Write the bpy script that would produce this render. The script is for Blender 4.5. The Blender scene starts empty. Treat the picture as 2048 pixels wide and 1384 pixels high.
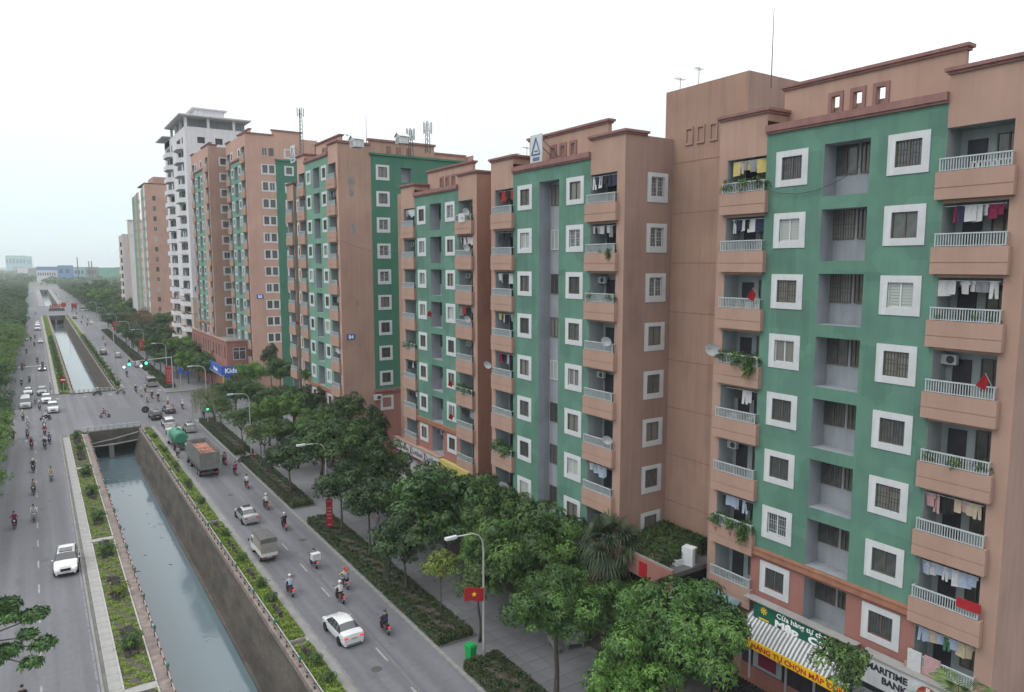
import bpy, math, random
import numpy as np
from mathutils import Vector, Matrix
R = math.radians
random.seed(7)
rng = np.random.default_rng(7)
S = bpy.context.scene
COL = S.collection
K = 0.8783                       # metres per facade drawing unit

# ------------------------------------------------------------------ camera
cam = bpy.data.cameras.new('camera'); cam.lens = 25.3125; cam.sensor_width = 36.0
cam.clip_start = 0.3; cam.clip_end = 12000
co = bpy.data.objects.new('camera', cam); COL.objects.link(co)
co.location = (0, 0, 26); co.rotation_euler = (R(90 - 6.419), 0, R(-33.551))
S.camera = co
# ------------------------------------------------------------------ sky
W = bpy.data.worlds.new('World'); S.world = W; W.use_nodes = True
nt = W.node_tree; nt.nodes.clear()
out = nt.nodes.new('ShaderNodeOutputWorld'); bg = nt.nodes.new('ShaderNodeBackground')
sky = nt.nodes.new('ShaderNodeTexSky'); sky.sky_type = 'NISHITA'; sky.sun_disc = False
SUN_EL, SUN_AZ = 52.0, -75.0      # azimuth clockwise from +y
sky.sun_elevation = R(SUN_EL); sky.sun_rotation = R(SUN_AZ)
tc = nt.nodes.new('ShaderNodeTexCoord'); sep = nt.nodes.new('ShaderNodeSeparateXYZ')
nt.links.new(tc.outputs['Generated'], sep.inputs[0])
cr = nt.nodes.new('ShaderNodeValToRGB')
el = cr.color_ramp.elements
el[0].position = 0.0; el[0].color = (.345, .395, .41, 1)
el[1].position = 1.0; el[1].color = (1, 1, 1, 1)
for p, c in ((.05, (.355, .41, .42)), (.14, (.40, .43, .436)), (.26, (.47, .48, .485)), (.5, (.66, .665, .67))):
    e = el.new(p); e.color = (*c, 1)
nz = nt.nodes.new('ShaderNodeTexNoise'); nz.inputs['Scale'].default_value = 2.2; nz.inputs['Detail'].default_value = 5
mp = nt.nodes.new('ShaderNodeMapping'); mp.inputs['Scale'].default_value = (1, 1, 4)
nt.links.new(tc.outputs['Generated'], mp.inputs[0]); nt.links.new(mp.outputs[0], nz.inputs['Vector'])
mr = nt.nodes.new('ShaderNodeMapRange'); mr.inputs['To Min'].default_value = .9; mr.inputs['To Max'].default_value = 1.1
nt.links.new(sep.outputs['Z'], cr.inputs[0]); nt.links.new(nz.outputs['Fac'], mr.inputs['Value'])
sc = nt.nodes.new('ShaderNodeVectorMath'); sc.operation = 'SCALE'
nt.links.new(cr.outputs[0], sc.inputs[0]); nt.links.new(mr.outputs[0], sc.inputs['Scale'])
sc2 = nt.nodes.new('ShaderNodeVectorMath'); sc2.operation = 'SCALE'; sc2.inputs['Scale'].default_value = 27.0
nt.links.new(sc.outputs[0], sc2.inputs[0])
mx = nt.nodes.new('ShaderNodeMix'); mx.data_type = 'RGBA'; mx.inputs[0].default_value = .88
nt.links.new(sky.outputs[0], mx.inputs[6]); nt.links.new(sc2.outputs[0], mx.inputs[7])
nt.links.new(mx.outputs[2], bg.inputs[0]); bg.inputs[1].default_value = 0.1
nt.links.new(bg.outputs[0], out.inputs[0])
# ------------------------------------------------------------------ sun (overcast)
sl = bpy.data.lights.new('sun', 'SUN'); sl.energy = 0.9; sl.angle = R(25); sl.color = (1, .97, .93)
so = bpy.data.objects.new('sun', sl); COL.objects.link(so)
az, elv = R(SUN_AZ), R(SUN_EL)
sd = Vector((math.sin(az) * math.cos(elv), math.cos(az) * math.cos(elv), math.sin(elv)))
so.rotation_euler = sd.to_track_quat('Z', 'Y').to_euler(); so.location = (-40, 0, 80)
vs = S.view_settings; vs.view_transform = 'Standard'; vs.look = 'None'; vs.exposure = 0.0; vs.gamma = 1
vs.use_curve_mapping = False
S.cycles.max_bounces = 6; S.cycles.diffuse_bounces = 3; S.cycles.glossy_bounces = 3; S.cycles.transparent_max_bounces = 6
S.cycles.volume_bounces = 0; S.cycles.use_denoising = True

# ------------------------------------------------------------------ materials
MATS = {}
def mat(n, col, rough=.8, var=.12, scale=1.5, var2=None, stretch=(1, 1, 1), bump=0, bscale=40, spec=.3, metal=0,
        streak=0, emit=None, island=0, coat=0, objvar=0, detail=4, block=0, drip=0, speck=0, lane=0, hue=0):
    m = bpy.data.materials.new(n); m.use_nodes = True; t = m.node_tree; N = t.nodes; L = t.links
    b = N['Principled BSDF']; b.inputs['Roughness'].default_value = rough
    b.inputs['Specular IOR Level'].default_value = spec; b.inputs['Metallic'].default_value = metal
    b.inputs['Coat Weight'].default_value = coat
    c = N.new('ShaderNodeRGB'); c.outputs[0].default_value = (*col, 1); cur = c.outputs[0]
    x = N.new('ShaderNodeTexCoord')
    def mul(fac_out, lo, hi):
        nonlocal cur
        r = N.new('ShaderNodeMapRange'); r.inputs['From Min'].default_value = .3; r.inputs['From Max'].default_value = .7
        r.inputs['To Min'].default_value = lo; r.inputs['To Max'].default_value = hi
        L.new(fac_out, r.inputs['Value'])
        v = N.new('ShaderNodeVectorMath'); v.operation = 'SCALE'; L.new(cur, v.inputs[0]); L.new(r.outputs[0], v.inputs['Scale'])
        cur = v.outputs[0]
    if var:
        mpn = N.new('ShaderNodeMapping'); mpn.inputs['Scale'].default_value = stretch; L.new(x.outputs['Object'], mpn.inputs[0])
        z = N.new('ShaderNodeTexNoise'); z.inputs['Scale'].default_value = scale; z.inputs['Detail'].default_value = detail
        L.new(mpn.outputs[0], z.inputs['Vector'])
        if var2:
            rr = N.new('ShaderNodeMapRange'); rr.inputs['From Min'].default_value = .42; rr.inputs['From Max'].default_value = .6
            L.new(z.outputs['Fac'], rr.inputs['Value'])
            q = N.new('ShaderNodeMix'); q.data_type = 'RGBA'; q.inputs[7].default_value = (*var2, 1)
            L.new(rr.outputs[0], q.inputs[0]); L.new(cur, q.inputs[6]); cur = q.outputs[2]
        mul(z.outputs['Fac'], 1 - var, 1 + var)
    if streak:
        mpn = N.new('ShaderNodeMapping'); mpn.inputs['Scale'].default_value = (1.6, 1.6, .12); L.new(x.outputs['Object'], mpn.inputs[0])
        z = N.new('ShaderNodeTexNoise'); z.inputs['Scale'].default_value = 1.3; z.inputs['Detail'].default_value = 6
        L.new(mpn.outputs[0], z.inputs['Vector']); mul(z.outputs['Fac'], 1 - streak, 1 + streak * .5)
        z = N.new('ShaderNodeTexNoise'); z.inputs['Scale'].default_value = 9; z.inputs['Detail'].default_value = 8
        L.new(x.outputs['Object'], z.inputs['Vector']); mul(z.outputs['Fac'], 1 - streak * .4, 1 + streak * .4)
    def tex_mul(kind, scl, st, f0, f1, lo, hi, det=3):
        nonlocal cur
        mpn = N.new('ShaderNodeMapping'); mpn.inputs['Scale'].default_value = st; L.new(x.outputs['Object'], mpn.inputs[0])
        if kind == 'vor':
            z = N.new('ShaderNodeTexVoronoi'); z.distance = 'CHEBYCHEV'; z.inputs['Scale'].default_value = scl; L.new(mpn.outputs[0], z.inputs['Vector'])
            sp = N.new('ShaderNodeSeparateColor'); L.new(z.outputs['Color'], sp.inputs[0]); o_ = sp.outputs[0]
        else:
            z = N.new('ShaderNodeTexNoise'); z.inputs['Scale'].default_value = scl; z.inputs['Detail'].default_value = det; L.new(mpn.outputs[0], z.inputs['Vector']); o_ = z.outputs['Fac']
        rr = N.new('ShaderNodeMapRange'); rr.inputs['From Min'].default_value = f0; rr.inputs['From Max'].default_value = f1; rr.inputs['To Min'].default_value = lo; rr.inputs['To Max'].default_value = hi
        L.new(o_, rr.inputs['Value']); v = N.new('ShaderNodeVectorMath'); v.operation = 'SCALE'; L.new(cur, v.inputs[0]); L.new(rr.outputs[0], v.inputs['Scale']); cur = v.outputs[0]
    if block: tex_mul('vor', .42, (1, 1, .8), .62, .66, 1, 1 - block); tex_mul('vor', .23, (1, 1.3, 1), .70, .73, 1, 1 + block * .8)
    if drip: tex_mul('noise', 1, (1.7, 1.7, .2), .50, .78, 1, 1 - drip * .9, 3); tex_mul('noise', .35, (1, 1, 1), .52, .72, 1, 1 - drip * .7, 7)
    if speck: tex_mul('noise', 6.5, (1, 1, 1), .58, .70, 1, 1 + speck, 6); tex_mul('noise', .5, (1, .5, 2.2), .4, .62, 1.15, 1 - speck * .3, 6)
    if lane: tex_mul('noise', 1, (1.1, .018, 1), .38, .62, 1 - lane, 1 + lane * .6, 3); tex_mul('noise', 1, (.9, .35, 1), .62, .70, 1, 1 - lane, 4); tex_mul('noise', .06, (1, 1, 1), .4, .6, 1 - lane * .5, 1 + lane * .5, 5)
    if hue:
        g = N.new('ShaderNodeObjectInfo'); h = N.new('ShaderNodeHueSaturation'); rr = N.new('ShaderNodeMapRange'); rr.inputs['To Min'].default_value = .5 - hue; rr.inputs['To Max'].default_value = .5 + hue * .35
        L.new(g.outputs['Random'], rr.inputs['Value']); L.new(rr.outputs[0], h.inputs['Hue']); L.new(cur, h.inputs['Color']); cur = h.outputs[0]
    if island:
        g = N.new('ShaderNodeNewGeometry')
        r = N.new('ShaderNodeMapRange'); r.inputs['To Min'].default_value = 1 - island; r.inputs['To Max'].default_value = 1 + island
        L.new(g.outputs['Random Per Island'], r.inputs['Value'])
        v = N.new('ShaderNodeVectorMath'); v.operation = 'SCALE'; L.new(cur, v.inputs[0]); L.new(r.outputs[0], v.inputs['Scale']); cur = v.outputs[0]
    if objvar:
        g = N.new('ShaderNodeObjectInfo')
        h = N.new('ShaderNodeHueSaturation')
        r = N.new('ShaderNodeMapRange'); r.inputs['To Min'].default_value = 1 - objvar; r.inputs['To Max'].default_value = 1 + objvar
        L.new(g.outputs['Random'], r.inputs['Value']); L.new(r.outputs[0], h.inputs['Value']); L.new(cur, h.inputs['Color']); cur = h.outputs[0]
    L.new(cur, b.inputs['Base Color'])
    if bump:
        z = N.new('ShaderNodeTexNoise'); z.inputs['Scale'].default_value = bscale; z.inputs['Detail'].default_value = 5
        L.new(x.outputs['Object'], z.inputs['Vector'])
        bb = N.new('ShaderNodeBump'); bb.inputs['Strength'].default_value = bump; bb.inputs['Distance'].default_value = .03
        L.new(z.outputs['Fac'], bb.inputs['Height']); L.new(bb.outputs[0], b.inputs['Normal'])
    if emit:
        b.inputs['Emission Color'].default_value = (*emit[:3], 1); b.inputs['Emission Strength'].default_value = emit[3]
    MATS[n] = m; return m
M = MATS
mat('pink', (.335, .220, .176), .9, .08, .22, streak=.05, drip=.16, bump=.15)
mat('pink_hazed', (.41, .262, .212), .9, .08, .22, streak=.05, drip=.12)  # lighter copy of pink for far blocks; haze brightening put into the colour
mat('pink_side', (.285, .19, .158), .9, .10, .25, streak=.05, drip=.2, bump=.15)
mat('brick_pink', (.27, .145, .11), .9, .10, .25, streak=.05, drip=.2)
mat('pink_core_shaded', (.29, .188, .145), .9, .10, .25, streak=.05, drip=.2)  # same wall paint darkened: shade of the recess between wings put into the colour
mat('cornice', (.225, .122, .112), .9, .08, 2, streak=.16)
mat('red_pink', (.27, .125, .105), .9, .06, .6, streak=.08)
mat('green', (.094, .205, .155), .85, .05, .55, var2=(.085, .175, .138), streak=.05, detail=1.5, block=.13, drip=.14)
mat('green_hazed', (.13, .255, .195), .85, .05, .5, streak=.05, block=.08, drip=.1)  # green for far blocks, lightened to carry distance haze in its colour
mat('green_dark', (.052, .155, .108), .85, .06, .5, streak=.05, drip=.15)
mat('niche', (.265, .29, .315), .9, .06, 1, streak=.1, drip=.15)
mat('inner', (.30, .335, .345), .9, .08, 1, streak=.1)
mat('white', (.50, .52, .535), .7, .05, 2, streak=.10, drip=.16)
mat('tower_white', (.56, .555, .575), .8, .05, 1, streak=.12)
mat('tower_cream', (.44, .36, .31), .85, .05, 1, streak=.1)
mat('frame_dark', (.10, .085, .07), .5, 0)
mat('frame_white', (.52, .55, .56), .4, 0)
mat('glass', (.07, .075, .075), .12, .35, 1.2, spec=.7)
mat('glass_curtain', (.15, .148, .135), .3, .10, 1.5, stretch=(5, 5, .6), spec=.6)
mat('glass_louver', (.30, .33, .31), .35, 0, spec=.5)
mat('dark', (.02, .02, .022), .8, 0)
mat('door_dark', (.035, .035, .045), .5, .2, 2)
mat('metal', (.42, .44, .45), .4, .05, 2, metal=.3)
mat('metal_dark', (.06, .065, .065), .5, .1, 2)
mat('rail', (.36, .40, .415), .5, .1, 3)
mat('asphalt', (.112, .115, .128), .74, .08, 2.5, lane=.16, streak=0, bump=.2, bscale=60, spec=.45)
mat('asphalt2', (.098, .102, .116), .75, .06, .9, bump=.2, spec=.4)
mat('paint', (.25, .25, .255), .8, .25, 3)
mat('paint_worn', (.165, .165, .175), .85, .3, 2)
mat('concrete', (.205, .205, .20), .9, .12, .7, bump=.2, streak=.08)
mat('concrete_light', (.27, .27, .262), .9, .1, .9, bump=.2, streak=.08)
mat('gutter', (.16, .155, .15), .95, .2, 1)
mat('paver', (.15, .155, .165), .85, .08, .7, objvar=.06, bump=.1)
mat('pavement', (.15, .155, .163), .9, .12, .4, bump=.2)
mat('pavement_dark', (.09, .086, .086), .9, .15, .6, bump=.2)
mat('ground', (.12, .12, .10), .95, .3, .05)
mat('wall_stone', (.100, .086, .072), .95, .3, .55, var2=(.055, .052, .047), stretch=(1, .6, 1), bump=1, bscale=7, speck=.75, detail=8)
mat('wall_coping', (.20, .165, .15), .95, .25, 2, streak=.2)
mat('soil', (.075, .065, .055), .95, .3, 3, bump=.5)
mat('mulch', (.085, .075, .072), .95, .3, 4, island=.5)
mat('trunk', (.085, .07, .058), .9, .25, 4, bump=.5)
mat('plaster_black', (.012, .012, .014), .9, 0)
for n, c, c2 in (('leaf_mango', (.034, .082, .026), (.050, .115, .030)), ('leaf_mass', (.028, .068, .026), (.040, .092, .030)),
                 ('leaf_dark', (.022, .050, .024), (.032, .070, .028)), ('leaf_bright', (.052, .125, .026), (.074, .160, .032)),
                 ('leaf_open', (.040, .092, .030), (.058, .118, .034)), ('leaf_yellow', (.10, .165, .035), (.14, .19, .045)),
                 ('leaf_brown', (.10, .085, .04), (.07, .085, .035)), ('leaf_hedge', (.030, .062, .026), (.040, .055, .026)),
                 ('leaf_grass', (.16, .26, .045), (.12, .20, .042)), ('leaf_palm', (.036, .060, .042), (.05, .08, .05)),
                 ('leaf_willow', (.09, .13, .05), (.12, .16, .06))):
    mat(n, (c[0] * 1.08, c[1] * 1.0, c[2] * .8), .6, .24, 1.6, var2=(c2[0] * 1.12, c2[1] * 1.0, c2[2] * .8), island=.5, spec=.3, objvar=.13, hue=0 if n in ('leaf_yellow', 'leaf_palm', 'leaf_hedge', 'leaf_grass') else .012)
mat('red', (.30, .012, .02), .6, .05, 3)
mat('yellow', (.75, .50, .02), .6, .03, 3)
mat('star', (.85, .55, .03), .6, 0)
mat('blue_sign', (.03, .10, .38), .5, .05, 2)
mat('green_sign', (.012, .105, .07), .5, .05, 2)
mat('red_text', (.45, .03, .02), .6, 0)
mat('white_text', (.8, .82, .82), .6, 0)
mat('black_text', (.03, .03, .035), .6, 0)
mat('terracotta', (.28, .13, .085), .85, .12, 2, streak=.1)
mat('tire', (.02, .02, .02), .85, 0)
mat('hub', (.32, .33, .34), .35, 0, metal=.6)
mat('car_white', (.56, .58, .595), .25, 0, coat=.6, spec=.5)
mat('car_silver', (.36, .37, .38), .28, 0, coat=.6, metal=.35)
mat('car_grey', (.25, .26, .25), .3, 0, coat=.5)
mat('car_black', (.02, .021, .025), .2, 0, coat=.8)
mat('car_dark', (.05, .055, .065), .22, 0, coat=.8)
mat('car_red', (.10, .02, .025), .25, 0, coat=.8)
mat('car_glass', (.03, .035, .04), .06, 0, spec=.8)
mat('tail', (.55, .01, .02), .3, 0)
mat('tail_lit', (.6, .015, .02), .3, 0, emit=(1, .04, .05, .7))
mat('lamp_lens', (.8, .82, .85), .15, 0)
mat('lamp_lit', (.9, .95, .95), .3, 0, emit=(1, 1, 1, 4))
mat('signal_green', (.1, .9, .6), .3, 0, emit=(.05, 1, .55, 4))
mat('signal_white', (.9, 1, .95), .3, 0, emit=(.8, 1, .95, 4))
mat('truck_grey', (.155, .16, .155), .7, .15, 1.5, streak=.2)
mat('canvas', (.10, .10, .098), .9, .12, 2)
mat('canvas_rear', (.24, .225, .20), .8, .1, 2)
mat('tanker', (.04, .19, .12), .45, .12, 1)
mat('cargo', (.40, .20, .145), .8, .3, 3, island=.4)
mat('bin_green', (.01, .27, .07), .45, .05, 2)
mat('roof_tin', (.12, .19, .21), .6, .2, 1.2, streak=.15)
mat('post_red', (.21, .085, .07), .8, .15, 5)
mat('post_teal', (.03, .16, .13), .6, .1, 5)
mat('post_white', (.33, .33, .32), .8, .15, 4)
mat('skin', (.45, .27, .19), .6, 0)
mat('helmet', (.55, .56, .56), .35, 0, coat=.3)
mat('helmet_dark', (.04, .045, .05), .3, 0, coat=.3)
mat('helmet_red', (.40, .03, .03), .3, 0, coat=.3)
mat('hair', (.015, .013, .012), .7, 0)
CLOTH = {'white': (.45, .46, .47), 'beige': (.42, .35, .25), 'black': (.02, .021, .024), 'blue': (.11, .17, .33), 'navy': (.025, .03, .06),
         'maroon': (.19, .02, .06), 'red': (.28, .03, .03), 'grey': (.22, .23, .25), 'lightblue': (.30, .36, .46), 'green': (.05, .14, .08),
         'pink': (.38, .24, .25), 'khaki': (.28, .25, .18), 'yellow': (.42, .36, .12), 'orange': (.38, .14, .06)}
for k_, v_ in CLOTH.items(): mat('cloth_' + k_, v_, .9, .1, 6)

# ------------------------------------------------------------------ helpers
class MB:
    def __init__(s): s.v = []; s.f = []; s.m = []
    def quad(s, pts, mi=0):
        n = len(s.v); s.v += [tuple(p) for p in pts]; s.f.append(tuple(range(n, n + len(pts)))); s.m.append(mi)
    def box(s, x0, x1, y0, y1, z0, z1, mi=0):
        n = len(s.v)
        s.v += [(x0, y0, z0), (x1, y0, z0), (x1, y1, z0), (x0, y1, z0), (x0, y0, z1), (x1, y0, z1), (x1, y1, z1), (x0, y1, z1)]
        for q in ((3, 2, 1, 0), (4, 5, 6, 7), (0, 1, 5, 4), (1, 2, 6, 5), (2, 3, 7, 6), (3, 0, 4, 7)):
            s.f.append(tuple(n + i for i in q)); s.m.append(mi)
        return s
    def tube(s, pts, rad, n=6, mi=0, cap=True):
        pts = [Vector(p) for p in pts]; rr = rad if isinstance(rad, (list, tuple)) else [rad] * len(pts)
        base = len(s.v); up = Vector((.13, .07, 1)).normalized()
        for i, p in enumerate(pts):
            d = (pts[min(i + 1, len(pts) - 1)] - pts[max(i - 1, 0)]).normalized()
            a = d.cross(up)
            if a.length < .2: a = d.cross(Vector((1, .1, 0)))
            a.normalize(); b = d.cross(a)
            for k in range(n):
                t = 2 * math.pi * k / n; s.v.append(tuple(p + (a * math.cos(t) + b * math.sin(t)) * rr[i]))
        for i in range(len(pts) - 1):
            for k in range(n):
                s.f.append((base + i * n + k, base + i * n + (k + 1) % n, base + (i + 1) * n + (k + 1) % n, base + (i + 1) * n + k)); s.m.append(mi)
        if cap:
            s.f.append(tuple(base + k for k in range(n))[::-1]); s.m.append(mi)
            s.f.append(tuple(base + (len(pts) - 1) * n + k for k in range(n))); s.m.append(mi)
        return s
    def ball(s, c, r, n=8, h=5, mi=0):
        r = r if isinstance(r, (tuple, list)) else (r, r, r); base = len(s.v)
        for i in range(h + 1):
            t = math.pi * i / h
            for k in range(n):
                a = 2 * math.pi * k / n
                s.v.append((c[0] + r[0] * math.sin(t) * math.cos(a), c[1] + r[1] * math.sin(t) * math.sin(a), c[2] + r[2] * math.cos(t)))
        for i in range(h):
            for k in range(n):
                s.f.append((base + i * n + k, base + (i + 1) * n + k, base + (i + 1) * n + (k + 1) % n, base + i * n + (k + 1) % n)); s.m.append(mi)
        return s
    def mesh(s, name, mats, smooth=False):
        me = bpy.data.meshes.new(name); me.from_pydata(s.v, [], s.f)
        for q in (mats if isinstance(mats, (list, tuple)) else [mats]): me.materials.append(M[q])
        me.polygons.foreach_set('material_index', s.m)
        if smooth: me.polygons.foreach_set('use_smooth', [True] * len(s.f))
        me.update(); return me
def link(name, data, parent=None, loc=(0, 0, 0), rot=(0, 0, 0), scale=1, label=None, cat=None, group=None, kind=None):
    o = bpy.data.objects.new(name, data); COL.objects.link(o)
    if parent is not None: o.parent = parent
    o.location = loc; o.rotation_euler = rot
    o.scale = scale if isinstance(scale, (tuple, list)) else (scale,) * 3
    if label: o['label'] = label
    if cat: o['category'] = cat
    if group: o['group'] = group
    if kind: o['kind'] = kind
    return o
def put(mb, name, mats, parent=None, smooth=False, **k):
    return link(name, mb.mesh(name, mats, smooth), parent, **k)
def thing(name, label, cat, loc=(0, 0, 0), rz=0, group=None, scale=1):
    return link(name, None, None, loc, (0, 0, rz), scale, label, cat, group)
def dup(o, loc, rz=None, label=None, group=None, scale=None, swap=None, parent=None):
    r = o.copy(); COL.objects.link(r); r.location = loc
    if parent is not None: r.parent = parent
    if rz is not None: r.rotation_euler = (0, 0, rz)
    if label: r['label'] = label
    if group: r['group'] = group
    if scale: r.scale = (scale,) * 3
    def rec(a, b):
        for ch in a.children:
            c = ch.copy(); COL.objects.link(c); c.parent = b
            if swap:
                for i, sl_ in enumerate(c.material_slots):
                    mn = sl_.material.name if sl_.material else ''
                    if mn in swap:
                        sl_.link = 'OBJECT'; sl_.material = M[swap[mn]]
            rec(ch, c)
    rec(o, r); return r
def grid_wall(mb, axis, const, a0, a1, z0, z1, holes, mi=0, rmi=None, back=None):
    """wall sheet with rectangular holes and reveals; axis 'x': faces -x, runs along y; 'y': faces -y, runs along x; 'z': floor, runs x,y"""
    P = {'x': lambda a, z, d: (const + d, a, z), 'y': lambda a, z, d: (a, const + d, z), 'z': lambda a, z, d: (a, z, const - d)}[axis]
    A = sorted({a0, a1} | {min(max(h[i], a0), a1) for h in holes for i in (0, 1)})
    Z = sorted({z0, z1} | {min(max(h[i], z0), z1) for h in holes for i in (2, 3)})
    for i in range(len(A) - 1):
        j = 0
        while j < len(Z) - 1:
            ca = (A[i] + A[i + 1]) / 2
            def inside(jj):
                cz = (Z[jj] + Z[jj + 1]) / 2
                return any(h[0] < ca < h[1] and h[2] < cz < h[3] for h in holes)
            if inside(j): j += 1; continue
            k = j
            while k + 1 < len(Z) - 1 and not inside(k + 1): k += 1
            mb.quad([P(A[i], Z[j], 0), P(A[i + 1], Z[j], 0), P(A[i + 1], Z[k + 1], 0), P(A[i], Z[k + 1], 0)], mi); j = k + 1
    for h in holes:
        d = h[4]; r = (rmi if rmi is not None else mi) if len(h) < 6 else h[5]
        if not d: continue
        for (p, q) in (((h[0], h[2]), (h[1], h[2])), ((h[1], h[2]), (h[1], h[3])), ((h[1], h[3]), (h[0], h[3])), ((h[0], h[3]), (h[0], h[2]))):
            mb.quad([P(*p, 0), P(*q, 0), P(*q, d), P(*p, d)], r)
        if len(h) > 6: mb.quad([P(h[0], h[2], d), P(h[1], h[2], d), P(h[1], h[3], d), P(h[0], h[3], d)], h[6])
def text_mesh(txt, size, mt, extrude=.01, align='LEFT', bold=0, name='lettering'):
    cu = bpy.data.curves.new(name, 'FONT'); cu.body = txt; cu.size = size; cu.extrude = extrude; cu.offset = bold
    cu.align_x = align; cu.align_y = 'BOTTOM_BASELINE'; cu.resolution_u = 3
    o = bpy.data.objects.new(name, cu); COL.objects.link(o)
    bpy.context.view_layer.update()
    me = bpy.data.meshes.new_from_object(o.evaluated_get(bpy.context.evaluated_depsgraph_get()))
    bpy.data.objects.remove(o); me.materials.clear(); me.materials.append(M[mt]); me.name = name
    return me
FACE_MX = (R(90), 0, R(-90))      # text readable on a face looking to -x
FACE_MY = (R(90), 0, 0)           # text readable on a face looking to -y
# ------------------------------------------------------------------ ground, canal, roads
CAN = [(5.0, 13.1, -40, 128.0), (5.0, 13.1, 169.5, 438), (5.0, 13.1, 541, 906)]
mb = MB(); grid_wall(mb, 'z', -.03, -4000, 4000, -400, 9000, [(*c[:2], *c[2:], 0) for c in CAN])
put(mb, 'ground', 'ground', kind='structure')
mb = MB()
grid_wall(mb, 'z', 0, -5.7, 2.12, -40, 1060, [])
grid_wall(mb, 'z', 0, 14.95, 21.2, -40, 1060, [])
for a, b in ((128, 169.5), (438, 541), (906, 1060)): grid_wall(mb, 'z', 0, 2.12, 14.95, a, b, [])
grid_wall(mb, 'z', 0, 21.2, 190, 131, 158, []); grid_wall(mb, 'z', 0, -190, -5.7, 131, 158, [])
grid_wall(mb, 'z', 0, 21.2, 190, 450, 530, []); grid_wall(mb, 'z', 0, -190, -5.7, 450, 530, [])
put(mb, 'road', 'asphalt', kind='structure')
mb = MB(); z = .004
def mark(x0, x1, y0, y1, mi=0): mb.quad([(x0, y0, z), (x1, y0, z), (x1, y1, z), (x0, y1, z)], mi)
y = 43.0 - 5.57 * 3
while y < 127:
    if y > 20: mark(17.93, 18.07, y - 1.0, y + 1.0, 0 if y < 70 else 1)
    y += 5.57
y = 50.3 - 5.72
while y < 440:
    if not 126 < y < 172: mark(-1.18, -1.05, y - .95, y + .95, 0 if y < 240 else 1)
    if y > 170: mark(17.93, 18.07, y - .95, y + .95, 1)
    y += 5.72
mark(1.76, 1.90, 20, 126, 1); mark(1.76, 1.9, 172, 436, 0); mark(15.1, 15.22, 20, 122, 1); mark(15.0, 15.12, 172, 436, 1)
for i in range(9): mark(-5 + i * .85, -4.55 + i * .85, 126.6, 128.4, 1 if i % 3 else 0)
for i in range(8): mark(15.4 + i * .8, 15.8 + i * .8, 123.5, 126.2, 1)
for i in range(20): mark(2.4 + i * 1.5, 3.0 + i * 1.5, 163.8, 165.6, 1 if i % 3 else 0)
mark(15.2, 21, 121.4, 121.8, 1); mark(-5.3, 1.9, 171.5, 172, 1)
put(mb, 'road_markings', ['paint', 'paint_worn'], kind='structure')
mb = MB(); z = .0010
for x0, x1, y0, y1 in ((18.35, 18.6, 20, 62), (17.2, 17.5, 62, 100), (-4.6, -4.2, 40, 118), (9.2, 20.8, 131, 147)):
    mark(x0, x1, y0, y1); z += .00015
for i in range(14):
    z += .00015; a, b = random.uniform(15.5, 20.6), random.uniform(30, 120); mark(a, a + random.uniform(.3, 1.2), b, b + random.uniform(.2, 1))
put(mb, 'asphalt_patches', 'asphalt2', kind='structure')
mb = MB()
for (x, y, L_) in ((18.2, 36, 14), (18.3, 49, 9), (17.6, 66, 22), (16.9, 30, 10), (19.6, 58, 8), (-.2, 60, 26), (-2.4, 88, 18), (.9, 96, 20)):
    px_ = x; yy = y
    while yy < y + L_: nx_ = px_ + random.uniform(-.07, .07); mb.quad([(px_ - .022, yy, .0035), (px_ + .022, yy, .0035), (nx_ + .022, yy + .8, .0035), (nx_ - .022, yy + .8, .0035)]); px_ = nx_; yy += .8
put(mb, 'asphalt_crack_lines', 'gutter', kind='structure')
for i, (x, y) in enumerate(((17.0, 41.5), (16.6, 58.5), (19.9, 66), (17.3, 84), (-.6, 74), (-2.3, 60), (.2, 93), (8.5, 136), (16.5, 147))):
    put(MB().tube([(0, 0, .002), (0, 0, .008)], .36, 14), 'manhole_cover', 'metal_dark', loc=(x, y, 0), label='round dark manhole cover ' + ['just left of the white sedan wheels', 'behind the small canvas truck', 'by the right kerb opposite the canvas truck', 'between the taxi and the big truck', 'beside the oncoming white crossover', 'on the near left carriageway below the crossover', 'on the left carriageway nearer the canal', 'in the middle of the junction', 'on the right side of the junction'][i], cat='manhole cover', group='manhole covers')
# right pavement
mb = MB()
mb.box(21.5, 60, -30, 129.6, -.02, .12); mb.box(21.5, 60, 160, 448, -.02, .12); mb.box(21.5, 60, 532, 1060, -.02, .12)
mb.box(-40, -5.9, -30, 129.6, -.02, .12); mb.box(-40, -5.9, 160, 448, -.02, .12); mb.box(-40, -5.9, 532, 1060, -.02, .12)
pav = put(mb, 'pavement', 'pavement', kind='structure')
# paving slabs seen near the camera
ms = MB().box(-.585, .585, -.585, .585, 0, .03).mesh('paving_slab', 'paver')
n = 0
for j in range(46):
    for i in range(5):
        if n >= 235: break
        link('paving_slab', ms, pav, (24.75 + i * 1.2, 27.5 + j * 1.2, .12 + random.uniform(-.004, .004))); n += 1
mb = MB(); mb.box(30.2, 33.8, 22, 128, .12, .135); mb.box(29.7, 30.15, 22, 128, .12, .16, 1)
put(mb, 'forecourt', ['pavement_dark', 'concrete'], kind='structure')
kerb = link('kerb', None, kind='structure')
ms = MB().box(-.14, .14, -.485, .485, 0, .15).mesh('kerb_stone', 'concrete')
for i in range(96): link('kerb_stone', ms, kerb, (21.34, 30.0 + i, 0))
mb = MB(); mb.box(21.2, 21.48, -30, 29.5, 0, .15); mb.box(21.2, 21.48, 126, 129.6, 0, .15); mb.box(21.2, 21.48, 160, 448, 0, .15)
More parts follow.
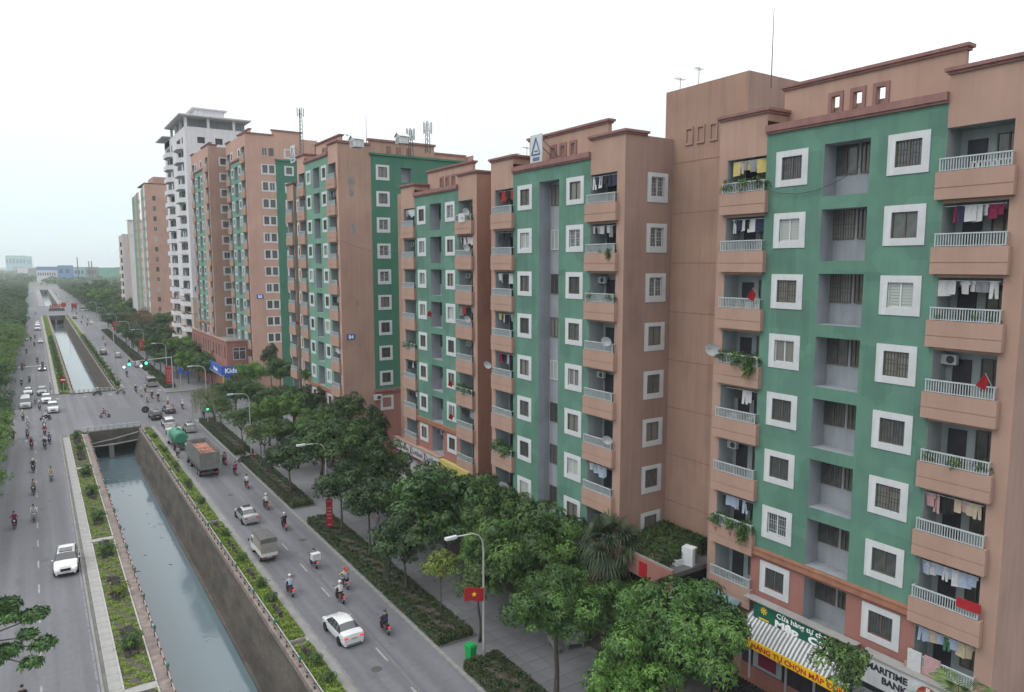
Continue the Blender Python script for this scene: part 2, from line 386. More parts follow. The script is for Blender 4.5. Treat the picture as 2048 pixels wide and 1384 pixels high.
mb.box(-5.95, -5.7, -30, 129.6, 0, .15); mb.box(-5.95, -5.7, 160, 448, 0, .15); mb.box(-5.95, -5.7, 532, 1060, 0, .15); mb.box(21.2, 21.48, 532, 1060, 0, .15)
put(mb, 'long_kerb', 'concrete', kind='structure')
# drain slot and walkways beside the canal
mb = MB()
for a, b in ((-30, 127.2), (170.2, 437)):
    mb.box(2.12, 2.32, a, b, -.1, .012, 1); mb.box(1.95, 2.11, a, b, -.1, .14, 0)
    mb.box(14.42, 14.95, a, b, -.1, .14, 0); mb.box(14.95, 15.07, a, b, -.1, .03, 0)
    mb.box(4.98, 5.75, a, b, -.3, .10, 2); mb.box(12.72, 13.12, a, b, -.3, .10, 2)
for a, b in ((541, 906),):
    mb.box(2.0, 5.4, a, b, -.1, .14, 0); mb.box(12.8, 15, a, b, -.1, .14, 0)
put(mb, 'canal_verge', ['concrete', 'gutter', 'wall_coping'], kind='structure')
wk = link('canal_walkway', None, kind='structure')
ms = MB().box(-.36, .36, -.985, .985, 0, .14).mesh('walkway_slab', 'concrete_light')
for i in range(48): link('walkway_slab', ms, wk, (2.69, 31 + i * 2.0, 0))
mb = MB(); mb.box(2.33, 3.05, -30, 30, 0, .14); mb.box(2.33, 3.05, 170.2, 437, 0, .14); mb.box(3.05, 4.95, 29.5, 30.6, 0, .14)
for y0 in (28.5, 47.0, 76.3, 105.2, 47.0):
    pass
put(mb, 'walkway_strip', 'concrete_light', kind='structure')
# canal shell
mb = MB()
for a, b in ((-40, 128), (169.5, 438), (541, 906)):
    mb.quad([(12.95, a, .1), (12.95, b, .1), (11.75, b, -4.6), (11.75, a, -4.6)], 0)
    mb.quad([(5.3, a, .1), (5.3, b, .1), (6.4, b, -4.6), (6.4, a, -4.6)], 0)
    mb.box(11.62, 11.9, a, b, -4.7, -4.18, 2); mb.box(6.2, 6.5, a, b, -4.7, -4.2, 2)
    # culvert portal at the far end, deep dark tunnel behind it
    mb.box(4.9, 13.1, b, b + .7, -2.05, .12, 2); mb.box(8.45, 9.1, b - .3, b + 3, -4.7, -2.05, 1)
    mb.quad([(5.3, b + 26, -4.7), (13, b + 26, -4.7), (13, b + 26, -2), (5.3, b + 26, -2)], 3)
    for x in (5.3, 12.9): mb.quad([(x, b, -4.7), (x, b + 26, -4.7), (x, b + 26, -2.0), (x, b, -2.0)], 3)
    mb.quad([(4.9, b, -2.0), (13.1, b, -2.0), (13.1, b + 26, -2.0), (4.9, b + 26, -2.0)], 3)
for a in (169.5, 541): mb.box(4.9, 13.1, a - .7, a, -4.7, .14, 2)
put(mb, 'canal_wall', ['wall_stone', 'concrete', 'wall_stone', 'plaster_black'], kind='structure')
wm = bpy.data.materials.new('canal_water'); wm.use_nodes = True; b_ = wm.node_tree.nodes['Principled BSDF']; L_ = wm.node_tree.links
b_.inputs['Base Color'].default_value = (.10, .145, .165, 1); b_.inputs['Roughness'].default_value = .07; b_.inputs['IOR'].default_value = 1.5
nz = wm.node_tree.nodes.new('ShaderNodeTexNoise'); nz.inputs['Scale'].default_value = .9; nz.inputs['Detail'].default_value = 4
tcx = wm.node_tree.nodes.new('ShaderNodeTexCoord'); L_.new(tcx.outputs['Object'], nz.inputs['Vector'])
bp = wm.node_tree.nodes.new('ShaderNodeBump'); bp.inputs['Strength'].default_value = .12; bp.inputs['Distance'].default_value = .06
L_.new(nz.outputs['Fac'], bp.inputs['Height']); L_.new(bp.outputs[0], b_.inputs['Normal']); M['water'] = wm
mb = MB()
for a, b in ((-40, 155), (168, 465), (540, 930)): mb.quad([(5.2, a, -4.3), (13, a, -4.3), (13, b, -4.3), (5.2, b, -4.3)])
put(mb, 'canal_water', 'water', kind='structure')
# pipes hanging in front of the near portal
for i in range(26):
    a_, b_2 = random.uniform(6.8, 11.5), random.uniform(42, 120); o = put(MB().box(-random.uniform(.05, .3), random.uniform(.05, .2), -.06, .06, 0, .02), 'floating_litter', random.choice(('post_white', 'concrete', 'mulch', 'soil')), loc=(a_, b_2, -4.295), rot=(0, 0, random.uniform(0, 3)), label='scrap of litter floating on the near canal', cat='litter', group='litter on the near canal')
for (p, q, r, lb) in (((5.5, 127.4, -1.75), (12.7, 127.4, -.55), .11, 'upper tan pipe slanting across the tunnel mouth of the near canal'),
                      ((5.6, 127.1, -2.1), (12.6, 127.1, -1.75), .13, 'lower tan pipe lying across the tunnel mouth of the near canal')):
    mb = MB().tube([p, ((p[0] + q[0]) / 2, p[1], (p[2] + q[2]) / 2 - .12), q], r, 7)
    put(mb, 'pipe', 'concrete', label=lb, cat='pipe')
# hoop railings at the canal heads
def hoop_rail(x0, x1, y, n, label, slope=0):
    t = thing('canal_head_railing', label, 'railing', (x0, y, .12)); w = (x1 - x0) / n
    mh = MB().tube([(0, 0, 0), (0, 0, .6), (.08, 0, .72), (w - .2, 0, .72), (w - .12, 0, .6), (w - .12, 0, 0)], .05, 5).mesh('rail_hoop', 'metal')
    for i in range(n): link('rail_hoop', mh, t, (i * w, 0, 0))
    mm = MB().box(0, x1 - x0 - .12, -.03, .03, .32, .38); put(mm, 'mid_rail', 'metal', t)
hoop_rail(4.9, 13.1, 128.4, 9, 'grey hoop railing across the near canal head above the tunnel mouth')
hoop_rail(4.9, 13.1, 169.0, 10, 'pale hoop railing at the near end of the farther canal by the junction')
hoop_rail(4.9, 13.1, 438.5, 8, 'faint hoop railing at the far end of the second canal stretch')
# canal fences with posts
def fence(x, ys, name, label, capped, small, h, rails):
    t = thing('canal_fence', label, 'fence', (x, ys[0], .1))
    p1 = MB(); p1.box(-.05, .05, -.05, .05, 0, h * .8, 0); p1.box(-.054, .054, -.054, .054, h * .42, h * .62, 1); ma = p1.mesh('small_post', small)
    p2 = MB(); p2.box(-.06, .06, -.06, .06, 0, h * .9, 0); p2.box(-.065, .065, -.065, .065, h * .35, h * .6, 2); p2.ball((0, 0, h + .05), (.11, .11, .17), 8, 5, 1); mc = p2.mesh('capped_post', capped)
    i = 0; y = ys[0]
    while y < ys[1]:
        link('capped_post' if i % 4 == 0 else 'post', mc if i % 4 == 0 else ma, t, (0, y - ys[0], 0), (0, 0, random.uniform(-.1, .1)))
        i += 1; y += 1.46
    mr_ = MB()
    for (dx, z0, z1, w) in rails: mr_.box(dx - w, dx + w, -.4, ys[1] - ys[0], z0, z1, 0)
    put(mr_, 'rail', 'post_white', t)
fence(5.62, (30.5, 127), 'l', 'low red and teal post fence along the left edge of the near canal', ['post_red', 'post_teal', 'metal_dark'], ['post_red', 'metal_dark'], .62, [(0, .3, .34, .02)])
fence(12.9, (38.5, 127), 'r', 'white rail fence with dark posts along the right edge of the near canal', ['post_red', 'post_teal', 'post_white'], ['metal_dark', 'post_white'], .5, [(.16, .26, .34, .03)])
fence(13.0, (171, 300), 'f', 'dark post fence along the right edge of the farther canal', ['metal_dark', 'metal_dark', 'metal_dark'], ['metal_dark', 'metal_dark'], .5, [(.1, .3, .38, .03)])
fence(5.5, (171, 300), 'g', 'dark post fence along the left edge of the farther canal', ['metal_dark', 'metal_dark', 'metal_dark'], ['metal_dark', 'metal_dark'], .5, [(.1, .3, .38, .03)])

# ------------------------------------------------------------------ leaves
def leaf_cloud(P, Nn, ln, wd, droop=.35, whorl=1, jitter=.5):
    """P (n,3) points, Nn (n,3) outward directions -> quad leaves arrays"""
    n = len(P); P = np.repeat(P, whorl, 0); Nn = np.repeat(Nn, whorl, 0); m = len(P)
    r = rng.normal(size=(m, 3)); t = r - (r * Nn).sum(1)[:, None] * Nn; t /= np.linalg.norm(t, axis=1)[:, None] + 1e-9
    d = t * (1 if whorl > 1 else .8) + Nn * (rng.uniform(-.1, .9, (m, 1)) * jitter); d[:, 2] -= droop * rng.uniform(.4, 1.4, m)
    d /= np.linalg.norm(d, axis=1)[:, None] + 1e-9
    s = np.cross(d, Nn + rng.normal(size=(m, 3)) * .35); s /= np.linalg.norm(s, axis=1)[:, None] + 1e-9
    L_ = (ln * rng.uniform(.7, 1.25, m))[:, None]; w = L_ * (wd / ln)
    a = P; b = P + d * L_ * .45 + s * w * .5; c = P + d * L_; c[:, 2] -= (L_[:, 0] * droop * .25); e = P + d * L_ * .45 - s * w * .5
    return np.stack([a, b, c, e], 1).reshape(-1, 3)
def quads_mesh(name, V, mt):
    me = bpy.data.meshes.new(name); n = len(V); me.vertices.add(n); me.vertices.foreach_set('co', V.astype(np.float32).ravel())
    me.loops.add(n); me.loops.foreach_set('vertex_index', np.arange(n, dtype=np.int32))
    f = n // 4; me.polygons.add(f); me.polygons.foreach_set('loop_start', np.arange(0, n, 4, dtype=np.int32))
    me.update(calc_edges=True); me.materials.append(M[mt]); return me
def sph(n):
    v = rng.normal(size=(n, 3)); return v / np.linalg.norm(v, axis=1)[:, None]
def crown(name, mt, clumps=34, leaves=9000, ln=.075, wd=.03, whorl=6, droop=.4, flat=.85, cr_=.36, hollow=.62, squash=1.0):
    c = sph(clumps); c[:, 2] = c[:, 2] * .8 + .12; c *= rng.uniform(hollow * .85, 1.02, (clumps, 1)); c[:, 2] *= flat
    c = np.vstack([c, sph(6) * .3]); rad = rng.uniform(.5, 1.3, len(c)) * cr_; rad[-6:] = .42
    k = rng.choice(len(c), leaves // whorl, p=rad ** 2 / (rad ** 2).sum())
    n = sph(len(k)); n[:, 2] = np.where(n[:, 2] < -.35, -n[:, 2], n[:, 2])
    sh = rng.uniform(.72, 1.05, (len(k), 1)); P = c[k] + n * rad[k][:, None] * sh * np.array([1, 1, .8 * squash])
    return quads_mesh(name, leaf_cloud(P, n, ln, wd, droop, whorl), mt)
CR = {}
def crowns(kind, nvar, **k): CR[kind] = [crown('crown', k['mt'], **{a: b for a, b in k.items() if a != 'mt'}) for _ in range(nvar)]
crowns('mango', 3, mt='leaf_mango', clumps=46, leaves=33000, ln=.085, wd=.024, whorl=7, droop=.5, cr_=.30)
crowns('mass', 4, mt='leaf_mass', clumps=44, leaves=20000, ln=.075, wd=.034, whorl=5, droop=.4, cr_=.30)
crowns('dark', 2, mt='leaf_dark', clumps=30, leaves=15000, ln=.085, wd=.042, whorl=5, cr_=.34)
crowns('bright', 2, mt='leaf_bright', clumps=46, leaves=17000, ln=.07, wd=.034, whorl=5, cr_=.27)
crowns('open', 3, mt='leaf_open', clumps=30, leaves=8000, ln=.075, wd=.036, whorl=4, flat=.7, cr_=.30, droop=.2)
crowns('yellow', 2, mt='leaf_yellow', clumps=22, leaves=3800, ln=.11, wd=.05, whorl=4, cr_=.34, droop=.1)
crowns('small', 1, mt='leaf_open', clumps=18, leaves=3600, ln=.13, wd=.06, whorl=3, cr_=.34)
crowns('brown', 1, mt='leaf_brown', clumps=40, leaves=9000, ln=.05, wd=.03, whorl=3, cr_=.28)
crowns('column', 1, mt='leaf_dark', clumps=34, leaves=12000, ln=.08, wd=.04, whorl=4, cr_=.32)
crowns('L', 3, mt='leaf_mass', clumps=44, leaves=16000, ln=.07, wd=.035, whorl=3, droop=.15, flat=.85, cr_=.34)
crowns('Ly', 2, mt='leaf_bright', clumps=40, leaves=16000, ln=.06, wd=.026, whorl=3, droop=.15, flat=.85, cr_=.34)
def trunk_mesh(h, r, lean=(0, 0), spread=.5, limbs=5, br=.45, cz=.6):
    """trunk from 0 to fork height then limbs into the crown; h total height to crown centre, br crown radius"""
    m_ = MB(); f = h - br * .62
    wob = lambda t: (lean[0] * t + .08 * math.sin(5 * t), lean[1] * t + .06 * math.cos(4 * t) - .06)
    pts = [(*wob(t), f * t) for t in (0, .25, .5, .75, 1)]
    m_.tube(pts, [r * 1.25, r, r * .85, r * .78, r * .72], 7); e = pts[-1]
    for i in range(limbs):
        a = 2 * math.pi * (i + random.uniform(-.3, .3)) / limbs; q = br * random.uniform(.5, .75)
        p1 = (e[0] + math.cos(a) * q * .4, e[1] + math.sin(a) * q * .4, e[2] + br * .35)
        p2 = (e[0] + math.cos(a) * q, e[1] + math.sin(a) * q, e[2] + br * random.uniform(.6, .95))
        m_.tube([e, p1, p2], [r * .6, r * .38, r * .14], 5)
        b = a + random.uniform(.5, .9); m_.tube([p1, (p1[0] + math.cos(b) * q * .5, p1[1] + math.sin(b) * q * .5, p1[2] + br * .4)], [r * .32, r * .1], 4)
    return m_.mesh('trunk', 'trunk', True)
TRK = MB().tube([(0, 0, 0), (.1, 0, 3.5), (0, 0, 7)], [.22, .17, .1], 6).mesh('trunk', 'trunk', True)
TREES = [
('willow',22.6,123.2,5.6,2.5),('open',23.0,116.2,4.3,2.55),('open',22.8,101.5,5.0,2.61),('open',22.7,89.1,5.5,2.70),('dark',22.7,79.4,4.6,2.58),('mass',23.2,67.9,8.4,3.05),('dark',23.0,64.3,5.4,2.27),('dark',23.2,57.8,5.6,2.10),
('dark',23.2,50.4,4.2,2.61),('yellow',23.0,44.3,4.6,1.51),('open',24.2,40.5,4.6,2.1),('mango',24.3,32.0,6.1,2.77),('mango',27.3,25.5,6.6,3.32),('yellow2',24.8,25.6,4.3,2.59),('mango',28.4,39.9,5.8,4.17),('mass',28.4,53.3,5.2,4.52),
('mass',28.4,69.2,5.0,3.76),('mass',29.0,78.7,6.5,3.01),('mass',31.0,76.8,6.1,2.42),('mango',28.4,85.6,6.4,2.8),('bright',29.0,97.7,6.7,2.61),('mass',31.0,112.1,5.7,2.34),('mass',28.4,110.4,5.4,2.13),('dark',31.5,95.5,7.4,2.32),('mass',30.5,81.0,9.1,2.14),
('column',32.3,77.0,7.2,1.7),('bright',34.0,142.0,5.4,3.08),('mass',28.4,120.1,5.5,2.44),('mass',28.0,129,4.4,3.08),('column',36.0,135.6,8.9,1.67),('mass',35.0,126.0,7.8,2.79),('mass',34.0,113.9,9.4,1.75),('mango',30.5,61.0,3.9,2.7),('mango',32.0,53.4,5.2,2.00),
('mass',30.5,36.4,6.0,1.36),('small',31.0,18.2,7.1,1.42),('bright',29.0,186.9,6.3,4.08),('mass',29.5,171.3,4.7,3.56),('mass',25.4,185.4,4.3,3.07),('mass',24.5,191.4,6.8,3.63),('brown',30.0,266.3,7.9,5.31),('mass',27.0,294.4,6.2,5.80),('mass',24.9,271.7,4.6,3.67),
('mass',33.0,187.6,5.4,3.17),('mass',30.0,435.8,6.9,6.33),('mass',34.0,249.2,8.8,3.47),('bright',27.0,407.1,11.4,5.39),('mass',30.4,366.7,7.1,4.91),('mass',27.0,440.7,10.8,5.56),('mass',36.0,376.0,9.9,5.09),('mass',28.0,556.0,10.1,5.84),('mass',37.0,548.0,11.1,6.59),
('Ly',-6.6,78.0,5.3,2.96),('Ly',-6.5,81.9,5.3,2.98),('Ly',-6.3,85.8,5.3,2.75),('Ly',-6.7,89.6,5.3,3.08),('Ly',-6.5,93.5,5.3,2.82),('Ly',-6.1,97.4,5.3,2.92),('Ly',-6.2,101.2,5.3,2.93),('Ly',-6.3,105.1,5.3,2.79),('Ly',-6.3,109.0,5.3,3.09),('Ly',-6.4,112.9,5.3,3.04),('Ly',-12.9,114.9,6.4,2.88),('L',-6.3,116.8,5.3,2.75),('L',-12.8,118.8,6.4,2.88),('L',-6.2,120.6,5.3,2.98),('L',-12.7,122.6,6.4,2.88),('L',-6.5,124.5,5.3,2.74),('L',-13.0,126.5,6.4,2.88),('L',-7.7,128.4,5.6,3.50),('L',-13.2,130.4,6.8,3.91),('L',-7.8,160.0,5.6,3.74),('L',-13.3,162.0,6.8,3.91),('Ly',-7.8,165.3,5.6,3.76),('Ly',-13.3,167.3,6.8,3.91),('Ly',-8.0,170.5,5.6,3.69),('Ly',-13.5,172.5,6.8,3.91),('Ly',-7.9,175.8,5.6,3.77),('Ly',-13.4,177.8,6.8,3.91),('Ly',-7.7,181.1,5.6,3.29),('Ly',-13.2,183.1,6.8,3.91),('Ly',-8.1,186.3,5.6,3.36),('Ly',-13.6,188.3,6.8,3.91),('Ly',-7.6,191.6,5.6,3.48),('Ly',-13.1,193.6,6.8,3.91),('Ly',-7.8,196.9,5.6,3.40),('Ly',-13.3,198.9,6.8,3.91),('Ly',-7.9,202.2,5.6,3.45),('Ly',-13.4,204.2,6.8,3.91),('Ly',-8.0,207.4,5.6,3.57),('Ly',-13.5,209.4,6.8,3.91),('Ly',-7.8,212.7,5.6,3.75),('Ly',-13.3,214.7,6.8,3.91),('Ly',-8.4,218.0,6.0,5.10),('Ly',-13.9,220.0,7.2,5.29),('Ly',-8.3,225.1,6.0,5.14),('Ly',-13.8,227.1,7.2,5.29),('Ly',-8.5,232.2,6.0,4.50),('Ly',-14.0,234.2,7.2,5.29),('Ly',-8.3,239.4,6.0,5.12),('Ly',-13.8,241.4,7.2,5.29),('Ly',-8.3,246.5,6.0,4.82),('Ly',-13.8,248.5,7.2,5.29),('Ly',-8.4,253.6,6.0,4.54),('Ly',-13.9,255.6,7.2,5.29),('Ly',-8.4,260.7,6.0,4.82),('Ly',-13.9,262.7,7.2,5.29),('L',-8.7,267.9,6.0,4.42),('L',-14.2,269.9,7.2,5.29),('L',-8.3,275.0,6.0,5.14),('L',-13.8,277.0,7.2,5.29),('L',-8.8,282.1,6.0,5.00),('L',-14.3,284.1,7.2,5.29),('L',-8.6,289.3,6.0,4.49),('L',-14.1,291.3,7.2,5.29),('L',-8.7,296.4,6.0,4.97),('L',-14.2,298.4,7.2,5.29),('L',-8.3,303.5,6.0,4.40),('L',-13.8,305.5,7.2,5.29),('L',-8.5,310.7,6.0,4.41),('L',-14.0,312.7,7.2,5.29),('L',-8.4,317.8,6.0,4.63),('L',-13.9,319.8,7.2,5.29),('L',-8.3,324.9,6.0,5.14),('L',-13.8,326.9,7.2,5.29),('L',-8.6,332.0,6.0,5.15),('L',-14.1,334.0,7.2,5.29),('L',-8.7,339.2,6.0,4.43),('L',-14.2,341.2,7.2,5.29),('L',-8.5,346.3,6.0,4.39),('L',-14.0,348.3,7.2,5.29),('L',-8.7,353.4,6.0,4.69),('L',-14.2,355.4,7.2,5.29),('L',-8.5,360.6,6.0,4.49),('L',-14.0,362.6,7.2,5.29),('L',-8.8,367.7,6.0,5.05),('L',-14.3,369.7,7.2,5.29),('L',-8.7,374.8,6.0,5.12),('L',-14.2,376.8,7.2,5.29),('L',-8.3,382.0,6.0,4.67),('L',-13.8,384.0,7.2,5.29),('L',-8.6,389.1,6.0,4.78),('L',-14.1,391.1,7.2,5.29),('L',-8.5,396.2,6.0,4.84),('L',-14.0,398.2,7.2,5.29),('L',-8.5,403.3,6.0,4.85),('L',-14.0,405.3,7.2,5.29),('L',-8.3,410.5,6.0,4.77),('L',-13.8,412.5,7.2,5.29),('L',-8.6,417.6,6.0,4.93),('L',-14.1,419.6,7.2,5.29),('L',-8.7,424.7,6.0,4.61),('L',-14.2,426.7,7.2,5.29),('L',-8.3,431.9,6.0,4.78),('L',-13.8,433.9,7.2,5.29),('L',-8.5,439.0,6.0,4.38),('L',-14.0,441.0,7.2,5.29),
('mango',31.2,48.5,6.0,3.3),('mass',31.0,57.0,4.4,2.6),('mango',29.3,46.3,4.4,3.3),('mass',27.2,61,3.9,2.3),('mass',26.8,90,4.8,2.7),('mango',29.8,33.8,4.2,2.4),('mass',31,89,6.2,2.6),('bright',27,104,5,2.8),('mass',30.5,104,6.5,3),('mango',31.6,29.5,5.0,2.2),('bright',27.2,170,4.8,3.2),('mass',30.6,162.5,4.8,3.4),('mass',31.5,178,5.4,4.0),('mass',34.5,168,5.2,3.6),('dark',26.3,179,4.4,2.6),('bright',28.6,196,5.8,3.6),('mass',24.9,205,4.4,2.6),('mass',25.0,220,4.6,2.9),('dark',24.8,238,4.8,3),('mass',25,252,5,3.2),('mass',25.2,306,5.2,3.4),('dark',25,322,5.4,3.6),('mass',25.4,345,5.6,3.8),('mass',25.2,388,6,4.2),('mass',25.6,415,6,4.4),('mass',29,315,6.5,4.4),('bright',30,340,7,4.8),('mass',30,236,6,4.2),('brown',29.5,256,6.5,4.4),('mass',28,330,6.5,4.2),('mass',27,232,5.2,3.2),('mass',26,216,5,2.8),('mass',30,228,6,3.4)]
KN = {'willow': ('willow_tree', 'weeping light green willow'), 'open': ('street_tree', 'open airy street tree'), 'dark': ('street_tree', 'small dark street tree'),
      'mass': ('broadleaf_tree', 'dense mid green tree'), 'yellow': ('young_tree', 'small yellow-green young tree'), 'yellow2': ('mango_tree', 'broad green tree'), 'mango': ('mango_tree', 'big glossy mango tree'),
      'bright': ('broadleaf_tree', 'bright green rounded tree'), 'column': ('column_tree', 'narrow dark upright tree'), 'small': ('young_tree', 'thin small tree with pale leaves'),
      'brown': ('broadleaf_tree', 'brownish autumn-toned tree'), 'L': ('roadside_tree', 'green roadside tree'), 'Ly': ('roadside_tree', 'light green roadside tree')}
ON = 'nearest second third fourth fifth sixth seventh eighth ninth tenth eleventh twelfth thirteenth fourteenth fifteenth sixteenth seventeenth eighteenth nineteenth twentieth'.split()
def ordw(n): return ON[n] if n < 20 else ('twenty-' if n < 29 else 'thirty-' if n < 39 else 'forty-') + 'first second third fourth fifth sixth seventh eighth ninth tenth'.split()[(n - 20) % 10] if n not in (29, 39) else ('thirtieth' if n == 29 else 'fortieth')
def rowof(x): return 'back row left of the road' if x < -11 else 'front row left of the road' if x < 0 else 'row in the hedge strip' if x < 24.5 else 'middle pavement row' if x < 30 else 'row along the apartment fronts'
RANK = {}
for rw in {rowof(q[1]) for q in TREES}:
    for n, i in enumerate(sorted((i for i, q in enumerate(TREES) if rowof(q[1]) == rw), key=lambda i: TREES[i][2])): RANK[i] = n
for i, (k, x, y, zc, r) in enumerate(TREES):
    nm, ds = KN[k]; lb = f"{ds}, {ordw(RANK[i])} from camera in the {rowof(x)}"
    t = thing(nm, lb, 'tree', (x, y, .1), group=('trees left of the road' if x < 0 else 'trees along the right pavement'))
    if k == 'willow':
        mm = MB(); mm.tube([(.9, -.4, 0), (.7, -.3, 1.6), (.2, -.1, 3.2), (-.4, .2, 4.6)], [.2, .17, .14, .09], 7)
        for q in range(6):
            a = q * 1.05; mm.tube([(-.2, .1, 4.2), (math.cos(a) * .9 - .4, math.sin(a) * .9, 5.6 + .3 * math.sin(q)), (math.cos(a) * 1.9 - .5, math.sin(a) * 1.9, 5.4)], [.07, .05, .02], 4)
        put(mm, 'trunk', 'trunk', t, True)
        P = []
        for q in range(260):
            a = random.uniform(0, 6.283); rr_ = 2.3 * math.sqrt(random.random()); top = 6.4 - .35 * rr_ + random.uniform(-.4, .3); ln_ = random.uniform(1.5, 4.2) * (.55 + .45 * rr_ / 2.3)
            for u in np.arange(0, ln_, .14): P.append((math.cos(a) * rr_ - .5 + random.uniform(-.05, .05), math.sin(a) * rr_ + random.uniform(-.05, .05), top - u))
        P = np.array(P); nn = sph(len(P)); nn[:, 2] *= .3
        link('crown', quads_mesh('crown', leaf_cloud(P, nn, .2, .045, 1.6, 1), 'leaf_willow'), t)
        continue
    kk = 'yellow' if k == 'yellow' else ('bright' if k == 'yellow2' else k)
    me = CR[kk][i % len(CR[kk])]
    fl = {'open': .85, 'L': .9, 'Ly': .85, 'column': 1.75, 'mass': .95}.get(k, .95)
    tr = {'mango': .17, 'open': .10, 'dark': .11, 'yellow': .05, 'small': .06}.get(k, .14)
    hh = max(zc - .1, r * .75)
    link('trunk', trunk_mesh(hh, tr, (random.uniform(-.2, .2), random.uniform(-.2, .2)), br=r, limbs=5 if y < 140 else 3), t)
    link('crown', me, t, (0, 0, hh), (0, 0, random.uniform(0, 6.28)), (r, r, r * fl))
# branches of a near tree reaching in from the left edge
t = thing('overhanging_tree', 'dark glossy leaved branches of a tree reaching in at the lower left edge', 'tree', (-6.3, 41.5, .1), group='trees left of the road')
mm = MB().tube([(0, 0, 0), (.2, 0, 3.5), (.9, 0, 6.0), (2.4, .1, 7.4)], [.28, .24, .2, .13], 8)
cl = [(4.0, 3.4, 8.0, .85), (3.2, 2.2, 8.6, 1.0), (5.3, 1.4, 8.0, .75), (4.3, 1.6, 8.1, .6), (5.0, .2, 7.6, .5), (4.2, -1.6, 7.8, .7), (3.6, -2.6, 8.0, .7), (5.65, -2.0, 7.9, .6), (5.15, -3.2, 7.7, .5)]
P = []; NN = []
for (a, b, c, r) in cl:
    mm.tube([(2.4, .1, 7.3), ((2.4 + a) / 2, b / 2, (7.3 + c) / 2 + .25), (a, b, c - .1)], [.07, .05, .02], 5)
    n = sph(int(460 * r * r)); n[:, 2] = np.abs(n[:, 2]) * .9 + n[:, 2] * .1
    P.append(np.array([a, b, c]) + n * r * rng.uniform(.45, 1.0, (len(n), 1)) * np.array([1, 1, .5])); NN.append(n)
put(mm, 'trunk', 'trunk', t, True); link('crown', quads_mesh('crown', leaf_cloud(np.vstack(P), np.vstack(NN), .24, .10, .25, 3), 'leaf_mass'), t)
# palms
def palm(x, y, h, n, fr, label, fan=True):
    t = thing('palm_tree', label, 'palm', (x, y, .12))
    mm = MB().tube([(0, 0, 0), (.1, 0, h * .4), (0, .05, h)], [.24, .18, .14] if fan else [.1, .08, .06], 8); put(mm, 'trunk', 'trunk', t, True)
    V = []
    for i in range(n):
        a = i * 2.4; el_ = random.uniform(-.75, 1.25); L0 = fr * random.uniform(.8, 1.1)
        d = Vector((math.cos(a) * math.cos(el_), math.sin(a) * math.cos(el_), math.sin(el_))); s = Vector((-math.sin(a), math.cos(a), 0)); u = s.cross(d) * -1
        if fan:
            c = Vector((0, 0, h)) + d * L0 * .5
            for j in range(13):
                b = (j - 6) * .24; q = d * math.cos(b) + s * math.sin(b); e = c + q * L0 * .55; e.z -= .12 * L0 + .25 * L0 * abs(math.sin(b))
                w = q.cross(u).normalized() * .06; V += [c - w * .3, c + q * L0 * .3 + w, e, c + q * L0 * .3 - w]
            V += [Vector((0, 0, h)) - s * .02, Vector((0, 0, h)) + s * .02, c + s * .02, c - s * .02]
        else:
            pr_ = Vector((0, 0, h))
            for j in range(1, 22):
                u_ = j / 21; c = Vector((0, 0, h)) + d * L0 * u_; c.z += .5 * u_ - 1.25 * u_ * u_ * L0 * .5
                for sg in (-1, 1):
                    q = (s * sg + d * .5 + Vector((0, 0, -.25))).normalized(); ll = L0 * .3 * math.sin(3.14 * (.15 + .8 * u_)); w = d * .03
                    V += [c - w, c + q * ll * .5 + w, c + q * ll, c + q * ll * .5 - w]
                V += [pr_ - s * .02, pr_ + s * .02, c + s * .015, c - s * .015]; pr_ = c
    link('frond', quads_mesh('frond', np.array([tuple(v) for v in V]), 'leaf_palm' if fan else 'leaf_open'), t)
palm(31.0, 34.9, 7.3, 58, 2.5, 'fan palm with drooping grey-green leaves in front of the planted terrace')
palm(30.5, 12.9, 8.2, 16, 2.0, 'feathery palm top below the lowest right balcony at the bottom edge', False)
palm(27.4, 226, 6.5, 30, 2.8, 'distant palm among the kerb trees just past the junction')
palm(26.8, 243, 7, 30, 2.8, 'farther distant palm among the kerb trees past the junction')
palm(25.6, 262, 5.5, 26, 2.6, 'distant palm rising from the pavement trees past the junction')
# hedges, shrubs, beds
def slab_leaves(boxes, dens, ln, wd, whorl=3, droop=.1):
    P = []; NN = []
    for (x0, x1, y0, y1, z0, z1, sd_) in boxes:
        n = int((x1 - x0) * (y1 - y0) * dens); p = np.stack([rng.uniform(x0, x1, n), rng.uniform(y0, y1, n), rng.uniform(z1 - .12, z1 + .04, n)], 1)
        p[:, 2] += .07 * np.sin(p[:, 0] * 5.1 + p[:, 1] * 2.3) + .06 * np.sin(p[:, 1] * 6.7); P.append(p); q = rng.normal(size=(n, 3)) * .45 + np.array([0, 0, 1]); NN.append(q)
        if sd_:
            n = int((z1 - z0) * (y1 - y0) * dens)
            for x, nx in ((x0, -1), (x1, 1)):
                P.append(np.stack([x + rng.uniform(-.06, .06, n), rng.uniform(y0, y1, n), rng.uniform(z0, z1, n)], 1)); NN.append(rng.normal(size=(n, 3)) * .4 + np.array([nx, 0, .4]))
            n = int((z1 - z0) * (x1 - x0) * dens)
            for y_, ny in ((y0, -1), (y1, 1)):
                P.append(np.stack([rng.uniform(x0, x1, n), y_ + rng.uniform(-.06, .06, n), rng.uniform(z0, z1, n)], 1)); NN.append(rng.normal(size=(n, 3)) * .4 + np.array([0, ny, .4]))
    P = np.vstack(P); NN = np.vstack(NN); NN /= np.linalg.norm(NN, axis=1)[:, None]
    return leaf_cloud(P, NN, ln, wd, droop, whorl)
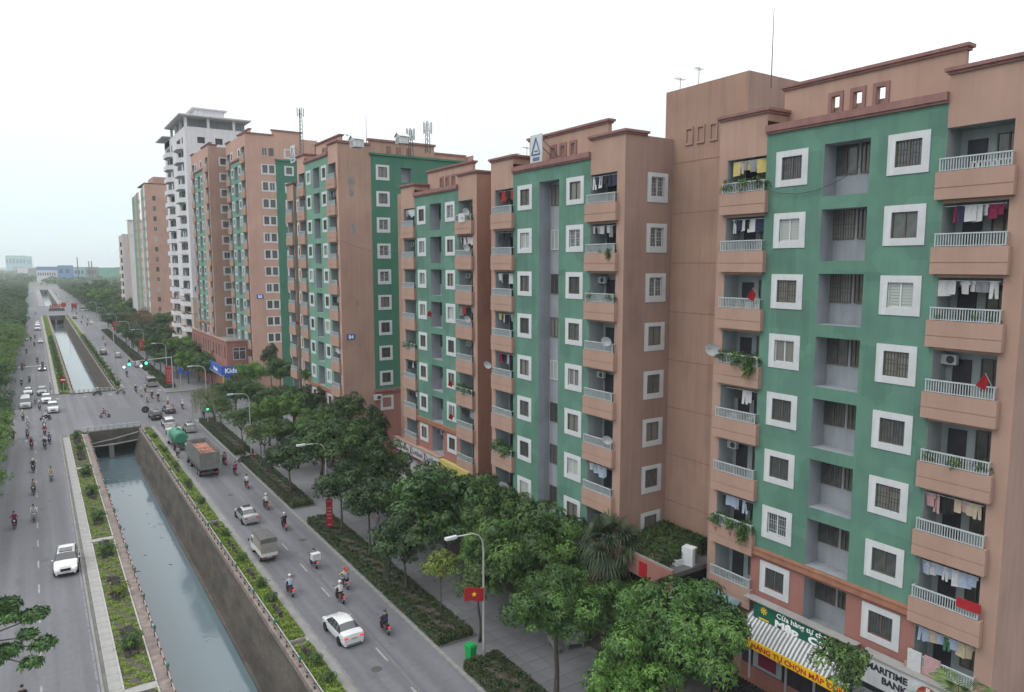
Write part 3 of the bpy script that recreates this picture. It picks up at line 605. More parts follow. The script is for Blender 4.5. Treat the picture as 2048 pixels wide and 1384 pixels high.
HED = [(21.6, 24.1, 20, 38.1, 'clipped dark hedge at the bottom edge beside the green bin'), (21.6, 24.1, 41.4, 69.8, 'long clipped hedge between the green bin and the tall red banner'),
       (21.6, 23.8, 74.8, 97.6, 'clipped hedge with street trees opposite the silver taxi'), (21.6, 23.9, 100.8, 126.3, 'clipped hedge beside the big grey truck up to the junction')]
for (x0, x1, y0, y1, lb) in HED:
    t = thing('hedge', lb, 'hedge', (x0, y0, .12), group='hedges along the right pavement')
    mm = MB(); mm.box(.08, x1 - x0 - .08, .08, y1 - y0 - .08, 0, .4, 0); mm.box(-.06, x1 - x0 + .1, -.08, 0, 0, .14, 1); mm.box(x1 - x0 + .06, x1 - x0 + .2, -.08, y1 - y0, 0, .12, 1); put(mm, 'planting_bed', ['soil', 'concrete'], t)
    w, h = x1 - x0, y1 - y0; bx_ = [(0, .62, 0, h, .05, .62, 1), (w - .55, w, 0, h, .05, .58, 1), (0, w, 0, .6, .05, .6, 1), (0, w, h - .6, h, .05, .6, 1), (.6, w - .5, .5, h - .5, .2, .42, 0)]
    link('foliage', quads_mesh('foliage', slab_leaves(bx_, 190 if y0 < 70 else 120, .12, .07), 'leaf_hedge'), t, kind='stuff')
t = thing('hedge', 'low hedge strip and shrubs beyond the junction beside the side street', 'hedge', (21.6, 196, .12), group='hedges along the right pavement')
link('foliage', quads_mesh('foliage', slab_leaves([(0, 2.2, 0, 130, .05, .6, 1)], 30, .3, .16), 'leaf_hedge'), t, kind='stuff')
t = thing('hedge', 'hedge strip at the island corner behind the parked minibus', 'hedge', (21.9, 165.6, .12), group='hedges along the right pavement')
link('foliage', quads_mesh('foliage', slab_leaves([(0, 1.9, 0, 26, .05, .8, 1)], 60, .2, .12), 'leaf_hedge'), t, kind='stuff')
# left planting beds
LB = [(3.15, 4.85, 28.2, 46.9), (3.15, 4.85, 47.7, 75.6), (3.15, 4.85, 76.8, 104.6), (3.15, 4.85, 105.9, 126.9)]
nb = ['nearest bottom edge', 'beside the white oncoming car', 'third from the camera', 'at the near corner of the junction']
blab = MB()
for i, (x0, x1, y0, y1) in enumerate(LB):
    t = thing('planting_bed', f'grassy planting bed with shrubs left of the canal, {nb[i]}', 'flower bed', (x0, y0, 0), group='planting beds left of the canal')
    w, h = x1 - x0, y1 - y0; mm = MB(); mm.box(0, w, 0, h, 0, .12, 0)
    mm.box(-.1, 0, -.1, h, 0, .2, 1); mm.box(w, w + .1, -.1, h, 0, .2, 1); mm.box(-.1, w + .1, -.8 if i else -.1, -.02, 0, .16, 2); put(mm, 'bed_edging', ['soil', 'post_white', 'concrete_light'], t)
    bx_ = []; mul_ = []
    for j in np.arange(.0, h, .5):
        bx_.append((.04, .45, j, min(j + .5, h), 0, .17, 0)); bx_.append((w - .38, w - .04, j, min(j + .5, h), 0, .17, 0))
        ph = (y0 + j) % 9.7
        if 3.0 < ph < 7.6: mul_.append((.5, w - .42, j, min(j + .5, h), 0, .2, 0))
        else: bx_.append((.45, w - .38, j, min(j + .5, h), 0, .14, 0))
    link('grass', quads_mesh('grass', slab_leaves(bx_, 330 if y0 < 80 else 150, .10, .035), 'leaf_grass'), t, kind='stuff')
    link('purple_groundcover', quads_mesh('purple_groundcover', slab_leaves(mul_, 520, .17, .06), 'mulch'), t, kind='stuff')
SHR = [crown('foliage', 'leaf_open', 14, 1500, .2, .08, 3, .1, 1, .42, .4), crown('foliage', 'leaf_yellow', 10, 900, .22, .09, 3, .1, 1, .42, .4)]
def shrub(x, y, r, lb, gr, var=0, z=.15):
    t = thing('shrub', lb, 'shrub', (x, y, z), group=gr); mm = MB()
    for q in range(5):
        a = q * 1.3; mm.tube([(0, 0, 0), (math.cos(a) * r * .3, math.sin(a) * r * .3, r * .6)], [.03, .012], 4)
    put(mm, 'stems', 'trunk', t); link('foliage', SHR[var], t, (0, 0, r * .75), (0, 0, random.uniform(0, 6)), r)
for i, y in enumerate((33.2, 42.6, 52.3, 61.7, 71.4, 81.9, 91.5, 101.3, 114.8, 123.8)):
    shrub(4.05, y + .4, .75, f"leafy shrub number {['one','two','three','four','five','six','seven','eight','nine','ten'][i]} counted from the bottom in the left canal bed".replace(' number', ''), 'shrubs in the left canal beds', i % 2 if i < 5 else 0)
# right planting beds
RB = [(13.25, 14.3, 24, 46.7), (13.25, 14.3, 47.8, 74.9), (13.25, 14.3, 75.8, 125.6)]
nb = ['at the bottom edge', 'beside the white sedan', 'running up to the junction']
for i, (x0, x1, y0, y1) in enumerate(RB):
    t = thing('planting_bed', f'narrow green planting bed right of the canal, {nb[i]}', 'flower bed', (x0, y0, 0), group='planting beds right of the canal')
    w, h = x1 - x0, y1 - y0; mm = MB(); mm.box(0, w, 0, h, 0, .12, 0); mm.box(w, w + .12, -.6, h, 0, .18, 1); mm.box(-.1, w + .1, -.16, 0, 0, .2, 1); put(mm, 'bed_edging', ['soil', 'concrete_light'], t)
    bx_ = [(.02, .3, 0, h, 0, .3, 1), (w - .36, w, 0, h, 0, .3, 1)]; mu_ = []
    for j in np.arange(0, h, .5):
        (mu_ if (y0 + j) % 7.3 < 2.6 else bx_).append((.3, w - .36, j, min(j + .5, h), 0, .2 + .15 * random.random(), 0))
    link('foliage', quads_mesh('foliage', slab_leaves(bx_, 330 if y0 < 70 else 190, .12, .045), 'leaf_grass'), t, kind='stuff')
    link('purple_groundcover', quads_mesh('purple_groundcover', slab_leaves(mu_, 420, .16, .05), 'mulch'), t, kind='stuff')
for i, y in enumerate((41.5, 44, 54.3, 57.4, 63.6, 70.5, 82, 90, 99, 108, 118)):
    wd_ = ['just above the bottom edge', 'beside the rear of the white sedan', 'left of the white sedan roof', 'beside the motorbike with the blue-shirted rider', 'beside the small canvas truck', 'beside the silver taxi', 'left of the rear wheels of the big truck', 'beside the big grey truck bed', 'beside the front of the grey truck', 'beside the green tanker', 'nearest the junction'][i]
    shrub(13.8, y, .5, f'leafy shrub in the right canal bed, {wd_}', 'shrubs in the right canal beds', 0)
for (x0, y0, y1, lb, w) in ((3.1, 170.6, 437, 'long planted strip left of the farther canal', 1.8), (13.3, 170.6, 437, 'long planted strip right of the farther canal', 1.0)):
    t = thing('planting_bed', lb, 'flower bed', (x0, y0, 0)); mm = MB().box(0, w, 0, y1 - y0, 0, .14); put(mm, 'bed_soil', 'soil', t)
    link('grass', quads_mesh('grass', slab_leaves([(0.05, w - .05, 0, y1 - y0, 0, .22, 0)], 26, .3, .14), 'leaf_grass'), t, kind='stuff')
me = SHR[0]
for k_ in range(2):
    for i in range(18):
        y = 174 + i * 7.4; t = link('shrub', me, None, (4.0 if k_ == 0 else 13.8, y, .7), (0, 0, i), .8, label=('dark round shrub in the strip left of the farther canal' if k_ == 0 else 'dark round shrub in the strip right of the farther canal'), cat='shrub', group=('shrubs left of the farther canal' if k_ == 0 else 'shrubs right of the farther canal'))
# avenue trees far off: one thing each, nothing tells them apart
n_ = 0
for x0, dx, y0, y1, st_ in ((-10, 3, 448, 1050, 9.5), (-19, 4, 450, 1050, 11), (28, 3, 448, 1040, 9.5), (37, 4, 340, 1000, 11), (48, 5, 330, 1000, 12)):
    y = y0
    while y < y1:
        if 446 < y < 456 or 500 < y < 532 or (y < 470 and 28 < x0 and x0 > 45 and y > 360 and False): y += st_; continue
        far_ = max(0, min(1, (y - 520) / 350)); r_ = random.uniform(4.6, 6.4) * (1 - .25 * far_); zc = random.uniform(6.5, 9) * (1.1 if x0 > 30 else 1) * (1 - far_) + 3.6 * far_; x = x0 + random.uniform(-dx, dx) * .5
        t = thing('avenue_tree', 'one of the many green trees lining the far avenue ' + ('on its left' if x0 < 0 else 'on its right'), 'tree', (x, y, 0), 0, 'far avenue trees left' if x0 < 0 else 'far avenue trees right')
        link('crown', CR['L' if n_ % 3 else 'mass'][n_ % 3], t, (0, 0, zc), (0, 0, random.uniform(0, 6)), (r_, r_, r_ * .85)); link('trunk', TRK, t, (0, 0, 0), (0, 0, 0), (1, 1, zc / 7)); n_ += 1; y += st_ * random.uniform(.8, 1.2)
# far woodland as one mass
P = []; NN = []
for i in range(2600):
    y = 480 + 2900 * random.random() ** 1.6; x = random.uniform(-60 - y * .12, 60 + y * .34)
    if -12 < x < 66 and y < 1060: continue
    if x < -10 and y < 1060 and x > -24: continue
    if 20 < x < 90 and y < 560: continue
    r = random.uniform(4.5, 7.5); c = np.array([x, y, random.uniform(2.5, 5) if y > 800 else random.uniform(5, 8)]); n = sph(46); n[:, 2] = np.abs(n[:, 2])
    P.append(c + n * r * np.array([1, 1, .7])); NN.append(n)
link('distant_woodland', quads_mesh('distant_woodland', leaf_cloud(np.vstack(P), np.vstack(NN), 3.4, 2.6, .1, 1), 'leaf_mass'), label='far tree cover spreading to the horizon beyond the avenue', cat='woodland', kind='stuff')
# ------------------------------------------------------------------ window prototypes (facade units, facing -x)
def ring(mb, y0, y1, z0, z1, Y0, Y1, Z0, Z1, x0, x1, mi=0):
    mb.box(x0, x1, Y0, Y1, z1, Z1, mi); mb.box(x0, x1, Y0, Y1, Z0, z0, mi); mb.box(x0, x1, Y0, y0, z0, z1, mi); mb.box(x0, x1, y1, Y1, z0, z1, mi)
def win_meshes(hw, z0, z1, fm, gm, grille, surround=None, louver=False):
    d = {}
    if surround:
        sw, s0, s1 = surround; b = MB(); ring(b, -hw, hw, z0, z1, -sw, sw, s0, s1, -.05, .0); d['s'] = b.mesh('surround', 'white')
    b = MB(); t = .055; ring(b, -hw + t, hw - t, z0 + t, z1 - t, -hw, hw, z0, z1, .06, .13); b.box(.055, .125, -.035, .035, z0 + t, z1 - t)
    d['f'] = b.mesh('window_frame', fm)
    b = MB(); w = hw - t - .035
    if louver:
        n = 8; h = (z1 - z0 - 2 * t) / n
        for i in range(n):
            q = z0 + t + i * h; b.quad([(.09, -w / 2, q), (.09, w / 2, q), (.125, w / 2, q + h * .97), (.125, -w / 2, q + h * .97)])
    else: b.quad([(.115, -w / 2, z0 + t), (.115, w / 2, z0 + t), (.115, w / 2, z1 - t), (.115, -w / 2, z1 - t)])
    d['p'] = b.mesh('pane', gm); d['pw'] = w
    if grille:
        b = MB(); r = .014
        for i in range(1, 8):
            y = -hw + t + i * (2 * (hw - t)) / 8; b.box(.085, .10, y - r, y + r, z0 + t, z1 - t)
        for i in range(1, 6):
            q = z0 + t + i * (z1 - z0 - 2 * t) / 6
            for s_ in (-1, 1):
                if (i + s_) % 3: b.box(.08, .095, min(s_ * .05, s_ * (hw - t)), max(s_ * .05, s_ * (hw - t)), q - r, q + r)
        d['g'] = b.mesh('window_grille', 'metal_dark' if fm == 'frame_dark' else 'metal')
    return d
def variants(hw, z0, z1, sur):
    return [win_meshes(hw, z0, z1, 'frame_dark', 'glass', True, sur), win_meshes(hw, z0, z1, 'frame_dark', 'glass_curtain', False, sur),
            win_meshes(hw, z0, z1, 'frame_dark', 'glass', False, sur), win_meshes(hw, z0, z1, 'frame_white', 'glass_louver', False, sur, True),
            win_meshes(hw, z0, z1, 'frame_white', 'glass', True, sur), win_meshes(hw, z0, z1, 'frame_dark', 'glass_curtain', True, sur), win_meshes(hw, z0, z1, 'frame_white', 'glass_curtain', False, sur)]
WSQ = variants(.70, -.70, .68, (1.11, -1.10, 1.05)); WSD = variants(.68, -.78, .68, (1.05, -1.2, .98))
WN1 = variants(.69, -.62, 1.12, None); WN2 = variants(.27, -.62, 1.12, None); WNS = variants(.55, -.85, .85, None)
def window(parent, x, y, z, wd, rz=0, detail=2):
    c = math.cos(rz); s = math.sin(rz)
    w = link('window', wd.get('s') or wd['f'], parent, (x, y, z), (0, 0, rz))
    if 's' in wd: link('window_frame', wd['f'], w)
    h = (wd['pw'] + .07) / 2
    for sg in (-1, 1): link('pane', wd['p'], w, (0, sg * h, 0))
    if 'g' in wd and detail > 1: link('window_grille', wd['g'], w)
    return w
def balcony_meshes(w):
    h = w / 2; b = MB()
    b.box(-.36, -.24, -h, h, -2.0, -1.22); b.box(-.36, -.24, -h, h, -2.6, -2.06); b.box(-.33, -.24, -h, h, -2.06, -2.0)
    for s_ in (-1, 1):
        a, c = sorted((s_ * h, s_ * (h - .12))); b.box(-.24, .0, a, c, -2.6, -2.06); b.box(-.24, 0, a, c, -2.0, -1.22); b.box(-.24, 0, a, c - .0, -2.06, -2.0)
    b.box(-.24, 1.0, -h + .12, h - .12, -2.0, -1.86)
    m1 = b.mesh('parapet', 'pink')
    r = MB(); q = w - .35; n = int(q / .125)
    for i in range(n + 1):
        y = -q / 2 + i * q / n; r.box(-.31, -.275, y - .022, y + .022, -1.2, -.58)
    m2 = r.mesh('balusters', 'rail')
    r = MB(); r.box(-.34, -.25, -q / 2 - .05, q / 2 + .05, -.6, -.53); r.box(-.34, -.26, -q / 2, q / 2, -1.19, -1.15)
    for s_ in (-1, 1): r.box(-.33, -.26, s_ * q / 2 - .03, s_ * q / 2 + .03, -1.2, -.55); r.box(-.25, 0, s_ * q / 2 - .02, s_ * q / 2 + .02, -.6, -.54)
    return m1, m2, r.mesh('handrail', 'rail')
BALC = balcony_meshes(3.58)
b = MB().box(1.42, 1.5, -.45, .45, -1.86, .45); DOOR = b.mesh('balcony_door', 'door_dark')
CORN = {}
def cornice_box(mb, x0, x1, y0, y1, z, h=.32, o=.22, mi=0):
    mb.box(x0 - o, x1 + o, y0 - o, y1 + o, z - h * .55, z, mi); mb.box(x0 - o * .5, x1 + o * .5, y0 - o * .5, y1 + o * .5, z - h, z - h * .55 - .002, mi)
ROWZ = lambda r: 9.2 + 3.757 * r
BINFO = []
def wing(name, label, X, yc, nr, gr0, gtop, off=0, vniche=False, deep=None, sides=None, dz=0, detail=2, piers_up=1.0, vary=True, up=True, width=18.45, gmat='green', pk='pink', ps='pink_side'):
    """nr rows of flats, rows gr0..gtop-1 are green, pier tops above row nr-1"""
    t = thing(name, label, 'apartment block', (X * K, yc * K, 0), scale=K)
    Z = lambda r: ROWZ(r) + dz
    wd = width + off; g0, g1 = 3.9 + off, 14.7 + off
    zt = Z(nr - 1) + 3.6; zg = Z(gtop - 1) + 2.45; zb = Z(gr0) - 1.95 if gr0 else 0
    pH = []; gH = []; lH = []
    bx = (2.37, 16.22 + off)
    nx = (7.9 + off, 10.7 + off); dn = 1.3
    for r in range(nr):
        z = Z(r)
        for c in bx: pH.append((c - 1.52, c + 1.52, z - 1.86, z + .98, 1.5, 2, 2))
        tgt = gH if r >= gr0 and r < gtop else lH
        for c in (5.78 + off, 12.83 + off): tgt.append((c - .70, c + .70, z - .70, z + .68, .13))
        if not vniche or r < gr0: tgt.append((nx[0], nx[1], z - 1.9, z + 1.1, dn, 3, 3))
    if vniche: gH.append((nx[0], nx[1], Z(gr0) - 1.9, Z(gtop - 1) + 1.1, dn - .1, 3, 3))
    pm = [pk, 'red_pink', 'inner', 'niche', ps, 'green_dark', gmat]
    b = MB(); zlow = zb
    grid_wall(b, 'x', 0, 0, g0, 0, zt, [h for h in pH if h[0] < g0], 0)
    grid_wall(b, 'x', 0, g1, wd, 0, zt, [h for h in pH if h[0] > g0], 0)
    put(b, 'pier_wall', pm, t)
    b = MB(); grid_wall(b, 'x', 0, g0, g1, zb, zg, [h for h in gH], 6); put(b, 'painted_wall', pm, t)
    if gtop < nr:
        b = MB(); grid_wall(b, 'x', 0, g0, g1, zg, zt, [h for h in lH if h[2] > zg], 0); put(b, 'upper_wall', pm, t)
    if gr0:
        b = MB(); grid_wall(b, 'x', 0, g0, g1, 0, zb, [h for h in lH if h[3] < zb + .5], 1); put(b, 'lower_wall', pm, t)
        b = MB(); b.box(-.28, -.003, g0 + .0, g1 - .0, zb - .45, zb - .06, 0); b.box(-.34, -.003, g0, g1, zb - .06, zb + .02, 0); put(b, 'ledge', 'terracotta', t)
    # windows
    for r in range(nr):
        z = Z(r)
        for c in (5.78 + off, 12.83 + off): window(t, 0, c, z, WSQ[random.choice((0, 1, 5, 2, 0, 3, 5, 4, 6))], 0, detail)
        if detail > 1 or True:
            if vniche and gr0 <= r < gtop: window(t, dn - .1 - .14, 9.95 + off, z, WNS[random.choice((0, 2, 3, 1))], 0, detail)
            elif detail > 1:
                window(t, dn - .14, 10.05 + off, z, WN1[random.choice((0, 0, 2, 5))], 0, detail); window(t, dn - .14, 8.9 + off, z, WN2[random.choice((0, 2))], 0, 1)
        for c in bx:
            bl = link('balcony', BALC[0], t, (0, c, z)); link('balusters', BALC[1], bl, kind='stuff'); link('handrail', BALC[2], bl)
            link('balcony_door', DOOR, bl, (0, .7, 0))
            if detail > 1: window(t, 1.36, c - .75, z - .25, WNS[random.choice((0, 2, 1))], 0, 1)
    # roof parapets
    b = MB(); ucor = MB()
    back = deep or 14
    if up:
        hp = [(c + off - .28, c + off + .28, zt - .55, zt + .62, .35) for c in (8.6, 10.0, 11.4)]
        grid_wall(b, 'x', 2.0, g0 + .3, g1 + .3, zt - 2.4, Z(nr - 1) + 5.2, hp, 0); grid_wall(b, 'x', 2.35, g0 + .3, g1 + .3, zt - 2.4, Z(nr - 1) + 5.2, [(*h[:4], 0) for h in hp], 0)
        for q in (g0 + .3, g1 + .3): b.quad([(2.0, q, zt - 2.4), (2.35, q, zt - 2.4), (2.35, q, Z(nr - 1) + 5.2), (2.0, q, Z(nr - 1) + 5.2)], 0)
        cornice_box(ucor, 2.0, 2.35, g0 + .3, g1 + .3, Z(nr - 1) + 5.5)
        fr = MB()
        for c in (8.6, 10.0, 11.4):
            ring(fr, c + off - .27, c + off + .27, zt - .54, zt + .61, c + off - .48, c + off + .48, zt - .8, zt + .85, 1.92, 1.998)
        put(fr, 'parapet_niches', 'cornice', t)
    for (a, c) in ((0.003, g0 - .003), (g1 + .003, wd - .003)):
        b.box(.003, 2.0, a, c, zt - .5, zt, 0); cornice_box(ucor, 0, 2.0, a, c, zt + .3)
    ucor.box(-.24, -.003, g0 + .0, g1 - .0, zg - .1, zg + .3); ucor.box(-.14, -.003, g0, g1, zg - .24, zg - .102)
    b.quad([(.01, .01, zt - 1.2), (back, .01, zt - 1.2), (back, wd - .01, zt - 1.2), (.01, wd - .01, zt - 1.2)], 0)
    b.box(.003, .2, g0, g1, zg, zg + .04, 0)
    put(b, 'roof', [pk], t); put(ucor, 'cornice', 'cornice', t)
    # sides and back
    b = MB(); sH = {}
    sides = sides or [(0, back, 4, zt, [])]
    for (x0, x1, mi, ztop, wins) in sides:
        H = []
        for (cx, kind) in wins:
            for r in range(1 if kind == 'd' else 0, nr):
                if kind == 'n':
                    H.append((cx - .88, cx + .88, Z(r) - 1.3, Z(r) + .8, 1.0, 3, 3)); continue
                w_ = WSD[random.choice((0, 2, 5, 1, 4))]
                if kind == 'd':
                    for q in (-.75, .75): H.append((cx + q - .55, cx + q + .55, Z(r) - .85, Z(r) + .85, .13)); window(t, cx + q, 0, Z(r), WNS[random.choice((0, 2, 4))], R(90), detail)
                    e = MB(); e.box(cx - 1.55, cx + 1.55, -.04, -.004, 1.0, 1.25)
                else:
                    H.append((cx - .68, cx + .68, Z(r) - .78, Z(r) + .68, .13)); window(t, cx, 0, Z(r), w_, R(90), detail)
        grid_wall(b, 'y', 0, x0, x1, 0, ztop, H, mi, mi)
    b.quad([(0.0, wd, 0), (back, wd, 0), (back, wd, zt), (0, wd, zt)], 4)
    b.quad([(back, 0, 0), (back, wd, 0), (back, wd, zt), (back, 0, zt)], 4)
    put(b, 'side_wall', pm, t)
    BINFO.append((t, X, yc, nr, off, dz))
    return t
bA = wing('apartment_block', 'nearest green and terracotta apartment block filling the right edge', 39.0, 15.1, 8, 1, 8, deep=2.3, sides=[(0, 14, 4, ROWZ(7) + 3.6, [])])
bB = wing('apartment_block', 'green block with a full-height grey window shaft, second from the right', 36.4, 40.0, 8, 0, 8, vniche=True, deep=4.9, sides=[(0, 4.9, 4, ROWZ(7) + 3.6, [(3.3, 's')])])
bC = wing('apartment_block', 'green block with a white bank sign band at its foot, third from the right', 39.0, 65.45, 8, 1, 8, deep=2.3, ps='brick_pink', sides=[(0, 14, 4, ROWZ(7) + 3.6, [])])
ZD = ROWZ(9) + 3.6
bD = wing('apartment_block', 'tall block with a blue number plate on its blank pink side wall', 36.5, 99.1, 10, 1, 10, deep=22, gmat='green_hazed', pk='pink_hazed', ps='pink',
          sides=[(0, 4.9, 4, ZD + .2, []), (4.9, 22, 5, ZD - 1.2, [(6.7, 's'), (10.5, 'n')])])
put(MB().box(4.7, 22, -.22, -.003, ZD - 1.3, ZD - 1.0), 'side_cornice', 'green_dark', bD); put(MB().box(4.7, 22, -.3, -.003, ROWZ(1) - 2.1, ROWZ(1) - 1.7), 'side_ledge', 'cornice', bD)
b = MB(); b.quad([(4.9, -.01, 0), (22, -.01, 0), (22, -.01, ROWZ(1) - 2.1), (4.9, -.01, ROWZ(1) - 2.1)]); put(b, 'lower_side_wall', 'red_pink', bD)
b = MB(); b.box(4.9, 15.4, .5, .8, ZD - 2, ZD + .75, 0); b.box(15.4, 21.6, 2.0, 2.3, ZD - 2, ZD - .05, 0)
for q in (7.6, 9.2, 10.8): ring(b, 0, 0, 0, 0, 0, 0, 0, 0, 0, 0) if 0 else b.box(q, q + .7, .42, .498, ZD - .9, ZD + .2, 1)
put(b, 'roof_parapet', ['pink', 'cornice'], bD)
b = MB(); b.box(4.7, 15.6, .3, 1.0, ZD + .75, ZD + 1.05); b.box(15.3, 21.8, 1.8, 2.5, ZD - .05, ZD + .2); b.box(-.1, 4.9, -.22, -.003, ZD - .02, ZD + .28); put(b, 'roof_coping', 'cornice', bD)
# flank wings of block D, stepped back further along the street
t = thing('apartment_block', 'narrow balcony wing stepping back behind the tall block with the number plate', 'apartment block', (37.1 * K, 117.7 * K, 0), scale=K)
b = MB(); H1 = [(1.9, 4.7, 0, 0, 0)]
grid_wall(b, 'x', 0, 0, 3.0, 0, ROWZ(8) + 3.2, [(.7, 2.1, ROWZ(r) - .7, ROWZ(r) + .68, .13) for r in range(9)], 6)
grid_wall(b, 'x', -.4, 3.0, 6.6, 0, ROWZ(8) + 3.6, [(3.3, 6.3, ROWZ(r) - 1.86, ROWZ(r) + .98, 1.5, 2, 2) for r in range(9)], 0)
b.quad([(-.4, 3.0, 0), (0, 3.0, 0), (0, 3.0, ROWZ(8) + 3.6), (-.4, 3.0, ROWZ(8) + 3.6)], 4); b.quad([(-.4, 6.6, 0), (16, 6.6, 0), (16, 6.6, ROWZ(8) + 3.6), (-.4, 6.6, ROWZ(8) + 3.6)], 4)
put(b, 'wall', ['pink', 'red_pink', 'inner', 'niche', 'pink_side', 'green_dark', 'green'], t)
b = MB(); cornice_box(b, -.4, 4, 3.0, 6.6, ROWZ(8) + 3.9); put(b, 'cornice', 'cornice', t)
for r in range(9):
    window(t, 0, 1.4, ROWZ(r), WSQ[random.choice((0, 1, 2))], 0, 1)
    bl = link('balcony', BALC[0], t, (-.4, 4.8, ROWZ(r))); link('balusters', BALC[1], bl, kind='stuff'); link('handrail', BALC[2], bl)
# E and F
ZE = ROWZ(12) + .25
bE = wing('apartment_block', 'thirteen-storey terracotta block with paired side windows and a green rear corner', 40.4, 166.2, 13, 1, 12, deep=16, dz=.25, detail=1, gmat='green_hazed', pk='pink_hazed', ps='pink_hazed',
          sides=[(0, 6.4, 4, ZE + 3.6, [(4.8, 'd')]), (6.4, 15.5, 5, ZE - 1.6, [(9.4, 'n'), (9.4, 's')])])
b = MB()
for r in range(1, 12): ring(b, 0, 0, 0, 0, 0, 0, 0, 0, 0, 0) if 0 else None
for r in range(1, 13):
    z = ROWZ(r) + .25
    if r < 12: ring(b, 3.45, 6.15, z - .85, z + .85, 3.2, 6.4, z - 1.2, z + 1.0, 0, 0) if 0 else (b.box(3.2, 6.4, -.05, -.004, z + .86, z + 1.05), b.box(3.2, 6.4, -.05, -.004, z - 1.2, z - .86), b.box(3.2, 3.49, -.05, -.004, z - .86, z + .86), b.box(4.61, 4.99, -.05, -.004, z - .86, z + .86), b.box(6.11, 6.4, -.05, -.004, z - .86, z + .86))
put(b, 'side_window_surrounds', 'white', bE)
b = MB(); b.box(6.2, 15.7, -.22, -.003, ZE - 1.75, ZE - 1.45, 1); b.box(6.0, 12.6, .6, .9, ZE, ZE + 4.8, 0); b.box(12.6, 20, 3, 3.3, ZE, ZE + 3.3, 0); b.box(6.0, 16, 6, 6.2, ZE - 1.6, ZE + 3.4, 0); b.box(6.2, 15.5, .02, 6, ZE - 1.6, ZE + 3.4, 0)
put(b, 'rear_upper_wall', ['pink_hazed', 'green_dark'], bE)
b = MB(); b.box(5.8, 12.8, .4, 1.1, ZE + 4.8, ZE + 5.1); b.box(12.4, 20.2, 2.8, 3.5, ZE + 3.3, ZE + 3.6); b.box(-.1, 6.2, -.2, -.003, ZE + 3.6, ZE + 3.9); put(b, 'roof_coping', 'cornice', bE)
bF = wing('apartment_block', 'terracotta block with white-framed side windows, left of the thirteen-storey block', 36.9, 187.6, 13, 2, 12, off=3.4, deep=14, dz=.3, detail=1, up=True, gmat='green_hazed', pk='pink_hazed', ps='pink', sides=[(0, 14, 4, ROWZ(12) + 3.6, [(3.4, 's')])])
# podium of E and F
t = thing('shop_podium', 'two-storey pink podium with a roof terrace below the thirteen-storey block', 'podium', (35.5 * K, 169.8 * K, 0), scale=K)
b = MB(); WH = [(1.5 + i * 3.05, 2.7 + i * 3.05, 8.4, 11.2, .2) for i in range(13)] + [(1.6 + i * 3.05, 2.6 + i * 3.05, 4.0, 6.2, .2) for i in range(3, 13)]
grid_wall(b, 'x', 0, 0, 42, 0, 12.4, WH, 0); grid_wall(b, 'y', 0, 0, 12, 0, 12.4, [(1.3, 4.1, 8.2, 11.0, .2), (8.6, 10.0, 8.0, 10.6, .2)], 0)
b.quad([(0, 0, 12.0), (12, 0, 12.0), (12, 42, 12.0), (0, 42, 12.0)], 1); put(b, 'wall', ['red_pink', 'concrete'], t)
b = MB(); b.box(-.25, .15, -.25, 42, 12.4, 12.75); b.box(.15, 12, -.25, .15, 12.4, 12.75); put(b, 'coping', 'pink', t)
for i in range(13): 
    b = MB().box(.1, .14, -.58, .58, -1.38, 1.38); link('window', b.mesh('window', 'glass_curtain' if i % 4 == 1 else 'door_dark'), t, (0, 2.1 + i * 3.05, 9.8))
b = MB(); ring(b, -1.3, 1.3, -1.3, 1.3, -1.4, 1.4, -1.4, 1.4, .02, .1); b.box(.02, .1, -.05, .05, -1.3, 1.3); b.box(.02, .1, -1.3, 1.3, .55, .66)
w = put(b, 'window', 'white', t, loc=(2.7, 0, 9.6), rot=(0, 0, R(90)))
for y_ in (-.68, .68): put(MB().box(.12, .15, -.6, .6, -1.3, 1.3), 'pane', 'glass', w, loc=(0, y_, 0))
b = MB(); ring(b, -.6, .6, -1.2, 1.2, -.7, .7, -1.3, 1.3, .02, .1); b.box(.02, .1, -.04, .04, -1.2, 1.2); w = put(b, 'window', 'white', t, loc=(9.3, 0, 9.3), rot=(0, 0, R(90)))
for y_ in (-.33, .33): put(MB().box(.12, .15, -.27, .27, -1.2, 1.2), 'pane', 'glass', w, loc=(0, y_, 0))
put(MB().box(-.9, -.0, 0.2, 1.0, 0, 5.0), 'entrance_pillar', 'yellow', t); put(MB().box(-.7, -.1, -1.4, -.1, 0, 4.8), 'entrance_door', 'blue_sign', t)
t = thing('shop_sign', 'blue toy shop sign wrapping the podium corner with white lettering', 'sign', (35.2 * K, 169.4 * K, 5.0 * K), scale=K)
b = MB(); b.box(-1.2, -.8, -.4, 13.5, 0, 2.0, 0); b.box(-.8, 6.6, -.8, -.4, 0, 2.0, 0); b.box(-1.3, -.7, -.9, 13.6, -.15, 0, 1); put(b, 'sign_box', ['blue_sign', 'concrete_light'], t)
link('lettering', text_mesh('Kids plaza', 1.5, 'white_text', .02, bold=.03), t, (-.6, -.83, .5), FACE_MY); link('lettering', text_mesh('Kids plaza', 1.1, 'white_text', .02, bold=.02), t, (-1.23, 8, .5), FACE_MX)
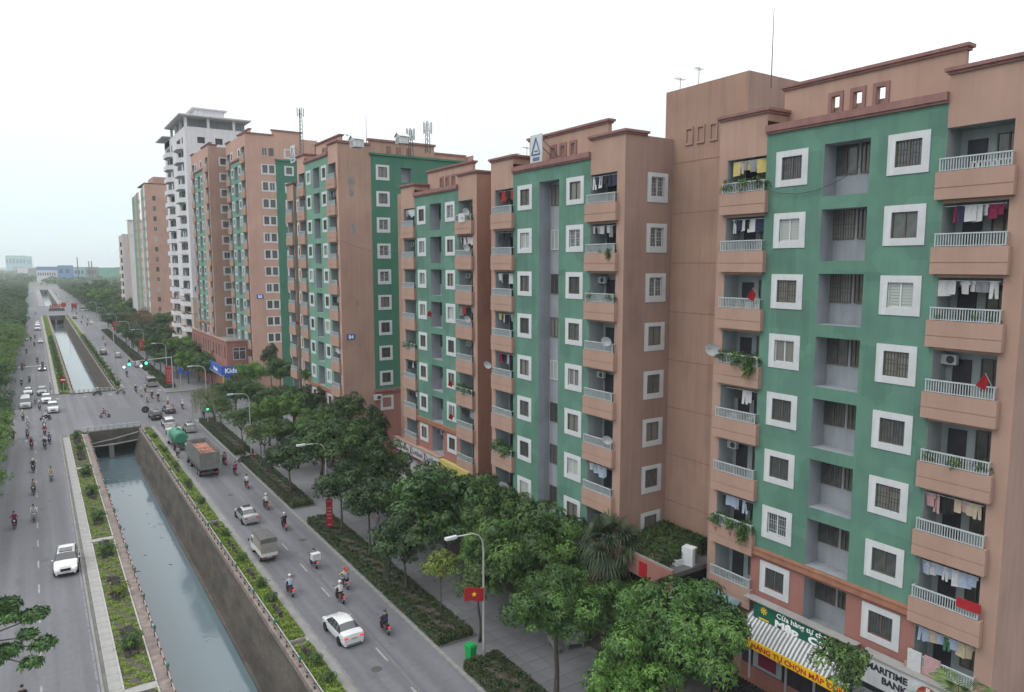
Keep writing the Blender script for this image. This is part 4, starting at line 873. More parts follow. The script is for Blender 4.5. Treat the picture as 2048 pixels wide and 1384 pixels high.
# cores / towers between wings
def core(X, y0, y1, back, zt, label, grooves=True, frames=(), slot=True):
    t = thing('stair_tower', label, 'stair tower', (X * K, y0 * K, 0), scale=K); w = y1 - y0; b = MB()
    H = [(.6, 1.1, ROWZ(r) - 1.2, ROWZ(r) + 1.2, .3) for r in range(8)] if slot else []
    grid_wall(b, 'x', 0, 0, w, 0, zt, H, 0); b.quad([(0, 0, 0), (back, 0, 0), (back, 0, zt), (0, 0, zt)], 1); b.quad([(0, w, 0), (back, w, 0), (back, w, zt), (0, w, zt)], 1)
    b.quad([(0, 0, zt - .9), (back, 0, zt - .9), (back, w, zt - .9), (0, w, zt - .9)], 0); b.quad([(back, 0, 0), (back, w, 0), (back, w, zt), (back, 0, zt)], 1); put(b, 'wall', ['pink_core_shaded', 'pink_side'], t)
    b = MB()
    for r in range(1, 9): b.box(-.008, .0, 1.5, w, ROWZ(r) - 2.03, ROWZ(r) - 1.96)
    put(b, 'groove', 'cornice', t)
    if slot:
        b = MB()
        for r in range(8):
            z = ROWZ(r); ring(b, .65, 1.05, z - 1.15, z + 1.15, .6, 1.1, z - 1.2, z + 1.2, .1, .16); b.box(.1, .16, .6, 1.1, z - .1, z)
            b.box(.25, .29, .6, 1.1, z - 1.2, z + 1.2, 1)
        put(b, 'stair_windows', ['frame_dark', 'glass'], t)
    for f in frames:
        b = MB(); ring(b, f - .25, f + .25, zt - 4.1, zt - 3.1, f - .36, f + .36, zt - 4.25, zt - 2.95, -.1, 0); put(b, 'wall_frame', 'pink_side', t)
    return t
core(41.3, 33.2, 40.9, 8, 42.7, 'tall terracotta stair tower between the nearest block and the next', frames=(2.9, 4.1, 5.2))
core(41.3, 57.6, 66.2, 8, 39.8, 'lower stair tower rising behind the left end of the block with the roof emblem', slot=False)
core(41.3, 82.5, 90, 8, 39, 'stair tower behind the bank block', slot=False)
core(40.5, 117, 123, 8, 47.5, 'stained stair tower behind the tall block with the number plate', slot=False)
b = MB(); b.box(42.2 * K, 50 * K, 57.9 * K, 66 * K, 32, 36.2)
# ------------------------------------------------------------------ white tower (G), far pink (H), pale (I)
def hexbalc(r=1.7):
    b = MB(); pts = [(0, -r), (-.9, -r * .55), (-.9, r * .55), (0, r)]
    for (p, q) in zip(pts, pts[1:]): b.quad([(*p, 0), (*q, 0), (*q, 1.35), (*p, 1.35)])
    b.quad([(*p, 0) for p in pts]); b.quad([(*p, .12) for p in pts]); return b.mesh('balcony', 'tower_white')
HB = hexbalc()
t = thing('white_tower', 'white high-rise with curved balcony stacks and a flat overhanging roof pavilion', 'high-rise', (38.2 * K, 224 * K, 0), scale=K)
ZG = lambda r: 8.2 + 3.757 * r
NG = 16; GT = 68.4; b = MB(); H = []
for r in range(NG):
    for c in (9, 27.5): H.append((c - 5.2, c + 5.2, ZG(r) - .6, ZG(r) + 1.5, 1.6, 2, 2))
grid_wall(b, 'x', 0, 0, 37, 19.5, GT, [h for h in H if h[2] > 19.5], 0); grid_wall(b, 'x', 0, 0, 37, 0, 19.5, [h for h in H if h[3] < 19.5], 1)
grid_wall(b, 'y', 0, 0, 20, 19.5, GT, [(3.2, 5.2, ZG(15) - .5, ZG(15) + 1.2, .3, 3, 3), (8, 10, ZG(15) - .5, ZG(15) + 1.2, .3, 3, 3)], 0); grid_wall(b, 'y', 0, 0, 20, 0, 19.5, [], 1)
b.quad([(0, 37, 0), (20, 37, 0), (20, 37, GT), (0, 37, GT)], 0); put(b, 'wall', ['tower_white', 'tower_cream', 'inner', 'door_dark'], t)
for r in range(NG):
    for c in (9, 27.5):
        bl = link('balcony', HB, t, (0, c, ZG(r) - 1.9), scale=(1.7, 3.3, 1))
        for q in (-3.4, 0, 3.2):
            if random.random() < .7: put(MB().box(-.2, -.1, -1.3, 1.3, 1.4, 3.2), 'balcony_grille', random.choice(('metal', 'metal_dark', 'inner', 'door_dark', 'door_dark')), bl, loc=(0, q / 3.3, 0), scale=(1 / 1.7, 1 / 3.3, 1))
b = MB(); b.box(-1.6, 18, -1.4, 25.6, GT + 2.9, GT + 3.2); b.box(-1.2, 17.6, -1.1, 25.2, GT + 2.7, GT + 2.9); b.box(-2.2, 20, 26.2, 40, GT + .6, GT + .9); put(b, 'overhanging_roof', 'tower_white', t)
b = MB()
for x in (0, 6, 13): b.box(x, x + .7, .1, .8, GT, GT + 2.7)
for y in (8, 16, 24): b.box(0, .7, y, y + .7, GT, GT + 2.7)
b.box(1.5, 17, 3, 24, GT, GT + 2.7, 1); b.box(0, .6, 27, 36, GT - 2, GT + .6); put(b, 'roof_columns', ['tower_white', 'niche'], t)
b = MB(); b.box(4, 12, 6, 14, GT + 3.2, GT + 6.2, 0); b.box(3.1, 12.9, 5.1, 14.9, GT + 6.2, GT + 6.5, 0); put(b, 'roof_house', 'tower_white', t)
b = MB()
for z in (20.0, 15.6, 11.0): b.box(-.2, 20, -.2, -.003, z, z + .25); b.box(-.2, -.003, 0, 37, z, z + .25)
put(b, 'string_course', 'tower_cream', t)
put(MB().box(.6, 1.8, -.05, -.004, 22, 23.4), 'number_plate', 'blue_sign', t)
ZH = ROWZ(13); HX = 2.9
t = thing('apartment_block', 'far tall pink block with a single column of small side windows', 'apartment block', (36.6 * K, 300.6 * K, 0), scale=K)
b = MB(); HH = []
pm = ['pink_hazed', 'tower_white', 'inner', 'green_hazed', 'red_pink', 'tower_cream']
for (a, c, m_, top) in ((0, 2, 0, ZH + 1.4), (2, 5, 1, ZH + 1.2), (5, 9, 3, ZH + .8), (9, 12.5, 0, ZH), (12.5, 18, 4, ZH + .6), (18, 22, 5, ZH), (22, 28, 3, ZH), (28, 34, 0, ZH - .4), (34, 42, 3, ZH - .6)):
    grid_wall(b, 'x', 0 if m_ != 4 else .6, a, c, 11.5, top, [((a + c) / 2 - .7, (a + c) / 2 + .7, ROWZ(r) - .7, ROWZ(r) + .7, .3, 2, 2) for r in range(1, 13)] if m_ != 4 else [], m_); grid_wall(b, 'x', 0, a, c, 0, 11.5, [], 4)
grid_wall(b, 'y', 0, 0, 9.5, 0, ZH + 1.4, [(HX - .55, HX + .55, ROWZ(r) - .85, ROWZ(r) + .85, .15) for r in range(13)], 0); put(b, 'wall', pm, t)
for r in range(13): window(t, HX, 0, ROWZ(r), WNS[r % 5], R(90), 1)
b = MB(); cornice_box(b, 0, 9.5, 0, 20, ZH + 1.8); put(b, 'cornice', 'cornice', t); put(MB().box(4, 12, 8, 22, ZH, ZH + 5), 'roof_house', 'pink', t)
t = thing('apartment_block', 'farthest pale grey block with slim windows, left end of the row', 'apartment block', (36.4 * K, 380 * K, 0), scale=K)
b = MB(); ZI = 44.2
HI = [(5.2, 7.4, ROWZ(r) - .7, ROWZ(r) + .6, .2) for r in range(9)]
grid_wall(b, 'y', 0, 2.5, 16, 0, ZI + 6, HI, 0); grid_wall(b, 'x', 2.5, 0, 8, 0, ZI + 5.6, [], 1); grid_wall(b, 'x', 0, 8, 24, 0, ZI - .5, [(12, 18, ROWZ(r) - 1, ROWZ(r) + 1.2, 1, 2, 2) for r in range(9)], 1); b.quad([(0, 8, 0), (2.5, 8, 0), (2.5, 8, ZI), (0, 8, ZI)], 0)
put(b, 'wall', ['tower_white', 'tower_cream', 'door_dark'], t)
for r in range(9): put(MB().box(.1, .16, -1.1, 1.1, -.65, .65), 'window', 'door_dark', t, loc=(6.3, 0, ROWZ(r)), rot=(0, 0, R(90))); link('balcony', HB, t, (0, 15, ROWZ(r) - 2.4), scale=(1, 1.6, 1))
b = MB(); b.box(2.2, 16, -.3, .3, ZI - .6, ZI); b.box(2.0, 16, -.5, 8, ZI + 6, ZI + 6.3); put(b, 'cornice', 'tower_white', t)
# leaning grey glass slab and low coloured buildings in the distance
def lowb(name, x, y, w, d, h, m_, label, win=0):
    t = thing(name, label, 'building', (x, y, 0)); b = MB(); H = [(1.5 + i * (w - 3) / max(win, 1), 1.5 + i * (w - 3) / max(win, 1) + (w - 3) / max(win, 1) * .55, h * .55, h * .8, .3, 1, 1) for i in range(win)]
    grid_wall(b, 'y', 0, 0, w, 0, h, H, 0); b.quad([(0, 0, 0), (0, d, 0), (0, d, h), (0, 0, h)], 0); b.quad([(0, 0, h), (w, 0, h), (w, d, h), (0, d, h)], 2); put(b, 'wall', [m_, 'door_dark', 'concrete'], t)
    put(MB().box(-.3, w + .3, -.3, 0, h - .1, h + .5), 'parapet', 'concrete_light', t); return t
mat('far_blue', (.09, .20, .42), .8, .05); mat('far_teal', (.22, .42, .45), .8, .05); mat('far_green', (.10, .30, .22), .9, .1, .1); mat('glass_slab', (.17, .21, .24), .4, .1)
lowb('far_building', 6, 1345, 30, 20, 23, 'far_blue', 'blue-walled long building behind the white one at the end of the avenue', 0)
lowb('far_building', 5.5, 1310, 27, 16, 18, 'tower_white', 'low white building with a row of dark windows beyond the trees', 8)
lowb('far_building', 33, 1300, 20, 20, 25, 'far_blue', 'strong blue block right of the low white building', 2)
lowb('far_building', 53, 1290, 16, 20, 22.5, 'far_teal', 'pale teal building right of the strong blue block', 3)
lowb('far_building', 69, 1280, 16, 20, 22.5, 'concrete', 'unfinished grey concrete building beside the green netted one', 4)
lowb('far_building', 85, 1270, 28, 20, 21.5, 'far_green', 'green-netted building left of the leaning glass slab', 0)
t = thing('glass_slab_building', 'leaning dark grey glass-faced slab beside the palest apartment block', 'building', (66, 560, 0)); b = MB(); b.quad([(0, 0, -1), (22, 6, -1), (15, 6, 20), (-9, 0, 20)]); b.quad([(22, 6, -1), (15, 6, 20), (15, 26, 20), (22, 26, -1)]); b.quad([(-9, 0, 20), (15, 6, 20), (15, 26, 20), (-9, 20, 20)]); put(b, 'glass_face', 'glass_slab', t)
lowb('edge_building', -44, 420, 28.8, 20, 27, 'concrete', 'grey building sliver behind the trees at the left edge', 3)
lowb('far_tower', -74, 3060, 62, 30, 58, 'far_teal', 'hazy pale tower block on the horizon at the far left', 6)
lowb('far_tower', -38, 3150, 41, 30, 56.5, 'far_teal', 'hazy boxy tower block on the horizon right of its neighbour', 6)
for i in range(40):
    x, y = random.uniform(-60, 520), random.uniform(1650, 2900)
    lowb('far_house', x, y, random.uniform(14, 34), 14, random.uniform(11, 21), random.choice(('tower_white', 'concrete', 'tower_white', 'far_teal')), 'small pale house among the trees near the horizon')['group'] = 'houses near the horizon'
for (x, y, h, lb) in ((58.6, 1290, 38, 'thin chimney-like mast on the skyline left of centre'), (73, 1280, 32, 'shorter mast on the skyline near the glass slab'), (76, 1270, 32, 'shortest mast on the skyline beside its twin')):
    t = thing('mast', lb, 'mast', (x, y, 0)); put(MB().tube([(0, 0, 0), (0, 0, h)], [1.0, .7], 6), 'pole', 'metal_dark', t)
# ------------------------------------------------------------------ shops and shop signs
def FP(x, y, z): return (x * K, y * K, 26 + (z - 26) * K)       # facade drawing units to metres (heights taken from a 26 m datum)
# block A shop front
t = thing('storefront', 'glazed shop front under the striped awning of the nearest block', 'shop front', FP(39, 22, -3.6), scale=K)
b = MB(); b.box(-.04, .0, -6.5, 8.2, 1.8, 5.6, 1); b.box(-2.2, -.04, -6.8, 8.4, 1.2, 1.8, 2); b.box(-2.6, -2.2, -6.8, 8.4, .6, 1.2, 2); b.box(-.12, -.045, -6.5, 8.2, 1.8, 2.7, 0)
for y in (-6.4, -4.2, -1.9, .4, 2.6, 4.6, 7.4): b.box(-.2, -.125, y, y + .14, 1.8, 5.5, 3)
put(b, 'glazing', ['red_pink', 'door_dark', 'terracotta', 'metal'], t)
b = MB(); b.box(-.16, -.13, 5.0, 7.2, 2.8, 5.0, 0); b.box(-.16, -.13, -1.7, .2, 2.3, 5.2, 0); b.box(-.175, -.162, 5.4, 6.8, 3.0, 3.9, 1); b.box(-.175, -.162, -1.3, -.2, 2.8, 4.2, 1); put(b, 'window_poster', ['inner', 'cloth_maroon'], t)
t = thing('awning', 'grey and white striped awning with a yellow lettered valance', 'awning', FP(38.9, 22.6, 0), scale=K)
sm = [MB(), MB()]; n = 58; w = 7.2
for i in range(n):
    a = -1.0 + i * (w + .6) / n; c = -1.0 + (i + 1) * (w + .6) / n; q = sm[i % 2]
    p = [(0, 0, 3.15), (-.55, 0, 2.92), (-1.15, 0, 2.42), (-1.6, 0, 1.95)]
    for u, v in zip(p, p[1:]): q.quad([(u[0], a, u[2]), (v[0], a, v[2]), (v[0], c, v[2]), (u[0], c, u[2])])
put(sm[0], 'canopy_stripe', 'white', t); put(sm[1], 'canopy_stripe', 'truck_grey', t)
b = MB(); b.box(-1.64, -1.6, -1.0, w - .4, 1.35, 1.96); put(b, 'valance', 'yellow', t)
b = MB(); b.quad([(0, w - .4, 3.15), (-.55, w - .4, 2.92), (-1.15, w - .4, 2.42), (-1.6, w - .4, 1.95), (0, w - .4, 1.95)]); put(b, 'end_panel', 'canvas', t)
link('lettering', text_mesh('CỬA HÀNG TỰ CHỌN MẬP CÔN', .46, 'red_text', .008, bold=.012), t, (-1.655, 6.85, 1.47), FACE_MX, (1.12, 1, 1))
t = thing('shop_sign', 'dark green shop sign with a yellow flower and white lettering above the striped awning', 'sign', FP(38.7, 22.8, 0), scale=K)
b = MB(); b.box(-.35, -.05, -.8, 6.15, 2.68, 4.05, 0); b.box(-.5, .2, -.9, 6.9, 4.05, 4.12, 1); put(b, 'sign_board', ['green_sign', 'concrete_light'], t)
b = MB()
for i in range(8):
    a = i * math.pi / 4; c, s_ = math.cos(a), math.sin(a); cy_, cz_ = 5.35, 3.6
    P_ = [(0, .05), (.05, .18), (0, .30), (-.05, .18)]; b.quad([(-.36, cy_ + u * c - v * s_, cz_ + u * s_ + v * c) for u, v in P_])
b.ball((-.36, 5.35, 3.6), (.02, .08, .08), 8, 4); b.box(-.37, -.355, 4.95, 5.7, 2.98, 3.08); put(b, 'flower_emblem', 'yellow', t)
link('lettering', text_mesh('Cửa hàng tự chọn', .46, 'white_text', .01, bold=.008), t, (-.36, 4.4, 3.56), FACE_MX, (1.12, 1, 1))
link('lettering', text_mesh('Mập', .58, 'white_text', .01, bold=.03), t, (-.36, 4.5, 2.98), FACE_MX, (1.6, 1, 1)); link('lettering', text_mesh('Côn', .58, 'white_text', .01, bold=.03), t, (-.36, 2.1, 2.98), FACE_MX, (1.6, 1, 1))
b = MB()
for i in range(26): b.box(-.362, -.352, -.4 + i * .22, -.26 + i * .22, 2.73, 2.79)
put(b, 'small_print', 'white_text', t)
t = thing('bank_sign', 'white bank sign with black lettering and a red round emblem at the bottom right', 'sign', FP(38.7, 14.8, 0), scale=K)
b = MB(); b.box(-.5, -.1, 0, 6.6, 2.35, 4.0, 0); b.box(-.6, .2, -.1, 6.7, 4.0, 4.08, 1); b.box(-.62, -.5, -.05, 2.0, 3.75, 4.02, 1); put(b, 'sign_board', ['white', 'concrete_light'], t)
link('lettering', text_mesh('MARITIME', .52, 'black_text', .01, bold=.02), t, (-.51, 6.3, 3.3), FACE_MX); link('lettering', text_mesh('BANK', .52, 'black_text', .01, bold=.02), t, (-.51, 5.4, 2.75), FACE_MX)
b = MB(); b.ball((-.5, 2.9, 3.15), (.03, .62, .62), 18, 6); put(b, 'round_emblem', 'red', t); b = MB(); b.box(-.56, -.535, 2.8, 3.0, 2.6, 3.7); b.box(-.56, -.535, 2.5, 3.3, 3.1, 3.25); put(b, 'emblem_mark', 'white_text', t)
# block C bank band
t = thing('bank_sign', 'long white bank sign band with three red crossed emblems below the third block', 'sign', FP(38.9, 73.5, 0), scale=K)
b = MB(); b.box(-.5, 0, 0, 12.7, 2.15, 3.5, 0); b.box(-.55, 0, 0, 12.7, 1.95, 2.14, 1); b.box(-.6, .1, -.1, 12.8, 3.5, 3.6, 2); put(b, 'sign_board', ['white', 'cloth_maroon', 'pink'], t)
for i, y in enumerate((11.6, 7.8, 3.9)):
    link('lettering', text_mesh('SeABank', .8, 'black_text', .01), t, (-.51, y - .7, 2.5), FACE_MX)
    b = MB(); b.quad([(-.515, y, 3.3), (-.515, y - .2, 3.3), (-.515, y - .65, 2.35), (-.515, y - .45, 2.35)]); b.quad([(-.52, y - .65, 3.3), (-.52, y - .45, 3.3), (-.52, y, 2.35), (-.52, y - .2, 2.35)]); put(b, 'cross_emblem', 'cloth_maroon', t)
t = thing('shop_sign', 'gold shop sign panel with a dark letter beside the long white bank band', 'sign', FP(38.9, 66.5, 0), scale=K)
put(MB().box(-.55, 0, 0, 6.9, 1.5, 3.45), 'sign_board', 'cloth_yellow', t); link('lettering', text_mesh('e', 1.9, 'cloth_maroon', .01, bold=.05), t, (-.56, 5.6, 1.9), FACE_MX)
t = thing('storefront', 'white rendered bank shop front under the long sign band', 'shop front', FP(39, 73.5, -3.6), scale=K)
b = MB(); b.box(-.15, -.01, 0, 12.6, 0, 5.7, 0); b.box(-.2, -.16, 3, 4.6, 2.2, 4.6, 1); b.box(-.2, -.16, 8.6, 9.6, 2.2, 4.6, 1); b.box(-.2, -.16, .3, 1.8, 1, 4.6, 2); put(b, 'shop_wall', ['tower_white', 'truck_grey', 'cloth_khaki'], t)
# canopies, terrace, lean-to roofs
t = thing('canopy_roof', 'grey-green tin canopy roof at the foot of the second block', 'canopy', FP(36.4, 43, 0), scale=K)
b = MB(); b.box(-1.2, .2, -3.2, 15.2, 3.55, 3.8, 0); b.box(-2.6, -1.2, 4, 9, 3.3, 3.5, 1); b.box(-2.7, -2.6, 4, 9, 1.9, 3.5, 2); put(b, 'roof_sheet', ['concrete', 'roof_tin', 'cloth_blue'], t)
t = thing('roof_terrace', 'planted shop roof terrace with a red fascia between the first two blocks', 'terrace', FP(36.6, 33.9, 0), scale=K)
b = MB(); b.box(-.8, 4.6, 0, 6.0, 4.2, 4.55, 0); b.box(-1.0, -.8, -.2, 6.0, 3.4, 4.9, 1); b.box(-1.03, -1.0, 2.2, 3.0, 3.5, 4.6, 2); b.box(-.95, -.8, -.2, 6, 4.9, 5.0, 3); b.box(-.2, 4.6, .3, 5.8, -3.6, 4.2, 4); put(b, 'terrace_slab', ['pavement_dark', 'red_pink', 'red', 'concrete', 'plaster_black'], t)
for i, (x, y, w_, d_) in enumerate(((-.3, 1.2, .3, 1.9), (1.0, 1.0, .35, 2.3), (2.4, 1.6, .35, 2.6), (3.7, 1.2, .3, 3.0))):
    bl = put(MB().box(x - w_, x + w_, y, y + d_ + 1.4, 4.551, 4.9), 'planter', 'concrete', t); link('foliage', quads_mesh('foliage', slab_leaves([(x - w_ - .1, x + w_ + .1, y, y + d_ + 1.4, 4.8, 5.15 + .2 * i, 1)], 170, .2, .09), 'leaf_hedge'), bl, kind='stuff')
for i, (x, y, r) in enumerate(((38.2, 38.9, .5), (39.6, 38.2, .55), (38.6, 37.4, .45), (39.9, 36.6, .5), (38.0, 36.2, .4), (39.0, 35.6, .45), (37.2, 38.0, .4), (37.0, 36.6, .35))):
    p = FP(x, y, 4.6); t = thing('potted_plant', f"leafy potted plant on the shop roof terrace, {['at its left rear','by the wall at the rear','left of centre','near the stair tower wall','in the middle row','at the right rear','at the left front edge','at the right front edge'][i]}", 'plant', p, group='plants on the shop roof terrace')
    put(MB().tube([(0, 0, 0), (0, 0, .28)], [.16, .22], 8), 'pot', 'terracotta', t); link('foliage', SHR[0], t, (0, 0, .55), (0, 0, i), r)
t = thing('planter_trough', 'white trough planter on the shop roof terrace', 'planter', FP(37.6, 34.9, 4.55)); put(MB().box(-.4, .4, -.22, .22, 0, .4), 'trough', 'white', t); put(MB().box(-.34, .34, -.16, .16, .4, .42), 'soil', 'soil', t)
def ac(loc, rz, label, s=1, g='air conditioner units'):
    t = thing('air_conditioner', label, 'air conditioner', loc, rz, g, s)
    b = MB(); b.box(-.16, .16, -.45, .45, 0, .62); put(b, 'casing', 'white', t); b = MB(); b.tube([(-.165, -.1, .31), (-.18, -.1, .31)], .24, 14); put(b, 'fan_grille', 'metal_dark', t); b = MB(); b.box(-.16, .2, -.4, -.36, -.05, 0); b.box(-.16, .2, .36, .4, -.05, 0); put(b, 'bracket', 'metal_dark', t)
t = thing('vent_cabinet', 'tall pale cabinet standing at the right end of the shop roof terrace', 'cabinet', FP(38.2, 34.5, 4.55), R(15)); put(MB().box(-.3, .3, -.38, .38, 0, 1.15), 'casing', 'white', t); put(MB().box(.06, .28, -.395, -.381, .08, 1.05), 'vent_grille', 'canvas', t)
t = thing('lean_to_roof', 'grey-blue tin lean-to roof left of the striped awning', 'canopy', FP(39, 30.2, 0), scale=K)
b = MB(); b.quad([(0, 0, 3.5), (-2.0, 0, 2.6), (-2.0, 3.6, 2.7), (0, 3.6, 3.6)]); b.quad([(0, 0, 3.46), (-2.0, 0, 2.56), (-2.0, 3.6, 2.66), (0, 3.6, 3.56)]); b.box(-2.05, -1.98, 0, 3.6, 2.45, 2.6); put(b, 'roof_sheet', 'roof_tin', t)
t = thing('parking_roof', 'dark corrugated roof of a low parking shelter at the bottom edge', 'shelter', (30.6, 21.0, 0))
b = MB()
for i in range(22): b.box(0, 2.1, i * .23, i * .23 + .13, 2.3, 2.36)
b.box(0, 2.1, 0, 5.0, 2.26, 2.3)
for y in (.2, 4.8): b.box(0.1, .16, y - .03, y + .03, .12, 2.26)
put(b, 'roof_sheet', 'plaster_black', t)
# ------------------------------------------------------------------ roof objects
def mast(loc, h, label, r=.035):
    t = thing('roof_mast', label, 'mast', loc); put(MB().tube([(0, 0, 0), (0, 0, h * .45), (0, 0, h)], [r, r * .8, r * .5], 6), 'pole', 'metal_dark', t); return t
mast((37.2, 28.3, 36.4), 4.6, 'tall thin lightning mast on the roof of the nearest stair tower')
mast((34, 82.5, 40.2), 3.6, 'thin mast on the roof of the block with the number plate')
def tv(loc, label, h=1.2):
    t = thing('tv_antenna', label, 'antenna', loc, random.uniform(0, 3), 'television antennas on the roofs'); b = MB().tube([(0, 0, 0), (0, 0, h)], .02, 5)
    b.tube([(-.5, 0, h * .9), (.5, 0, h * .95)], .012, 4)
    for i in range(5): b.tube([(-.45 + i * .2, -.25, h * .92), (-.45 + i * .2, .25, h * .92)], .01, 4)
    put(b, 'aerial', 'metal_dark', t)
tv((36.5, 33.3, 37.4), 'television aerial on the corner of the tallest near stair tower'); tv((36.5, 52.7, 35.0), 'television aerial on the left tower of the second block'); tv((37.2, 55.5, 34.6), 'left of two aerials on the lower stair tower', 1.5)
tv((36.6, 35, 37.4), 'small stub aerial at the left of the near stair tower roof', .9); tv((34.5, 90, 41.5), 'small aerial on the roof left of the number-plate block mast', 1.0)
def telecom(loc, h, label, n=3):
    t = thing('telecom_mast', label, 'telecom mast', loc, 0, 'telecom masts on the roofs'); b = MB()
    for a in (0, 2.09, 4.19): b.tube([(math.cos(a) * .35, math.sin(a) * .35, 0), (math.cos(a) * .2, math.sin(a) * .2, h)], .04, 5)
    for i in range(int(h / .6)):
        z = i * .6; q = .35 - .15 * z / h; q2 = .35 - .15 * (z + .6) / h
        for a in (0, 2.09, 4.19): b.tube([(math.cos(a) * q, math.sin(a) * q, z), (math.cos(a + 2.09) * q2, math.sin(a + 2.09) * q2, z + .6)], .02, 4)
    put(b, 'lattice', 'metal_dark', t)
    for i in range(n):
        a = i * 6.28 / n; p = MB().box(-.07, .07, -.1, .1, 0, 1.3); put(p, 'panel_antenna', 'metal', t, loc=(math.cos(a) * .5, math.sin(a) * .5, h - 1.2)); put(MB().tube([(math.cos(a) * .2, math.sin(a) * .2, h - .9), (math.cos(a) * .48, math.sin(a) * .48, h - .9)], .03, 4), 'antenna_arm', 'metal_dark', t)
telecom((37, 116.5, 43.6), 7.0, 'telecom mast with grey panels left of the number-plate block roof', 4)
telecom((40, 83, 39.3), 3.3, 'wide cluster of panel antennas, left of the two rooftop masts', 6); telecom((40, 78.4, 39.2), 3.5, 'slim lattice telecom mast, right of the two rooftop masts', 3)
for (p, s_, lb) in (((33.4, 84, 40.0), .8, 'small white gabled ventilation house left on the roof of the number-plate block'), ((36.5, 78, 39.9), .7, 'small white gabled ventilation house right on the roof of the number-plate block')):
    t = thing('roof_vent_house', lb, 'vent house', p, 0, 'white vent houses', s_); b = MB(); b.box(-.8, .8, -.8, .8, 0, 1.1); b.quad([(-1, -1, 1.1), (1, -1, 1.1), (1, 0, 1.7), (-1, 0, 1.7)]); b.quad([(-1, 1, 1.1), (1, 1, 1.1), (1, 0, 1.7), (-1, 0, 1.7)]); b.quad([(-.8, -.8, 1.1), (-.8, .8, 1.1), (-.8, 0, 1.6)]); put(b, 'housing', 'white', t)
    b = MB()
    for i in range(5): b.box(-.83, -.801, -.6, .6, .15 + i * .18, .22 + i * .18)
    put(b, 'vent_louvers', 'truck_grey', t)
def emblem(loc, w, h, label):
    t = thing('roof_sign', label, 'sign', loc); b = MB().box(-.06, .0, -w / 2, w / 2, 0, h); put(b, 'board', 'white', t)
    b = MB(); A_ = [(0, h * .88), (w * .36, h * .3), (-w * .36, h * .3)]
    for i in range(3):
        p, q = A_[i], A_[(i + 1) % 3]; b.tube([(-.09, p[0], p[1]), (-.09, q[0], q[1])], .05, 4)
    b.tube([(-.09, w * .12, h * .42), (-.09, -w * .14, h * .42)], .04, 4); put(b, 'triangle_emblem', 'cloth_blue', t)
    b = MB()
    for i in range(6): b.box(-.09, -.061, -w * .3 + i * w * .1, -w * .3 + i * w * .1 + w * .07, h * .08, h * .2)
    put(b, 'caption_strokes', 'cloth_blue', t); b = MB().tube([(0, w * .3, h * .9), (1.4, -.6 * w, 0)], .03, 4); b.tube([(0, -w * .3, h * .9), (1.4, -w, 0)], .03, 4); put(b, 'stay_rod', 'metal_dark', t)
emblem(FP(36.9, 51.8, 34.75), 1.5, 2.1, 'white roof sign with a blue triangle emblem above the second block'); emblem((32.2, 105.4, 40.6), 2.0, 2.4, 'white roof sign with a blue triangle emblem on the number-plate block')
def plate(loc, rz, txt, label, s_=.62):
    t = thing('number_plate', label, 'sign', loc, rz); put(MB().box(-.9 * s_, .9 * s_, -.06, 0, 0, 1.1 * s_), 'plate', 'blue_sign', t)
    link('lettering', text_mesh(txt, 1.0 * s_, 'white_text', .01, align='CENTER', bold=.02), t, (0, -.07, .2 * s_), FACE_MY)
plate((33.2, 99.1 * K - .03, 16.6), 0, 'B4', 'blue number plate reading B4 on the blank pink side wall'); plate((37.2, 166.2 * K - .03, 19.4), 0, 'B5', 'blue number plate on the side wall of the thirteen-storey block', .75)
ac((36.5, 99.1 * K - .4, 8.55), R(90), 'outdoor unit below the lowest window of the green side wall', 1.1)
for (x, z, rx, rz_) in ((38.2, 36.0, .9, 1.9), (38.4, 31.5, .55, 1.0), (38.5, 18.9, .4, .5), (38.4, 12.5, .35, .6)):
    pass
mat('stain', (.22, .20, .19), .95, .2, 2)
b = MB()
for (cx, cz, rx, rz_) in ((38.3, 37.8, .75, .9), (38.45, 36.3, .5, .8), (38.6, 31.2, .45, .9), (38.9, 20.6, .35, .5), (39.3, 14.4, .3, .45), (37.9, 14.6, .3, .2)):
    b.quad([((cx + math.cos(q * .52) * rx * random.uniform(.6, 1.1)) * K, 99.1 * K - .012, 26 + (cz + math.sin(q * .52) * rz_ * random.uniform(.7, 1.1) - 26) * K) for q in range(12)])
put(b, 'wall_patch', 'stain', label='grey repair patches on the blank pink side wall', cat='wall patch')
# ------------------------------------------------------------------ things on the balconies
NAMES = {0: 'nearest block', 1: 'window-shaft block', 2: 'bank block', 3: 'number-plate block', 5: 'thirteen-storey block', 4: 'block left of the thirteen-storey one'}
BL = [bA, bB, bC, bD]; DATA = [(39.0, 15.1, 8), (36.4, 40.0, 8), (39.0, 65.45, 8), (36.5, 99.1, 10)]
FL = lambda r, n: ['top', 'second from top', 'third from top', 'fourth from top', 'fifth from top', 'sixth from top', 'seventh from top', 'eighth from top', 'ninth from top', 'tenth from top'][n - 1 - r]
def bpos(bi, r, side, dx=0, dy=0, dzz=0):
    X, yc, n = DATA[bi]; c = 2.37 if side else 16.22
    return (X * K + dx, (yc + c) * K + dy, 26 + (5.6 + 3.757 * r - 26) * K + dzz)
def bl_label(what, bi, r, side): return f"{what}, {'right' if side else 'left'} balcony, {FL(r, DATA[bi][2])}, {NAMES[bi]}"
GM = []
